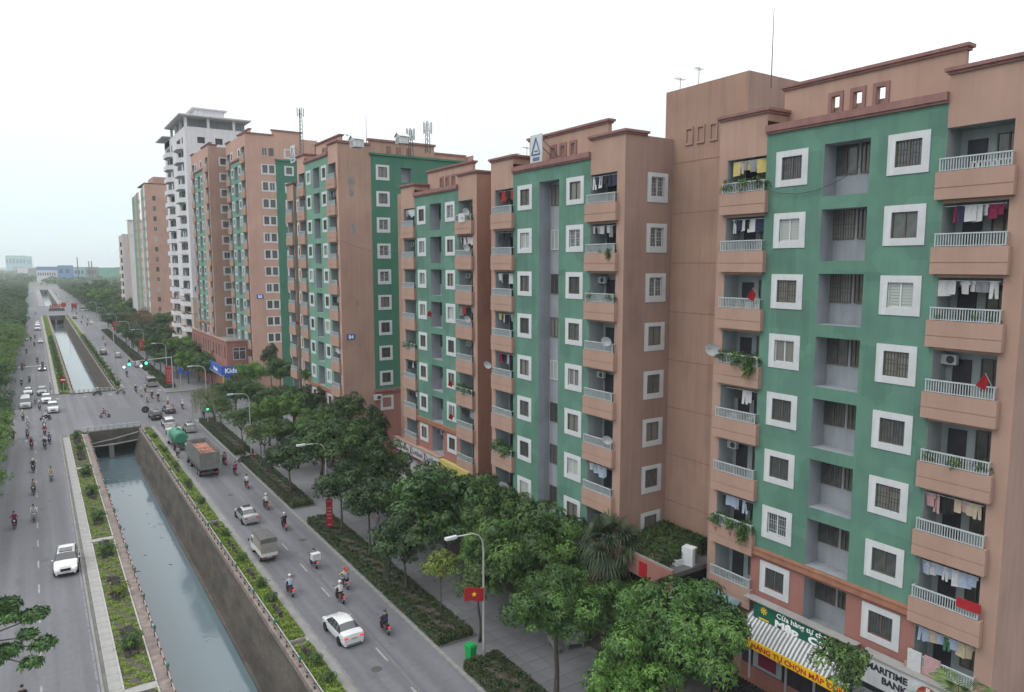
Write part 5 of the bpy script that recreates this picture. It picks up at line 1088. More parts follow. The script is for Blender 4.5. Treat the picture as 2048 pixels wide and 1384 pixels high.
def garment(c, kind):
    b = MB()
    if kind == 0: pts = [(-.22, 0), (-.30, -.16), (-.2, -.2), (-.18, -.62), (.18, -.62), (.2, -.2), (.3, -.16), (.22, 0)]
    elif kind == 1: pts = [(-.17, 0), (-.2, -.85), (-.05, -.85), (0, -.25), (.05, -.85), (.2, -.85), (.17, 0)]
    else: pts = [(-.28, 0), (-.28, -.75), (.28, -.78), (.28, 0)]
    b.quad([(.02 * math.sin(p[1] * 9), p[0], p[1]) for p in pts]); b.quad([(.03 + .02 * math.sin(p[1] * 9), p[0] * .97, p[1] * .98) for p in pts]); return b.mesh('garment', 'cloth_' + c)
GARM = {(c, k_): garment(c, k_) for c in CLOTH for k_ in range(3)}
def laundry(bi, r, side, cols, n=8, hi=.72, y0=-1.1):
    cd = ' and '.join(cols[:2]); t = thing('laundry_line', bl_label(f'{cd} washing on a pole', bi, r, side)[:110], 'laundry', bpos(bi, r, side, .15, 0, hi), group='washing hung on balconies')
    put(MB().tube([(0, y0 - .1, 0), (0, y0 + n * .29 + .1, 0)], .02, 5), 'drying_pole', 'metal', t)
    for i in range(n):
        if random.random() < .12: continue
        link('garment', GARM[(random.choice(cols), random.choice((0, 0, 1, 2)))], t, (0, y0 + .15 + i * .29, 0), (0, 0, random.uniform(-.5, .5)), random.uniform(.75, 1.05))
LN = [(0, 7, 0, ('yellow', 'grey', 'beige', 'grey')), (0, 6, 0, ('navy', 'black', 'white')), (0, 6, 1, ('navy', 'white', 'maroon')), (0, 3, 0, ('black', 'white')), (0, 1, 0, ('black', 'lightblue')), (0, 2, 1, ('black', 'pink', 'beige')),
      (0, 1, 1, ('red', 'white', 'lightblue', 'orange', 'navy')), (0, 0, 1, ('lightblue', 'beige', 'green')), (1, 7, 1, ('black', 'navy', 'white')), (1, 6, 1, ('white', 'grey', 'black', 'navy')), (1, 6, 0, ('black', 'grey', 'navy')), (1, 5, 0, ('black', 'white', 'grey')),
      (1, 4, 0, ('yellow', 'white', 'black')), (1, 3, 0, ('black', 'lightblue', 'maroon')), (1, 1, 1, ('lightblue', 'white')), (1, 7, 0, ('black', 'red')), (2, 7, 0, ('grey', 'black', 'white')), (2, 2, 0, ('white', 'black')), (2, 1, 0, ('white', 'black')),
      (2, 6, 1, ('black', 'maroon', 'white')), (2, 4, 1, ('black', 'red', 'grey')), (3, 4, 1, ('black', 'grey')), (3, 2, 1, ('white', 'grey')), (0, 5, 1, ('white', 'grey')), (2, 1, 1, ('black', 'grey')), (3, 8, 1, ('navy', 'grey'))]
for bi, r, s_, c in LN: laundry(bi, r, s_, c, 8 if s_ else 7)
def bplant(bi, r, side, size, n, what='green potted plants', hang=False, dx=-.05):
    t = thing('balcony_plants', bl_label(what, bi, r, side), 'plants', bpos(bi, r, side, dx, 0, -1.65), group='plants on balconies')
    for i in range(n):
        y = -1.1 + i * 2.2 / max(n - 1, 1); put(MB().tube([(0, y, 0), (0, y, .35)], [.12, .17], 7), 'pot', 'terracotta', t)
        link('foliage', SHR[0], t, (0, y, .35 + size * .7 + random.uniform(0, .25)), (0, 0, i * 1.7), size * random.uniform(.8, 1.1))
    if hang: link('foliage', SHR[0], t, (-.35, -1.0, .4), (0, 0, 1), (size * .7, size * .7, size * 1.5))
bplant(0, 7, 0, .5, 3, 'tall leafy potted plants'); bplant(0, 4, 0, .55, 3, 'plants spilling over the railing', True, -.15); bplant(0, 1, 0, .5, 3, 'branchy shrubs hanging over the railing', True, -.2); bplant(0, 3, 1, .42, 3, 'flowering roses in pots'); bplant(0, 5, 1, .28, 4, 'small pot plants')
bplant(1, 5, 1, .45, 2, 'bushy plants'); bplant(1, 6, 1, .3, 3, 'trailing pot plants', True); bplant(1, 1, 0, .6, 4, 'dense screen of climbing plants'); bplant(2, 2, 1, .6, 3, 'dark leafy screen of plants'); bplant(2, 7, 1, .35, 3, 'leafy plants'); bplant(2, 3, 0, .5, 3, 'leafy plant screen'); bplant(3, 1, 0, .55, 3, 'overgrown plants hanging out', True, -.3); bplant(3, 0, 0, .4, 2, 'low potted plants')
def dish(bi, r, side, dy, label=None, s_=1):
    t = thing('satellite_dish', bl_label('white satellite dish', bi, r, side), 'satellite dish', bpos(bi, r, side, -.55, dy, -.25), group='satellite dishes', scale=s_)
    b = MB(); n = 12; c0 = (0, 0, 0)
    for i in range(3):
        r0, r1 = i * .12, (i + 1) * .12
        for k_ in range(n):
            a, a2 = k_ * 6.283 / n, (k_ + 1) * 6.283 / n; P = lambda q, w: (-.15 + q * q * .6 * -1 + .1, q * math.cos(w), q * math.sin(w)); b.quad([P(r0, a), P(r1, a), P(r1, a2), P(r0, a2)])
    put(b, 'reflector', 'white', t, rot=(0, -.4, .5)); put(MB().tube([(0, 0, 0), (.3, 0, -.2)], .02, 4), 'bracket', 'metal', t); put(MB().tube([(-.05, 0, 0), (-.45, .12, .1)], .012, 4), 'feed_arm', 'metal', t)
dish(0, 4, 0, 1.55, s_=1.2); dish(1, 4, 1, -1.2); dish(2, 7, 1, -1.2); dish(2, 6, 1, -1.25); dish(2, 4, 1, -1.3); dish(1, 3, 0, 1.6); dish(1, 2, 1, -1.45)
def flag(bi, r, side, dy, label='small red flag on a pole'):
    t = thing('flag', bl_label(label, bi, r, side), 'flag', bpos(bi, r, side, -.3, dy, -.5), group='small flags on balconies'); put(MB().tube([(0, 0, 0), (-.5, .1, .65)], .02, 5), 'pole', 'metal', t)
    put(MB().quad([(-.5, .1, .65), (-.3, .06, .35), (-.34, .2, -.1), (-.5, .3, .0)]) or MB(), 'cloth', 'red', t) if 0 else None
    b = MB(); b.quad([(-.5, .1, .65), (-.25, .05, .3), (-.3, .15, -.12), (-.48, .32, .02)]); b.quad([(-.5, .1, .65), (-.48, .32, .02), (-.62, .4, .1), (-.6, .2, .4)]); put(b, 'cloth', 'red', t)
flag(0, 5, 0, -1.45); flag(0, 4, 1, -1.35); flag(2, 4, 0, -6.2, 'red flag by the window'); flag(2, 1, 1, 1.7); flag(2, 2, 1, 1.7); flag(3, 3, 0, 1.4)
t = thing('bedsheet', 'white sheet draped over the top right balcony rail of the bank block', 'sheet', bpos(2, 7, 1, -.32, .1, -.45)); put(MB().box(-.06, .02, -.6, .6, -.75, .08), 'cloth', 'cloth_white', t)
t = thing('towel', 'white towel over the lowest right balcony rail of the nearest block', 'towel', bpos(0, 0, 1, -.3, 1.1, -.42)); put(MB().box(-.05, .02, -.32, .32, -.95, .08), 'cloth', 'cloth_white', t)
t = thing('towel', 'pale pink towel over the lowest right balcony rail of the nearest block', 'towel', bpos(0, 0, 1, -.3, .3, -.42)); put(MB().box(-.05, .02, -.36, .36, -.85, .08), 'cloth', 'cloth_pink', t)
t = thing('bedsheet', 'red cloth draped at the right end of a railing on the nearest block', 'sheet', bpos(0, 1, 1, -.3, -1.0, -.42)); put(MB().box(-.05, .02, -.55, .45, -.3, .12), 'cloth', 'red', t)
t = thing('bundle', 'pile of sacks filling the lowest left balcony of the block with the window shaft', 'sacks', bpos(1, 0, 0, .1, 0, -1.6)); b = MB()
for i in range(7): b.ball((random.uniform(-.2, .3), -1 + i * .33, .5 + random.uniform(0, .5)), (.3, .3, .25), 8, 5)
put(b, 'sacks', 'cloth_grey', t, True)
t = thing('drying_rack', 'white slatted rack on the top right balcony of the nearest block', 'rack', bpos(0, 7, 1, .3, -.3, -1.6)); b = MB()
for i in range(8): b.box(0, .03, -.8 + i * .2, -.72 + i * .2, 0, .9)
b.box(0, .04, -.85, .75, .85, .92); put(b, 'slats', 'white', t)
ac(FP(37.8, 40.0 + 10.1, 32.2), 0, 'outdoor unit high in the grey window shaft of the second block', .8); ac(FP(40.1, 65.45 + 9.9, 5.7), 0, 'outdoor unit in the lowest recess of the bank block', .9)
# outdoor units and stored boxes on more balconies
for bi, r_, s_ in ((0, 6, 0), (0, 4, 1), (0, 2, 0), (1, 7, 0), (1, 5, 1), (1, 3, 1), (2, 6, 0), (2, 5, 1), (2, 3, 1), (3, 8, 0), (3, 6, 1), (3, 5, 0), (3, 3, 0), (3, 1, 1)):
    ac(bpos(bi, r_, s_, .9, 1.0, .15), 0, bl_label('outdoor unit high on the back wall', bi, r_, s_), .75)
for bi, r_, s_ in ((0, 5, 0), (0, 3, 0), (0, 6, 1), (1, 4, 1), (1, 2, 0), (1, 5, 0), (2, 4, 1), (2, 5, 0), (2, 0, 1), (3, 7, 1), (3, 4, 0), (3, 2, 0)):
    t = thing('storage_boxes', bl_label('stacked boxes and buckets', bi, r_, s_), 'boxes', bpos(bi, r_, s_, .35, -.5, -1.6), group='things stored on balconies')
    for q in range(4): w_ = random.uniform(.14, .26); put(MB().box(-w_, w_, -w_, w_, 0, random.uniform(.3, .9)), 'box', random.choice(('cloth_khaki', 'metal', 'cloth_blue', 'door_dark', 'terracotta')), t, loc=(random.uniform(-.2, .3), q * .55 - .3, 0))
# sagging cables
for i, (p, q, sag, lb) in enumerate(((FP(38.8, 30, 30.9), FP(38.9, 23.4, 31.5), .8, 'black cable sagging across the top of the nearest block'), (FP(36.6, 99.0, 29.5), (35.5, 74, 27.6), .7, 'black cable sagging from the number-plate block side window'))):
    m_ = [tuple(p[k_] * (1 - u) + q[k_] * u - (sag * 4 * u * (1 - u) if k_ == 2 else 0) for k_ in range(3)) for u in (0, .2, .4, .6, .8, 1)]
    put(MB().tube(m_, .02, 5), 'cable', 'metal_dark', label=lb, cat='cable')
# ------------------------------------------------------------------ street furniture
def lamp(x, y, h, label, arm=2.0):
    t = thing('street_lamp', label, 'street lamp', (x, y, .12), 0, 'street lamps along the right carriageway')
    put(MB().tube([(0, 0, 0), (0, 0, 1.2), (0, 0, h - 1.2), (-.08, 0, h - .6), (-.35, 0, h - .2), (-.8, 0, h - .02), (-arm, 0, h + .05)], [.11, .09, .06, .055, .05, .045, .04], 8), 'pole', 'metal', t, True)
    b = MB(); b.box(-arm - .75, -arm + .05, -.13, .13, h - .03, h + .12); put(b, 'lamp_head', 'white', t); put(MB().box(-arm - .7, -arm - .1, -.1, .1, h - .06, h - .032), 'lamp_lens', 'lamp_lens', t); return t
for (x, y, h, lb) in ((23.0, 38.0, 9.0, 'grey street lamp behind the red flag board nearest the camera'), (22.4, 66.2, 9.0, 'grey street lamp above the tall red banner'), (23.0, 97.9, 9.0, 'grey street lamp beside the big grey truck'),
                      (23.4, 129.2, 9.0, 'grey street lamp at the near right corner of the junction'), (23.3, 172, 9, 'grey street lamp right behind the overhead traffic signal'), (23.5, 212, 9, 'grey street lamp second past the junction'),
                      (23.5, 245, 9, 'grey street lamp third past the junction'), (23.5, 285, 9, 'grey street lamp fourth past the junction'), (23.5, 330, 9, 'grey street lamp fifth past the junction'), (23.5, 380, 9, 'farthest grey street lamp past the junction')): lamp(x, y, h, lb)
t = thing('lamp_pole', 'tall bare grey pole standing on the strip beside the far canal end', 'pole', (13.9, 178, .1)); put(MB().tube([(0, 0, 0), (0, 0, 12.5)], [.12, .07], 8), 'pole', 'metal', t)
t = thing('lamp_pole', 'distant bare pole beside the second canal bridge', 'pole', (14.2, 437, .1)); put(MB().tube([(0, 0, 0), (0, 0, 12.5)], [.14, .08], 8), 'pole', 'metal', t)
t = thing('garden_lamp', 'black garden lamp post in the hedge under the dark tree', 'lamp post', (22.6, 52.1, .12)); put(MB().tube([(0, 0, 0), (0, 0, .6), (0, 0, 3.4)], [.14, .07, .05], 8), 'post', 'metal_dark', t); put(MB().ball((0, 0, 3.6), .22, 10, 6), 'globe', 'canvas', t, True)
t = thing('garden_lamp', 'black garden lamp post in the hedge nearest the junction', 'lamp post', (22.8, 92, .12)); put(MB().tube([(0, 0, 0), (0, 0, 3.2)], [.1, .05], 8), 'post', 'metal_dark', t); put(MB().ball((0, 0, 3.4), .2, 10, 6), 'globe', 'canvas', t, True)
def star(mb, cx, cz, r, y):
    pts = []
    for i in range(10): a = math.pi / 2 + i * math.pi / 5; q = r if i % 2 == 0 else r * .382; pts.append((cx + q * math.cos(a), y, cz + q * math.sin(a)))
    for i in range(10): mb.quad([(cx, y, cz), pts[i], pts[(i + 1) % 10]])
t = thing('flag_board', 'red flag board with a yellow star fixed to the nearest lamp post', 'flag board', (22.95, 37.9, 4.55), R(-22)); b = MB(); n = 10; W_ = 1.25
for i in range(n):
    a, c = -W_ + i * W_ / n, -W_ + (i + 1) * W_ / n; z = lambda u: .07 * math.sin((u + W_) * 4.6)
    for yy in (0, .05): b.quad([(a, yy, z(a)), (c, yy, z(c)), (c, yy, .86 + z(c)), (a, yy, .86 + z(a))])
    b.quad([(a, 0, .86 + z(a)), (c, 0, .86 + z(c)), (c, .05, .86 + z(c)), (a, .05, .86 + z(a))])
put(b, 'board', 'red', t); b = MB(); star(b, -W_ / 2, .45, .2, -.012); put(b, 'star', 'star', t)
def banner(x, y, z0, h, w, label, rz=R(-20)):
    t = thing('banner', label, 'banner', (x, y, 0), rz); put(MB().box(-w / 2, w / 2, -.04, .04, z0, z0 + h), 'banner_panel', 'red', t)
    b = MB(); n = int(h / .34)
    for i in range(n):
        if i in (1, n - 2): continue
        q = z0 + h - .28 - i * .33; ww = w * (.28 if i % 2 else .34)
        for k_ in range(3): b.box(-ww + k_ * ww * .7, -ww + k_ * ww * .7 + ww * .5, -.055, -.042, q, q + .13)
    put(b, 'faint_lettering', 'cloth_pink', t); return t
banner(22.35, 65.4, 1.0, 2.75, .62, 'tall vertical red banner with pale lettering on the lamp post'); banner(22.9, 165.8, .6, 4.2, 1.5, 'vertical red banner at the island corner behind the minibus')
banner(23.2, 211.5, 3.4, 3.0, 1.9, 'red festive banner on the second lamp past the junction'); banner(23.2, 284.4, 3.4, 3.0, 1.9, 'red banner on the fourth lamp past the junction')
t = thing('banner', 'small red and yellow board hung in the tree beside the big truck', 'banner', (23.0, 97.0, 3.6), R(-20)); put(MB().box(-.7, .2, -.04, .04, 0, .9), 'board', 'red', t); put(MB().box(-.5, -.1, -.06, -.042, .3, .6), 'emblem', 'yellow', t)
t = thing('wheelie_bin', 'bright green wheelie bin standing on the pavement beside the kerb', 'bin', (22.3, 38.5, .12), R(10), scale=(.82, .82, 1.2)); b = MB()
P0 = [(-.26, -.28), (.26, -.28), (.26, .28), (-.26, .28)]; P1 = [(-.33, -.38), (.33, -.38), (.33, .38), (-.33, .38)]
for i in range(4): b.quad([(*P0[i], .06), (*P0[(i + 1) % 4], .06), (*P1[(i + 1) % 4], 1.02), (*P1[i], 1.02)])
b.box(-.36, .36, -.41, .41, 1.0, 1.05); put(b, 'body', 'bin_green', t); b = MB(); b.box(-.36, .36, -.38, .42, 1.055, 1.10); b.box(-.28, .28, -.30, .34, 1.10, 1.15); put(b, 'lid', 'bin_green', t); b = MB(); b.tube([(-.3, .36, .1), (-.24, .36, .1)], .1, 10); b.tube([(.24, .36, .1), (.3, .36, .1)], .1, 10); put(b, 'wheel', 'tire', t)
b = MB(); b.tube([(-.25, .42, 1.0), (-.25, .5, 1.02), (.25, .5, 1.02), (.25, .42, 1.0)], .02, 5); put(b, 'handle', 'bin_green', t)
def signal_head(t, x, z, lit=True, back=False):
    b = MB(); b.box(x - .17, x + .17, -.1, .1, z - .5, z + .5); put(b, 'signal_housing', 'metal_dark', t)
    if lit: put(MB().tube([(x, -.16, z - .3), (x, -.1, z - .3)], .13, 12), 'green_light', 'signal_green', t)
t = thing('traffic_signal', 'overhead traffic signal arm with two green lights over the far side of the junction', 'traffic light', (23.2, 163.8, .12))
put(MB().tube([(0, 0, 0), (0, 0, 6.9)], [.13, .1], 8), 'post', 'metal', t); put(MB().tube([(0, 0, 6.75), (-5.4, 0, 6.45), (-8, 0, 6.3)], [.08, .06, .05], 8), 'arm', 'metal', t)
for x in (-4.8, -7.9): 
    b = MB(); b.box(x - .2, x + .2, -.1, .1, 5.6, 6.8); put(b, 'signal_housing', 'metal_dark', t); put(MB().tube([(x, -.2, 5.85), (x, -.1, 5.85)], .26, 12), 'green_light', 'signal_green', t)
    b = MB(); b.box(x - 1.2, x - .75, -.1, .1, 5.1, 5.6); put(b, 'countdown_housing', 'metal_dark', t); put(MB().tube([(x - .98, -.2, 5.35), (x - .98, -.1, 5.35)], .2, 12), 'countdown_light', 'signal_white', t)
t = thing('traffic_signal', 'low traffic signal with a green light under the willow tree', 'traffic light', (22.3, 123.0, .12)); put(MB().tube([(0, 0, 0), (0, 0, 3.6)], .07, 8), 'post', 'metal', t)
b = MB(); b.box(-.2, .2, -.12, .12, 2.4, 3.5); put(b, 'signal_housing', 'metal_dark', t); put(MB().tube([(0, -.2, 2.65), (0, -.12, 2.65)], .2, 12), 'green_light', 'signal_green', t)
t = thing('traffic_signal', 'grey overhead signal arm seen from behind, reaching over the left carriageway', 'traffic light', (-6.2, 169, .12)); put(MB().tube([(0, 0, 0), (0, 0, 6.2)], [.13, .1], 8), 'post', 'metal', t); put(MB().tube([(0, 0, 6.0), (7.4, 0, 6.1)], [.08, .05], 8), 'arm', 'metal', t)
for x in (3.4, 6.8): b = MB(); b.box(x - .2, x + .2, -.12, .12, 5.4, 6.9); put(b, 'signal_housing', 'metal_dark', t)
t = thing('electrical_cabinet', 'grey electrical cabinet beside the willow trunk', 'cabinet', (23.9, 122.0, .12)); put(MB().box(-.5, .5, -.35, .35, 0, 1.6), 'casing', 'concrete', t); put(MB().box(-.46, .46, -.37, -.352, .15, 1.5), 'door', 'metal', t)
t = thing('road_sign', 'round no-entry sign on the tip of the left planting strip', 'road sign', (3.9, 171.2, .1)); put(MB().tube([(0, 0, 0), (0, 0, 2.2)], .05, 6), 'post', 'metal', t); put(MB().tube([(0, -.07, 2.7), (0, -.03, 2.7)], .6, 20), 'disc', 'red', t); put(MB().box(-.4, .4, -.09, -.072, 2.6, 2.8), 'bar', 'white_text', t)
t = thing('road_sign', 'dark blue round arrow sign at the near canal head', 'road sign', (13.7, 126.4, .1)); put(MB().tube([(0, 0, 0), (0, 0, 2.6)], .045, 6), 'post', 'post_white', t); put(MB().tube([(0, -.07, 3.0), (0, -.03, 3.0)], .56, 20), 'disc', 'black_text', t)
b = MB(); b.box(-.04, .04, -.09, -.072, 2.75, 3.2); put(b, 'arrow', 'cloth_grey', t)
t = thing('road_sign', 'small blue street sign beside the red island banner', 'road sign', (24.6, 163, .12)); put(MB().tube([(0, 0, 0), (0, 0, 3.6)], .05, 6), 'post', 'metal', t); put(MB().tube([(0, -.07, 3.9), (0, -.03, 3.9)], .5, 16), 'disc', 'blue_sign', t); put(MB().box(.2, 1.9, -.05, 0, 3.1, 3.5), 'name_plate', 'blue_sign', t)
t = thing('bridge_decoration', 'red lettered display with a heart on the second bridge', 'display', (7.2, 485, .1)); b = MB()
for i in range(6): b.box(i * .9, i * .9 + .62, -.2, .2, 1.6, 3.6 + (i % 2) * .4)
b.ball((6.6, 0, 3.2), (1.3, .3, 1.5), 12, 8); put(b, 'red_letters', 'red', t); put(MB().box(-.6, 7, -.8, .8, -.1, 1.5), 'plinth', 'metal_dark', t)
def bench(x, y, rz, label):
    t = thing('park_bench', label, 'bench', (x, y, .12), rz, 'stone benches under the trees'); b = MB().box(-.75, .75, -.25, .2, .40, .46); put(b, 'seat', 'concrete', t); put(MB().box(-.75, .75, .2, .27, .5, .95), 'backrest', 'concrete', t)
    for sx in (-.55, .55): b = MB(); b.box(sx - .05, sx + .05, -.2, .22, 0, .4); b.box(sx - .04, sx + .04, .2, .27, .40, .95); put(b, 'leg', 'concrete', t)
bench(29.2, 36.3, R(-20), 'right one of two stone benches under the big mango trees'); bench(27.9, 36.9, R(70), 'left one of two stone benches under the big mango trees')

# ------------------------------------------------------------------ vehicles
def wheel(parent, x, y, r, w=.2):
    s_ = 1 if x > 0 else -1
    o = put(MB().tube([(-w / 2, 0, 0), (w / 2, 0, 0)], r, 16), 'wheel', 'tire', parent, loc=(x, y, r))
    put(MB().tube([(w / 2 * s_ * .6, 0, 0), (w / 2 * s_ + .012 * s_, 0, 0)], r * .62, 12), 'rim', 'hub', o); return o
def car(label, loc, rz, paint, kind='sedan', tail='tail', head='lamp_lens', scale=1.0, taxi=False, roofm=None, group=None):
    L, Wd, H = {'sedan': (4.4, 1.7, 1.46), 'suv': (4.45, 1.82, 1.66), 'hatch': (3.75, 1.62, 1.5), 'jeep': (4.5, 1.8, 1.85), 'van': (5.2, 1.9, 2.25), 'mpv': (4.5, 1.72, 1.72)}[kind]
    belt = {'sedan': .92, 'suv': 1.03, 'hatch': .95, 'jeep': 1.12, 'van': 1.2, 'mpv': 1.02}[kind]; hw = Wd / 2; zb = .2 if kind in ('sedan', 'hatch') else .28
    # stations: (y fraction, top z, roof half-width fraction, body half-width fraction, glassy)
    st = {'sedan': [(-.5, .66, .8, .86), (-.485, .98, .82, .93), (-.40, 1.02, .84, .98), (-.33, 1.04, .80, 1), (-.20, 1.36, .70, 1), (-.10, 1.44, .68, 1), (.0, H, .68, 1), (.09, 1.42, .68, 1), (.14, 1.36, .69, 1), (.27, .99, .78, 1), (.38, .90, .78, .98), (.46, .78, .74, .92), (.5, .55, .62, .80)],
          'hatch': [(-.5, .7, .8, .88), (-.48, 1.0, .82, .96), (-.40, 1.38, .70, 1), (-.3, 1.46, .70, 1), (.0, H, .70, 1), (.12, 1.40, .70, 1), (.28, 1.02, .80, 1), (.40, .92, .78, .97), (.47, .78, .74, .9), (.5, .5, .6, .8)],
          'suv': [(-.5, .8, .8, .9), (-.48, 1.1, .84, .96), (-.40, 1.55, .72, 1), (-.3, 1.64, .72, 1), (.0, H, .72, 1), (.10, 1.58, .72, 1), (.24, 1.14, .82, 1), (.40, 1.06, .80, .98), (.47, .92, .76, .92), (.5, .6, .66, .84)],
          'mpv': [(-.5, .8, .8, .9), (-.485, 1.1, .84, .97), (-.44, 1.6, .74, 1), (-.3, 1.7, .74, 1), (.0, H, .74, 1), (.14, 1.6, .74, 1), (.30, 1.12, .82, 1), (.42, 1.0, .80, .97), (.48, .85, .74, .9), (.5, .55, .62, .82)],
          'jeep': [(-.5, .95, .86, .94), (-.49, 1.15, .88, .98), (-.47, 1.75, .80, 1), (-.3, 1.84, .80, 1), (.0, H, .80, 1), (.10, 1.78, .80, 1), (.18, 1.22, .86, 1), (.42, 1.14, .84, .98), (.485, 1.05, .80, .94), (.5, .6, .74, .88)],
          'van': [(-.5, 1.1, .9, .96), (-.495, 1.3, .9, .98), (-.48, 2.1, .80, 1), (-.42, 2.22, .80, 1), (.0, H, .82, 1), (.25, 2.22, .82, 1), (.31, 2.0, .82, 1), (.43, 1.28, .86, .98), (.48, 1.1, .82, .94), (.5, .6, .74, .88)]}[kind]
    t = thing({'van': 'minibus', 'jeep': 'parked_car', 'suv': 'car', 'mpv': 'car'}.get(kind, 'car').replace('parked_', ''), label, 'minibus' if kind == 'van' else 'car', loc, rz, group, scale)
    body = MB(); gl = MB(); rows = []
    for (f, top, rf, bf) in st:
        y = f * L; g = max(top - belt, 0) > .12; bw = hw * bf; tz = top
        wa = .55 * (1 - abs(f) * 0)
        rows.append([(0, y, zb), (bw * .92, y, zb), (bw, y, zb + .22), (bw * 1.0, y, min(belt - .16, tz - .12)), (bw * .97, y, min(belt, tz - .03)), (hw * rf + (.0 if g else hw * .08), y, tz - .05 if g else tz - .015), (hw * rf * .8, y, tz - .0), (0, y, tz + .02)])
    for i in range(len(rows) - 1):
        a, c = rows[i], rows[i + 1]; ta, tb = st[i][1], st[i + 1][1]
        for sg in (-1, 1):
            for j in range(7):
                q = [(sg * p[0], p[1], p[2]) for p in (a[j], a[j + 1], c[j + 1], c[j])]
                if sg > 0: q = q[::-1]
                side = j == 4 and max(ta, tb) > belt + .3
                slope = j >= 5 and abs(ta - tb) > .24 and max(ta, tb) > belt + .3
                (gl if side or slope else body).quad(q, 0)
    for r in (rows[0], rows[-1]): body.quad([(p[0], p[1], p[2]) for p in r] + [(-p[0], p[1], p[2]) for p in r[::-1]][1:-1])
    bm = put(body, 'body', paint, t, True); gm = put(gl, 'window_glass', 'car_glass', t, True)
    b = MB()                                        # pillars, trim
    ys = [s_ for s_ in st if s_[1] > belt + .35]
    for f in ((-.12, .02) if kind in ('sedan', 'hatch') else (-.22, .0)):
        for sg in (-1, 1): b.quad([(sg * (hw * .985), f * L - .05, belt), (sg * hw * .985, f * L + .05, belt), (sg * hw * .725, f * L + .03, H - .07), (sg * hw * .725, f * L - .03, H - .07)])
    put(b, 'pillar', 'car_black', t)
    r = .31 if kind in ('sedan', 'hatch') else .35
    for x in (-hw + .1, hw - .1):
        for y in (-L * .30, L * .305): wheel(t, x, y, r)
    b = MB()
    for x in (-hw + .06, hw - .06):
        for y in (-L * .30, L * .305): b.tube([(x - .10, y, r + .02), (x + (.085 if x > 0 else .10), y, r + .02)], r + .045, 16)
    put(b, 'wheel_arch', 'plaster_black', t)
    for sg in (-1, 1):
        z = belt - .12; put(MB().box(sg * hw * .70 - .15, sg * hw * .70 + .15, -L / 2 - .02, -L / 2 + .16, z - .08, z + .03), 'tail_light', tail, t)
        z = .68 if kind in ('sedan', 'hatch') else .85; put(MB().ball((sg * hw * .70, L * .47 - .02, z), (.20, .17, .085), 10, 6), 'headlight', head, t)
        put(MB().ball((sg * (hw + .09), L * .17, belt + .08), (.10, .05, .07), 8, 5), 'wing_mirror', paint, t)
    b = MB(); b.box(-.24, .24, -L / 2 - .03, -L / 2 - .0, .62, .76); b.box(-.24, .24, L / 2 - .02, L / 2 + .02, .36, .5); put(b, 'licence_plate', 'post_white', t)
    b = MB(); b.box(-hw * .42, hw * .42, L / 2 - .05, L / 2 + .012, .55, .64 if kind in ('sedan', 'hatch') else .76); b.box(-hw * .66, hw * .66, L / 2 - .08, L / 2 + .03, .24, .36); b.box(-hw * .66, hw * .66, -L / 2 - .012, -L / 2 + .1, .24, .30); put(b, 'grille', 'plaster_black', t)
    if taxi: put(MB().box(-.38, .38, -.14, .14, H + .02, H + .15), 'taxi_sign', 'post_white' if taxi == 2 else 'car_dark', t)
    if roofm: b = MB().box(-hw * .55, hw * .55, -.6, .35, H - .0, H + .03); put(b, 'sunroof', roofm, t)
    if kind in ('suv', 'jeep', 'mpv'):
        b = MB()
        for sg in (-1, 1): b.tube([(sg * hw * .66, -L * .3, H + .03), (sg * hw * .66, L * .08, H + .03)], .022, 5)
        put(b, 'roof_rail', 'metal', t)
    return t
PI = math.pi; SC = .93
car('white four-door sedan with red tail lights lit, nearest on the right carriageway', (16.75, 46.95, 0), R(2), 'car_white', 'sedan', 'tail_lit', scale=SC)
car('silver taxi sedan with a dark roof sign', (16.85, 74.8, 0), R(1), 'car_silver', 'sedan', scale=SC, taxi=1)
car('silver hatchback taxi ahead of the big grey truck', (19.15, 120.7, 0), 0, 'car_silver', 'hatch', scale=SC, taxi=1)
car('white people carrier waiting at the near side of the junction', (16.9, 126.3, 0), 0, 'car_white', 'mpv', scale=SC)
car('black estate car entering the junction beside the blue arrow sign', (16.0, 134.2, 0), R(3), 'car_black', 'mpv', scale=SC); car('dark saloon car crossing the junction ahead of the white people carrier', (18.75, 138.6, 0), R(3), 'car_dark', 'sedan', scale=SC)
car('grey-beige minibus stopped past the junction beside the hedge', (19.95, 171.6, 0), 0, 'car_grey', 'van', scale=SC)
car('grey car under the overhead traffic signal lights', (21.3, 206, 0), 0, 'car_silver', 'sedan', scale=SC); car('small silver car past the junction beside the black pickup', (18.8, 230.5, 0), 0, 'car_silver', 'hatch', scale=SC)
car('black pickup-like car past the junction near the far canal', (15.9, 240, 0), 0, 'car_dark', 'suv', scale=SC); car('white car parked far along the right kerb', (20.6, 369, 0), 0, 'car_white', 'sedan', scale=SC); car('dark car far up the right carriageway', (15.9, 409, 0), 0, 'car_dark', 'suv', scale=SC)
car('white van at the second junction on the right', (23.0, 477, 0), R(60), 'car_white', 'van', scale=SC); car('tiny white car beyond the second junction on the right', (16.6, 666, 0), 0, 'car_white', 'suv'); car('tiny white car beyond the second junction on the left', (-1.2, 811, 0), PI, 'car_white', 'suv')
car('white crossover coming towards the camera with headlights on and a dark sunroof', (.95, 71.0, 0), PI + R(-4), 'car_white', 'suv', head='lamp_lit', scale=.98, roofm='car_glass')
car('boxy off-white four-wheel drive leaving the junction on the left', (1.6, 150.6, 0), PI, 'car_white', 'jeep', scale=SC); car('white car right behind the boxy four-wheel drive', (.75, 162.0, 0), PI, 'car_white', 'suv', scale=SC)
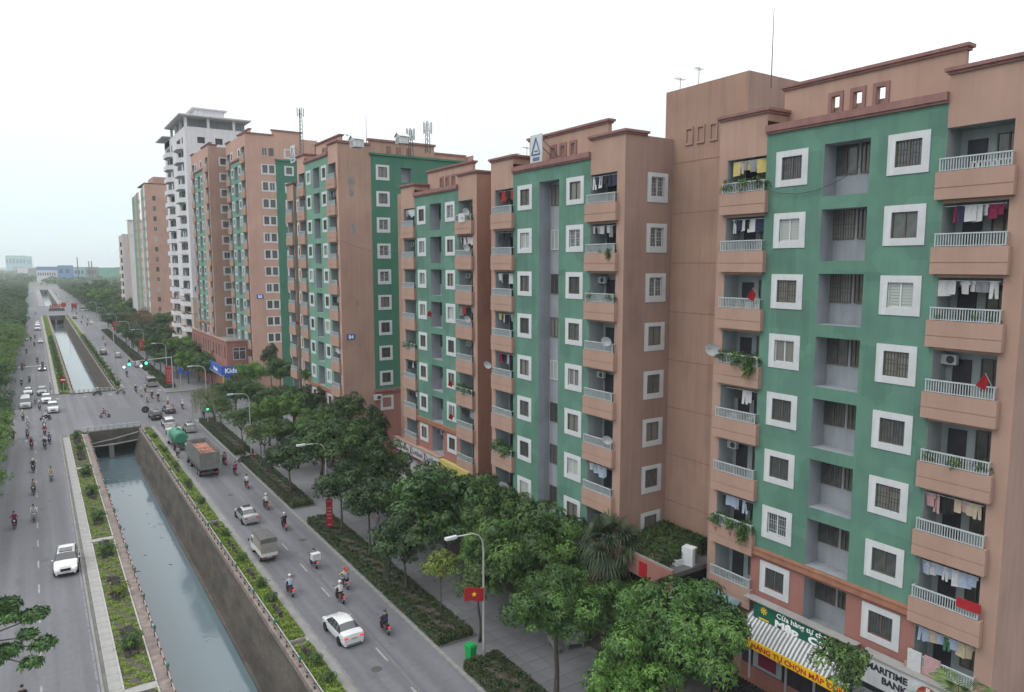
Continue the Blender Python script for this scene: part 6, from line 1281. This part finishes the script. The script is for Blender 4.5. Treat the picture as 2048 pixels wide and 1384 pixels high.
car('silver minibus at the left kerb of the junction', (-2.5, 158.2, 0), PI, 'car_silver', 'van', scale=SC); car('white sedan behind the silver minibus on the left', (-2.2, 174.4, 0), PI, 'car_white', 'sedan', scale=SC); car('dark green car queued beside the white sedan on the left', (.2, 172.4, 0), PI, 'car_grey', 'suv', scale=SC)
car('dark red car with headlights on, approaching on the left carriageway', (.6, 212.3, 0), PI, 'car_red', 'sedan', head='lamp_lit', scale=SC); car('silver car approaching far on the left carriageway', (.9, 288, 0), PI, 'car_silver', 'sedan', scale=SC)
car('white minibus far on the left carriageway', (.45, 345, 0), PI, 'car_white', 'van', scale=1.08); car('white car following the far minibus on the left', (.6, 381, 0), PI, 'car_white', 'hatch', scale=SC); car('white car half hidden by the left trees, far along the kerb', (-3.4, 300, 0), PI, 'car_white', 'hatch', scale=SC)
# small canvas-topped truck
t = thing('small_truck', 'small white pickup truck with a grey canvas top and closed rear', 'truck', (15.85, 64.4, 0), 0, scale=.9)
b = MB(); b.box(-.78, .78, -2.1, .75, .62, .72); b.box(-.80, .80, -2.12, -2.06, .70, 1.0); put(b, 'load_bed', 'car_white', t); b = MB(); b.box(-.8, -.76, -2.06, .75, .7, 1.12); b.box(.76, .8, -2.06, .75, .7, 1.12); put(b, 'side_panel', 'car_white', t)
b = MB(); b.box(-.78, -.75, -2.04, .73, 1.12, 2.3); b.box(.75, .78, -2.04, .73, 1.12, 2.3); put(b, 'canvas_side', 'canvas_rear', t); put(MB().box(-.76, .76, -2.16, -2.10, .98, 2.0), 'rear_cover', 'canvas_rear', t)
b = MB(); pts = [(-.84, 2.2), (-.72, 2.4), (0, 2.46), (.72, 2.4), (.84, 2.2)]
for p, q in zip(pts, pts[1:]): b.quad([(p[0], -2.15, p[1]), (q[0], -2.15, q[1]), (q[0], .78, q[1]), (p[0], .78, p[1])])
b.quad([(p[0], -2.15, p[1]) for p in pts]); b.quad([(p[0], .78, p[1]) for p in pts]); b.quad([(-.84, -2.15, 2.2), (-.78, -2.17, 1.98), (.78, -2.17, 1.98), (.84, -2.15, 2.2)]); put(b, 'canvas_roof', 'canvas', t)
b = MB(); pr_ = [(.85, .35), (2.05, .35), (2.1, .95), (1.75, 1.62), (1.6, 1.72), (.85, 1.75)]
for sg in (-1, 1): b.quad([(sg * .76, *p) for p in pr_])
for i in range(6): p, q = pr_[i], pr_[(i + 1) % 6]; b.quad([(-.76, *p), (.76, *p), (.76, *q), (-.76, *q)])
put(b, 'cab', 'car_white', t); b = MB(); b.quad([(-.7, 2.1, 1.0), (.7, 2.1, 1.0), (.68, 1.78, 1.6), (-.68, 1.78, 1.6)]); b.box(-.775, -.762, 1.0, 1.75, 1.05, 1.55); b.box(.762, .775, 1.0, 1.75, 1.05, 1.55); put(b, 'cab_window', 'car_glass', t)
for x in (-.66, .66):
    for y in (-1.35, 1.4): wheel(t, x, y, .29, .18)
for sg in (-1, 1): put(MB().box(sg * .55 - .12, sg * .55 + .12, -2.14, -2.10, .5, .62), 'tail_light', 'tail', t)
b = MB(); b.box(-.7, .7, -2.12, -2.0, .36, .48); b.box(-.25, .25, -2.15, -2.125, .5, .62, 1); put(b, 'rear_bumper', ['metal_dark', 'post_white'], t); b = MB(); b.tube([(-.76, 1.75, 1.2), (-1.0, 1.8, 1.25)], .02, 4); b.box(-1.08, -.96, 1.78, 1.82, 1.1, 1.4); put(b, 'wing_mirror', 'metal_dark', t)
b = MB(); b.box(-.6, .6, -2.0, 1.9, .4, .6); put(b, 'chassis', 'metal_dark', t)
# big grey tipper truck with brick-coloured load
t = thing('cargo_truck', 'big grey high-sided truck carrying an orange-red load', 'truck', (16.7, 97.0, 0), R(1), scale=.93)
b = MB(); w, y0, y1, z0, z1 = 1.25, -4.9, 3.6, 1.25, 3.7
b.box(-w, w, y0, y1, z0, z0 + .1); b.box(-w, -w + .06, y0, y1, z0, z1); b.box(w - .06, w, y0, y1, z0, z1); b.box(-w + .06, w - .06, y1 - .06, y1, z0, z1 - .2); put(b, 'cargo_body', 'truck_grey', t)
for sg in (-1, 1):
    for i in range(7): put(MB().box(sg * w - .04, sg * w + .04, y0 + .3 + i * 1.32, y0 + .4 + i * 1.32, z0, z1 + .02), 'side_rib', 'truck_grey', t)
    for z in (z0 + .6, z0 + 1.25, z0 + 1.9, z1): put(MB().box(sg * w - .03, sg * w + .03, y0, y1, z - .04, z + .04), 'side_rail', 'truck_grey', t)
b = MB(); b.box(-w, w, y0 - .08, y0, z0 - .1, z1 - .3); b.box(-w, w, y0 - .11, y0 - .08, z0 + .45, z0 + .52); b.box(-w, w, y0 - .11, y0 - .08, z0 + 1.1, z0 + 1.16); b.box(-.04, .04, y0 - .11, y0 - .08, z0, z0 + 1); put(b, 'tailgate', 'truck_grey', t)
b = MB()
for q in (-3.5, -.5, 1.8): b.tube([(-w, q, z1), (w, q, z1)], .03, 5)
put(b, 'cross_bar', 'truck_grey', t)
b = MB()
for i in range(420):
    x, y = random.uniform(-1.0, 1.0), random.uniform(-4.4, 2.6); s_ = .13; z = 2.85 + .35 * math.exp(-((y + .8) / 2.5) ** 2) * (1 - abs(x) * .5) + random.uniform(-.05, .05)
    b.box(x - s_, x + s_, y - s_ * .6, y + s_ * .6, z - .1, z)
b.box(-1.15, 1.15, -4.8, 3.4, 1.4, 2.9); put(b, 'brick_load', 'cargo', t, kind='stuff')
b = MB(); b.box(-1.18, 1.18, 3.9, 5.6, .7, 2.7); put(b, 'cab', 'car_grey', t); b = MB(); b.box(-1.05, 1.05, 5.605, 5.62, 1.6, 2.5); b.box(-1.2, -1.185, 4.4, 5.4, 1.6, 2.4); b.box(1.185, 1.2, 4.4, 5.4, 1.6, 2.4); put(b, 'cab_window', 'car_glass', t)
b = MB(); b.box(-.45, .45, -4.6, 5.2, .7, 1.15); b.box(-1.1, 1.1, -5.0, -4.85, .55, .75); put(b, 'chassis', 'metal_dark', t)
for y in (-3.6, -2.4, 2.2, 4.7):
    for x in (-1.0, 1.0): wheel(t, x, y, .5, .42 if y < 0 else .28)
for sg in (-1, 1): put(MB().box(sg * .9 - .15, sg * .9 + .15, -5.03, -5.005, .6, .72), 'tail_light', 'tail', t); put(MB().box(sg * 1.12 - .03, sg * 1.12 + .03, -4.2, 2, .75, 1.1), 'side_guard', 'metal_dark', t)
# green tanker
t = thing('tanker_truck', 'green tank truck with a white cab ahead of the big grey truck', 'truck', (15.95, 111.2, 0), R(2), scale=.93); b = MB(); n = 18
b.tube([(0, -3.1, 1.9), (0, -2.9, 1.9), (0, 1.4, 1.9), (0, 1.6, 1.9)], [.75, .98, .98, .75], 18); put(b, 'tank', 'tanker', t); b = MB()
for y in (-2.2, -.8, .6): b.tube([(0, y - .04, 1.9), (0, y + .04, 1.9)], 1.0, 18)
b.tube([(0, -.8, 2.8), (0, -.8, 3.05)], .25, 10); put(b, 'tank_band', 'tanker', t); b = MB(); b.box(-1.05, 1.05, 2.0, 3.6, .6, 2.4); put(b, 'cab', 'car_white', t); b = MB(); b.box(-.95, .95, 3.605, 3.62, 1.4, 2.2); b.box(-1.07, -1.055, 2.4, 3.4, 1.4, 2.1); b.box(-.7, .7, 1.98, 1.995, 1.5, 2.1); put(b, 'cab_window', 'car_glass', t)
put(MB().box(-.5, .5, -3.4, 3.2, .6, .95), 'chassis', 'metal_dark', t)
for y in (-2.2, 2.7):
    for x in (-.85, .85): wheel(t, x, y, .45, .3)
for sg in (-1, 1): put(MB().box(sg * .7 - .15, sg * .7 + .15, -3.45, -3.405, .65, .8), 'tail_light', 'tail', t)
t = thing('red_truck', 'red box truck at the second junction', 'truck', (19.4, 497, 0)); b = MB(); b.box(-1.3, 1.3, -3.4, 2, .9, 3.6); put(b, 'box_body', 'cloth_maroon', t); put(MB().box(-1.2, 1.2, 2.1, 3.8, .7, 2.6), 'cab', 'red', t); put(MB().box(-1.1, 1.1, -3.45, -3.41, 1.2, 3.3), 'rear_door', 'red', t)
for y in (-2.2, 2.9):
    for x in (-1, 1): wheel(t, x, y, .5, .3)
# ------------------------------------------------------------------ people
def skinned(J, E, rad, name='body'):
    me = bpy.data.meshes.new(name); ks = list(J); me.from_pydata([J[k] for k in ks], [(ks.index(a), ks.index(b)) for a, b in E], []); o = bpy.data.objects.new(name, me); COL.objects.link(o)
    o.modifiers.new('s', 'SKIN'); s2 = o.modifiers.new('u', 'SUBSURF'); s2.levels = 1; s2.render_levels = 1
    for i, k in enumerate(ks):
        sv = me.skin_vertices[0].data[i]; r = rad[k]; sv.radius = r if isinstance(r, tuple) else (r, r); sv.use_root = (k == 'pelvis')
    bpy.context.view_layer.update(); m2 = bpy.data.meshes.new_from_object(o.evaluated_get(bpy.context.evaluated_depsgraph_get())); bpy.data.objects.remove(o); return m2
RAD = dict(pelvis=(.15, .12), waist=(.135, .10), chest=(.165, .115), neck=.055, chin=.075, head=(.088, .10), crown=.06, hipl=.095, hipr=.095, kneel=.065, kneer=.065, ankl=.045, ankr=.045, toel=.04, toer=.04, shl=.065, shr=.065, ell=.045, elr=.045, wrl=.032, wrr=.032, hal=(.04, .02), har=(.04, .02), nose=.02)
EDG = [('pelvis', 'waist'), ('waist', 'chest'), ('chest', 'neck'), ('neck', 'chin'), ('chin', 'head'), ('head', 'crown'), ('pelvis', 'hipl'), ('hipl', 'kneel'), ('kneel', 'ankl'), ('ankl', 'toel'), ('pelvis', 'hipr'), ('hipr', 'kneer'), ('kneer', 'ankr'), ('ankr', 'toer'),
       ('chest', 'shl'), ('shl', 'ell'), ('ell', 'wrl'), ('wrl', 'hal'), ('chest', 'shr'), ('shr', 'elr'), ('elr', 'wrr'), ('wrr', 'har'), ('chin', 'nose')]
def person_mesh(J):
    J = dict(J)
    hv = Vector(J['head']) - Vector(J['chin']); J['nose'] = tuple(Vector(J['chin']) + Vector((0, .095, .05)))
    me = skinned(J, EDG, RAD); cat = {'skin': 0, 'shirt': 1, 'trousers': 2, 'shoe': 3}
    segs = [(a, b, ('skin' if a in ('neck', 'chin', 'head') or a.startswith('wr') or b == 'nose' else 'shoe' if a.startswith('ank') else 'trousers' if a.startswith(('hip', 'kne')) or b.startswith('hip') else 'shirt')) for a, b in EDG]
    for n in ('skin', 'cloth_white', 'cloth_black', 'hair'): me.materials.append(M[n])
    mi = []
    for p in me.polygons:
        c = p.center; best = None
        for a, b, k in segs:
            A = Vector(J[a]); B = Vector(J[b]); u = max(0, min(1, (c - A).dot(B - A) / max((B - A).length_squared, 1e-6))); d = (c - (A + (B - A) * u)).length
            if best is None or d < best[0]: best = (d, k)
        mi.append(cat[best[1]])
    # fingers and face details merged into the figure
    bm_v = [tuple(v.co) for v in me.vertices]; bm_f = [tuple(p.vertices) for p in me.polygons]; x = MB(); x.v = bm_v; x.f = bm_f; x.m = mi
    for s_ in ('l', 'r'):
        w = Vector(J['wr' + s_]); h = Vector(J['ha' + s_]); d = (h - w).normalized(); sd_ = d.cross(Vector((0, 0, 1))); sd_ = sd_.normalized() if sd_.length > .1 else Vector((1, 0, 0)); dn = sd_.cross(d)
        for i, L_ in enumerate((.055, .065, .06, .045)):
            q = h + sd_ * (-.03 + i * .02); x.tube([q, q + d * L_ * .5, q + d * L_ * .7 - dn * (-.03)], [.010, .009, .007], 5, 0)
        x.tube([w + d * .03 + sd_ * .03, w + d * .05 + sd_ * .065], [.011, .008], 5, 0)
    hc = Vector(J['head']); cc = Vector(J['chin'])
    for s_ in (-1, 1): x.ball((cc.x + s_ * .032, cc.y + .088, cc.z + .075), (.010, .006, .007), 6, 4, 3); x.ball((cc.x + s_ * .10, cc.y + .0, cc.z + .06), (.012, .02, .03), 6, 4, 0)
    x.box(cc.x - .025, cc.x + .025, cc.y + .072, cc.y + .079, cc.z - .005, cc.z + .005, 3)
    m2 = x.mesh('body', ['skin', 'cloth_white', 'cloth_black', 'hair'], True); return m2
RID = dict(pelvis=(0, -.28, .86), waist=(0, -.24, 1.04), chest=(0, -.16, 1.28), neck=(0, -.11, 1.43), chin=(0, -.08, 1.51), head=(0, -.09, 1.62), crown=(0, -.1, 1.69), hipl=(-.11, -.2, .84), hipr=(.11, -.2, .84), kneel=(-.2, .2, .78), kneer=(.2, .2, .78), ankl=(-.16, .12, .36), ankr=(.16, .12, .36), toel=(-.17, .27, .31), toer=(.17, .27, .31),
           shl=(-.19, -.14, 1.33), shr=(.19, -.14, 1.33), ell=(-.29, .08, 1.12), elr=(.29, .08, 1.12), wrl=(-.28, .33, 1.04), wrr=(.28, .33, 1.04), hal=(-.28, .41, 1.03), har=(.28, .41, 1.03))
PIL = dict(RID); PIL.update(pelvis=(0, -.34, .88), ankl=(-.2, -.05, .4), ankr=(.2, -.05, .4), toel=(-.2, .1, .35), toer=(.2, .1, .35), kneel=(-.22, .12, .8), kneer=(.22, .12, .8), ell=(-.25, .0, 1.08), elr=(.25, .0, 1.08), wrl=(-.14, .18, 1.02), wrr=(.14, .18, 1.02), hal=(-.08, .22, 1.02), har=(.08, .22, 1.02), waist=(0, -.32, 1.06), chest=(0, -.27, 1.3), neck=(0, -.24, 1.45), chin=(0, -.22, 1.53), head=(0, -.23, 1.64), crown=(0, -.24, 1.71))
STA = dict(pelvis=(0, 0, .92), waist=(0, 0, 1.08), chest=(0, 0, 1.32), neck=(0, .01, 1.47), chin=(0, .03, 1.54), head=(0, .02, 1.64), crown=(0, .01, 1.70), hipl=(-.1, 0, .88), hipr=(.1, 0, .88), kneel=(-.12, .04, .48), kneer=(.11, -.02, .48), ankl=(-.13, .06, .09), ankr=(.12, -.1, .09), toel=(-.15, .2, .05), toer=(.14, .04, .05),
           shl=(-.19, 0, 1.38), shr=(.19, 0, 1.38), ell=(-.25, -.02, 1.1), elr=(.25, -.02, 1.1), wrl=(-.25, .08, .87), wrr=(.25, .08, .87), hal=(-.25, .11, .79), har=(.25, .11, .79))
CRO = dict(pelvis=(0, -.2, .34), waist=(0, -.12, .5), chest=(0, .04, .70), neck=(0, .13, .83), chin=(0, .18, .90), head=(0, .18, 1.0), crown=(0, .17, 1.06), hipl=(-.1, -.15, .34), hipr=(.1, -.15, .34), kneel=(-.16, .2, .52), kneer=(.16, .2, .52), ankl=(-.14, -.02, .09), ankr=(.14, -.02, .09), toel=(-.15, .12, .05), toer=(.15, .12, .05),
           shl=(-.18, .06, .76), shr=(.18, .06, .76), ell=(-.2, .28, .56), elr=(.2, .28, .56), wrl=(-.1, .42, .4), wrr=(.1, .42, .4), hal=(-.07, .48, .36), har=(.07, .48, .36))
PM = {k: person_mesh(v) for k, v in (('rider', RID), ('pillion', PIL), ('stand', STA), ('crouch', CRO))}
hb = MB(); hb.ball((0, 0, 0), (.125, .145, .12), 12, 8); hb.box(-.09, .09, .1, .2, -.03, -.01); HELM = hb.mesh('helmet', 'helmet', True)
hb = MB(); hb.ball((0, -.01, 0), (.10, .118, .10), 12, 8); hb.ball((0, -.07, -.08), (.07, .05, .12), 8, 6); HAIR = hb.mesh('hair', 'hair', True)
def person(pose, loc, rz, shirt, trou, head, label, group=None, sc=1.0):
    t = thing('person', label, 'person', loc, rz, group, sc); o = link('body', PM[pose], t); t2 = {'rider': RID, 'pillion': PIL, 'stand': STA, 'crouch': CRO}[pose]['head']
    for i, m_ in ((1, 'cloth_' + shirt), (2, 'cloth_' + trou)): o.material_slots[i].link = 'OBJECT'; o.material_slots[i].material = M[m_]
    if head == 'hair': link('hair', HAIR, t, (t2[0], t2[1] - .01, t2[2] + .05))
    else:
        h = link('helmet', HELM, t, (t2[0], t2[1] - .005, t2[2] + .055)); h.material_slots[0].link = 'OBJECT'; h.material_slots[0].material = M[head]
    return t
# motorbike prototype
def make_bike():
    t = thing('motorbike', 'x', 'motorbike', (0, -500, -50)); b = MB()
    b.box(-.06, .06, -.35, .2, .38, .62); b.tube([(0, .52, .75), (0, .25, .55), (0, -.1, .45), (0, -.5, .62)], [.07, .10, .13, .08], 8); b.box(-.13, .13, -.62, -.05, .52, .70); b.tube([(0, -.6, .62), (0, -.85, .72)], [.09, .05], 6); b.box(-.17, .17, .28, .42, .32, .86); b.box(-.14, .14, .0, .34, .28, .36)
    put(b, 'fairing', 'car_dark', t); b = MB(); b.box(-.12, .12, -.68, .0, .70, .78); b.box(-.10, .10, -.66, -.1, .78, .80); put(b, 'seat', 'tire', t)
    for y, n in ((.62, 'front_wheel'), (-.6, 'rear_wheel')):
        w = MB(); w.tube([(-.04, 0, 0), (.04, 0, 0)], .28, 14); o = put(w, n, 'tire', t, loc=(0, y, .28)); put(MB().tube([(-.046, 0, 0), (.046, 0, 0)], .12, 8), 'hub', 'hub', o)
    b = MB(); b.tube([(0, .62, .28), (0, .46, .92)], [.035, .04], 6); b.tube([(0, .62, .6), (0, .7, .52)], .06, 5); put(b, 'fork', 'metal_dark', t)
    b = MB(); b.tube([(-.32, .36, 1.0), (-.1, .44, .95), (.1, .44, .95), (.32, .36, 1.0)], .018, 5); b.ball((0, .52, .9), (.10, .08, .09), 8, 6); put(b, 'handlebar', 'metal_dark', t)
    for s_ in (-1, 1): m_ = MB(); m_.tube([(s_ * .25, .4, 1.0), (s_ * .33, .42, 1.2)], .01, 4); m_.ball((s_ * .35, .42, 1.23), (.06, .02, .04), 6, 4); put(m_, 'mirror', 'metal_dark', t)
    put(MB().box(-.08, .08, -.9, -.84, .64, .74), 'tail_light', 'tail_lit', t); put(MB().box(-.07, .07, .585, .61, .84, .94), 'headlight', 'lamp_lens', t); put(MB().box(-.09, .09, -.9, -.885, .44, .58), 'licence_plate', 'post_white', t)
    m_ = MB().tube([(.12, -.05, .3), (.13, -.7, .36)], [.035, .05], 6); put(m_, 'exhaust', 'metal', t); put(MB().tube([(-.12, -.1, .12), (-.16, -.1, 0)], .015, 4), 'side_stand', 'metal_dark', t)
    return t
BK = make_bike(); used = False
def bike(x, y, rz, col, label, group):
    global used
    if not used: used = True; BK.location = (x, y, 0); BK.rotation_euler = (0, 0, rz); BK['label'] = label; BK['group'] = group; BK.scale = (.97,) * 3; return BK
    return dup(BK, (x, y, 0), rz, label, group, .97, swap=({'car_dark': col} if col != 'car_dark' else None))
def clean(s): return s
# (x, y, heading deg (0 = away), bike colour, shirt, trousers, head, where, passenger)
A, T = 0, 180
RD = [
(-2.8,145.1,T,'car_dark','beige','black','helmet','at the left kerb of the junction below the silver minibus',0),(-2.1,137.8,T,'car_white','white','black','helmet','in the upper rank of the left stream at the junction',0),(-2.1,129.1,T,'car_dark','grey','black','helmet','in the middle rank of the left stream at the junction',0),
(-1.6,121.5,T,'car_red','maroon','black','helmet_red','left of the pair at the near crossing of the left carriageway',0),(.4,142.9,96,'car_black','white','black','helmet_dark','turning sideways across the junction in front of the boxy car',0),(.1,136,T,'car_silver','white','navy','helmet','behind the leading red pair on the left carriageway',0),
(.1,130,T,'car_red','red','grey','helmet','second of the inner file on the left carriageway',0),(0,120.4,T,'car_red','black','black','helmet','at the head of the inner file at the near crossing',0),(.6,123.5,T,'car_dark','blue','black','hair','in blue beside the inner file at the near crossing',0),
(-1.4,107.5,T,'car_dark','black','black','helmet','first below the near crossing on the left lane line',0),(.4,101.9,T,'car_silver','beige','grey','hair','alone nearer the canal on the left carriageway',0),(-1.4,96.9,T,'car_dark','khaki','black','helmet_dark','middle of the three on the left lane line',0),
(-1.4,86.5,T,'car_silver','white','grey','helmet_dark','lowest of the three on the left lane line',0),(-3.0,85.1,T,'car_red','maroon','black','helmet_dark','by the left edge of the near left carriageway',0),(-2.0,48.6,T,'car_dark','black','black','hair','cut by the bottom left edge of the view',0),
(-3.9,129,T,'car_dark','black','black','hair','half hidden by the left trees near the crossing',0),(-.4,153.6,T,'car_dark','grey','black','helmet','just ahead of the boxy four-wheel drive',0),(-1.0,161.4,T,'car_silver','white','navy','helmet','between the silver minibus and the white car',0),
(-3.4,186.6,T,'car_dark','green','black','helmet','behind the white sedan near the left trees',0),(-2.0,191.4,T,'car_dark','grey','black','helmet','with a passenger behind the white sedan on the left',1),(1.7,178.3,T,'car_white','white','grey','helmet','squeezing past along the far canal kerb',0),
(-.3,228,T,'car_dark','navy','black','helmet_dark','ahead of the dark red car',0),(-3.1,220.5,T,'car_red','pink','maroon','helmet_red','in pink tones by the left trees level with the dark red car',0),(-2.8,254.5,T,'car_dark','black','grey','helmet','by the left trees above the dark red car',0),
(-.8,276.1,T,'car_dark','black','black','helmet_dark','just below the far silver car on the left',0),(-1.8,297.7,T,'car_dark','navy','black','helmet','in the far cluster on the left lane line',0),(-.6,304.3,T,'car_dark','green','black','helmet','at the back of the far cluster on the left',0),
(8.9,139.8,-100,'car_silver','maroon','maroon','hair','crossing the middle of the junction side-on',0),(9.4,164.6,80,'car_dark','grey','black','helmet','side-on in front of the far canal railing',0),(13.5,163.9,80,'car_silver','white','black','helmet','side-on at the right end of the far canal railing',0),
(17.0,188.7,A,'car_dark','black','black','helmet_dark','alone on the right carriageway past the junction',0),(18.2,263.5,A,'car_dark','grey','black','helmet','riding away past the black pickup',0),(19.3,289,A,'car_dark','khaki','black','helmet','farther rider beyond the black pickup',0),
(16.2,163.7,T,'car_dark','black','black','helmet','leftmost of the cluster before the minibus',0),(16.6,158.7,T,'car_white','beige','grey','helmet','second of the cluster before the minibus',0),(17.9,163,A,'car_dark','khaki','black','helmet','directly behind the minibus tail',0),
(18.1,154.8,A,'car_dark','navy','navy','helmet','dark bulky rider in the cluster behind the minibus',0),(16.8,151,T,'car_silver','white','black','helmet','lowest of the cluster behind the minibus',0),(18.7,151.3,A,'car_dark','black','grey','helmet','right side of the cluster behind the minibus',0),
(19.6,145.4,A,'car_dark','beige','grey','helmet','just beyond the dark saloon in the junction',0),(21.3,140.5,A,'car_dark','white','black','helmet','rightmost in the junction near the willow',0),(14.95,104.4,A,'car_dark','grey','black','helmet_dark','in the exhaust haze beside the green tanker',0),
(19.5,97.8,A,'car_dark','black','black','helmet_dark','beside the right flank of the big truck with a passenger',1),(19.6,92.1,A,'car_dark','maroon','black','helmet_dark','in a maroon jacket behind the big truck',0),(19.5,85.8,A,'car_red','white','black','hair','in white following the maroon rider',0),
(19.4,77.1,A,'car_dark','white','black','helmet','in a white shirt level with the silver taxi',0),(19.3,70.0,A,'car_red','black','black','helmet','in black with a lit red tail near the hedge gap',0),(18.8,59.5,A,'car_dark','black','black','helmet_dark','carrying a big white box behind the canvas truck',2),
(15.5,55.3,A,'car_red','lightblue','navy','helmet','in a light blue shirt left of the lane line',0),(19.6,54.2,A,'car_silver','beige','grey','helmet_red','two-up near the lane line with a red helmet',1),(18.4,52.0,A,'car_red','white','black','helmet','in white just ahead of the white sedan',0),
(19.4,45.7,A,'car_red','navy','black','helmet_dark','in navy right of the white sedan',0),(16.9,372.2,A,'car_dark','maroon','black','helmet','far up the right carriageway near the centre',0),(18.2,354.3,A,'car_dark','black','black','helmet_dark','far up the right carriageway, nearest of the far group',0),
(19.0,405.9,A,'car_dark','navy','black','helmet','far rider level with the second canal head',0),(18.1,439.4,A,'car_dark','black','black','helmet_dark','far rider below the red box truck',0),(16.9,461.7,A,'car_dark','grey','black','helmet','far rider at the second junction',0),
(20.4,390.3,A,'car_dark','grey','black','helmet','far rider close to the right trees',0),(.3,448,T,'car_dark','black','black','helmet_dark','far rider at the left head of the second bridge',0)]
for i in range(14): RD.append((random.uniform(16, 21), 560 + i * 24, A, 'car_dark', random.choice(('grey', 'black', 'white')), 'black', 'helmet', 'tiny among the far riders beyond the second junction', 0))
for i, (x, y, hd, bc, sh, tr_, hd_, wh, pas) in enumerate(RD):
    rz = R(hd + random.uniform(-3, 3)); far = wh.startswith('tiny')
    cn = {'car_dark': 'dark', 'car_white': 'white', 'car_red': 'red', 'car_silver': 'silver', 'car_black': 'black'}[bc]
    bike(x, y, rz, bc, ('dark motorbike, ' if far else f'{cn} motorbike {wh}') + ('tiny among the far traffic' if far else ''), 'far motorbikes' if far else 'motorbikes in the traffic')
    person('rider', (x, y, 0), rz, sh, tr_, hd_, ('motorbike rider, tiny among the far traffic' if far else f'{sh}-shirted rider {wh}').replace('lightblue', 'light-blue'), 'far riders' if far else 'motorbike riders', .97)
    if pas == 1:
        c, s_ = math.cos(rz), math.sin(rz); px, py = x + s_ * .38, y - c * .38
        person('pillion', (px, py, .03), rz, random.choice(('maroon', 'grey')), 'black', 'helmet_red' if hd_ == 'helmet_red' else 'helmet_dark', f'pillion passenger on the motorbike {wh}', 'pillion passengers', .97)
    if pas == 2: t = thing('delivery_box', 'large white delivery box carried behind a motorbike rider', 'box', (x, y - .62, .85), rz); put(MB().box(-.36, .36, -.27, .27, 0, .55), 'box', 'white', t); put(MB().box(-.37, .37, -.28, .28, .5, .56), 'lid', 'white', t)
for (x, y, rz, c, lb) in ((21.9, 96.9, 70, 'car_dark', 'parked dark motorbike at the kerb gap between two hedges'), (22.9, 98.6, 40, 'car_silver', 'parked silver motorbike in the gap between two hedges'), (33.2, 46, 80, 'car_dark', 'parked motorbike under the trees by the second block'), (33, 44.5, 80, 'car_dark', 'parked motorbike right of the other under the trees by the second block')):
    bike(x, y, R(rz), c, lb, 'parked motorbikes').location.z = 0 if x < 21.5 else .12
for i in range(16): b_ = bike(35.5 + (i % 4) * 1.1, 150 + (i // 4) * 3.4, R(80 + random.uniform(-9, 9)), random.choice(('car_dark', 'car_red', 'car_silver', 'car_white')), 'motorbike in the packed parking by the pink podium', 'motorbikes parked by the podium'); b_.location.z = .0
for i in range(26): b_ = bike(31.5 + (i % 4) * 1.3, 214 + (i // 4) * 2.6, R(80 + random.uniform(-9, 9)), random.choice(('car_dark', 'car_white', 'car_silver', 'car_white')), 'motorbike in the crowded lot below the white tower', 'motorbikes parked below the white tower'); b_.location.z = .12
person('stand', (22.6, 128.0, .12), R(170), 'black', 'black', 'hair', 'person in black standing on the kerb under the willow'); person('crouch', (24.9, 58.5, .15), R(40), 'lightblue', 'navy', 'hair', 'person in light blue crouching on the pavement beyond the hedge')
person('stand', (26.8, 64.3, .15), R(10), 'pink', 'grey', 'hair', 'person in pink walking in the shade of the pavement trees'); person('crouch', (30.7, 34.9, .15), R(120), 'beige', 'navy', 'hair', 'person squatting on the forecourt near the stone benches')
# ------------------------------------------------------------------ haze
b = MB().box(-3500, 3500, -300, 5200, -8, 75); hz = bpy.data.materials.new('haze'); hz.use_nodes = True; N = hz.node_tree; N.nodes.clear(); o_ = N.nodes.new('ShaderNodeOutputMaterial'); v_ = N.nodes.new('ShaderNodeVolumePrincipled')
v_.inputs['Color'].default_value = (.86, .94, .97, 1); v_.inputs['Density'].default_value = .00024; v_.inputs['Anisotropy'].default_value = .0; N.links.new(v_.outputs[0], o_.inputs['Volume']); M['haze'] = hz
put(b, 'haze', 'haze', kind='stuff', label='thin pale haze over the whole scene')
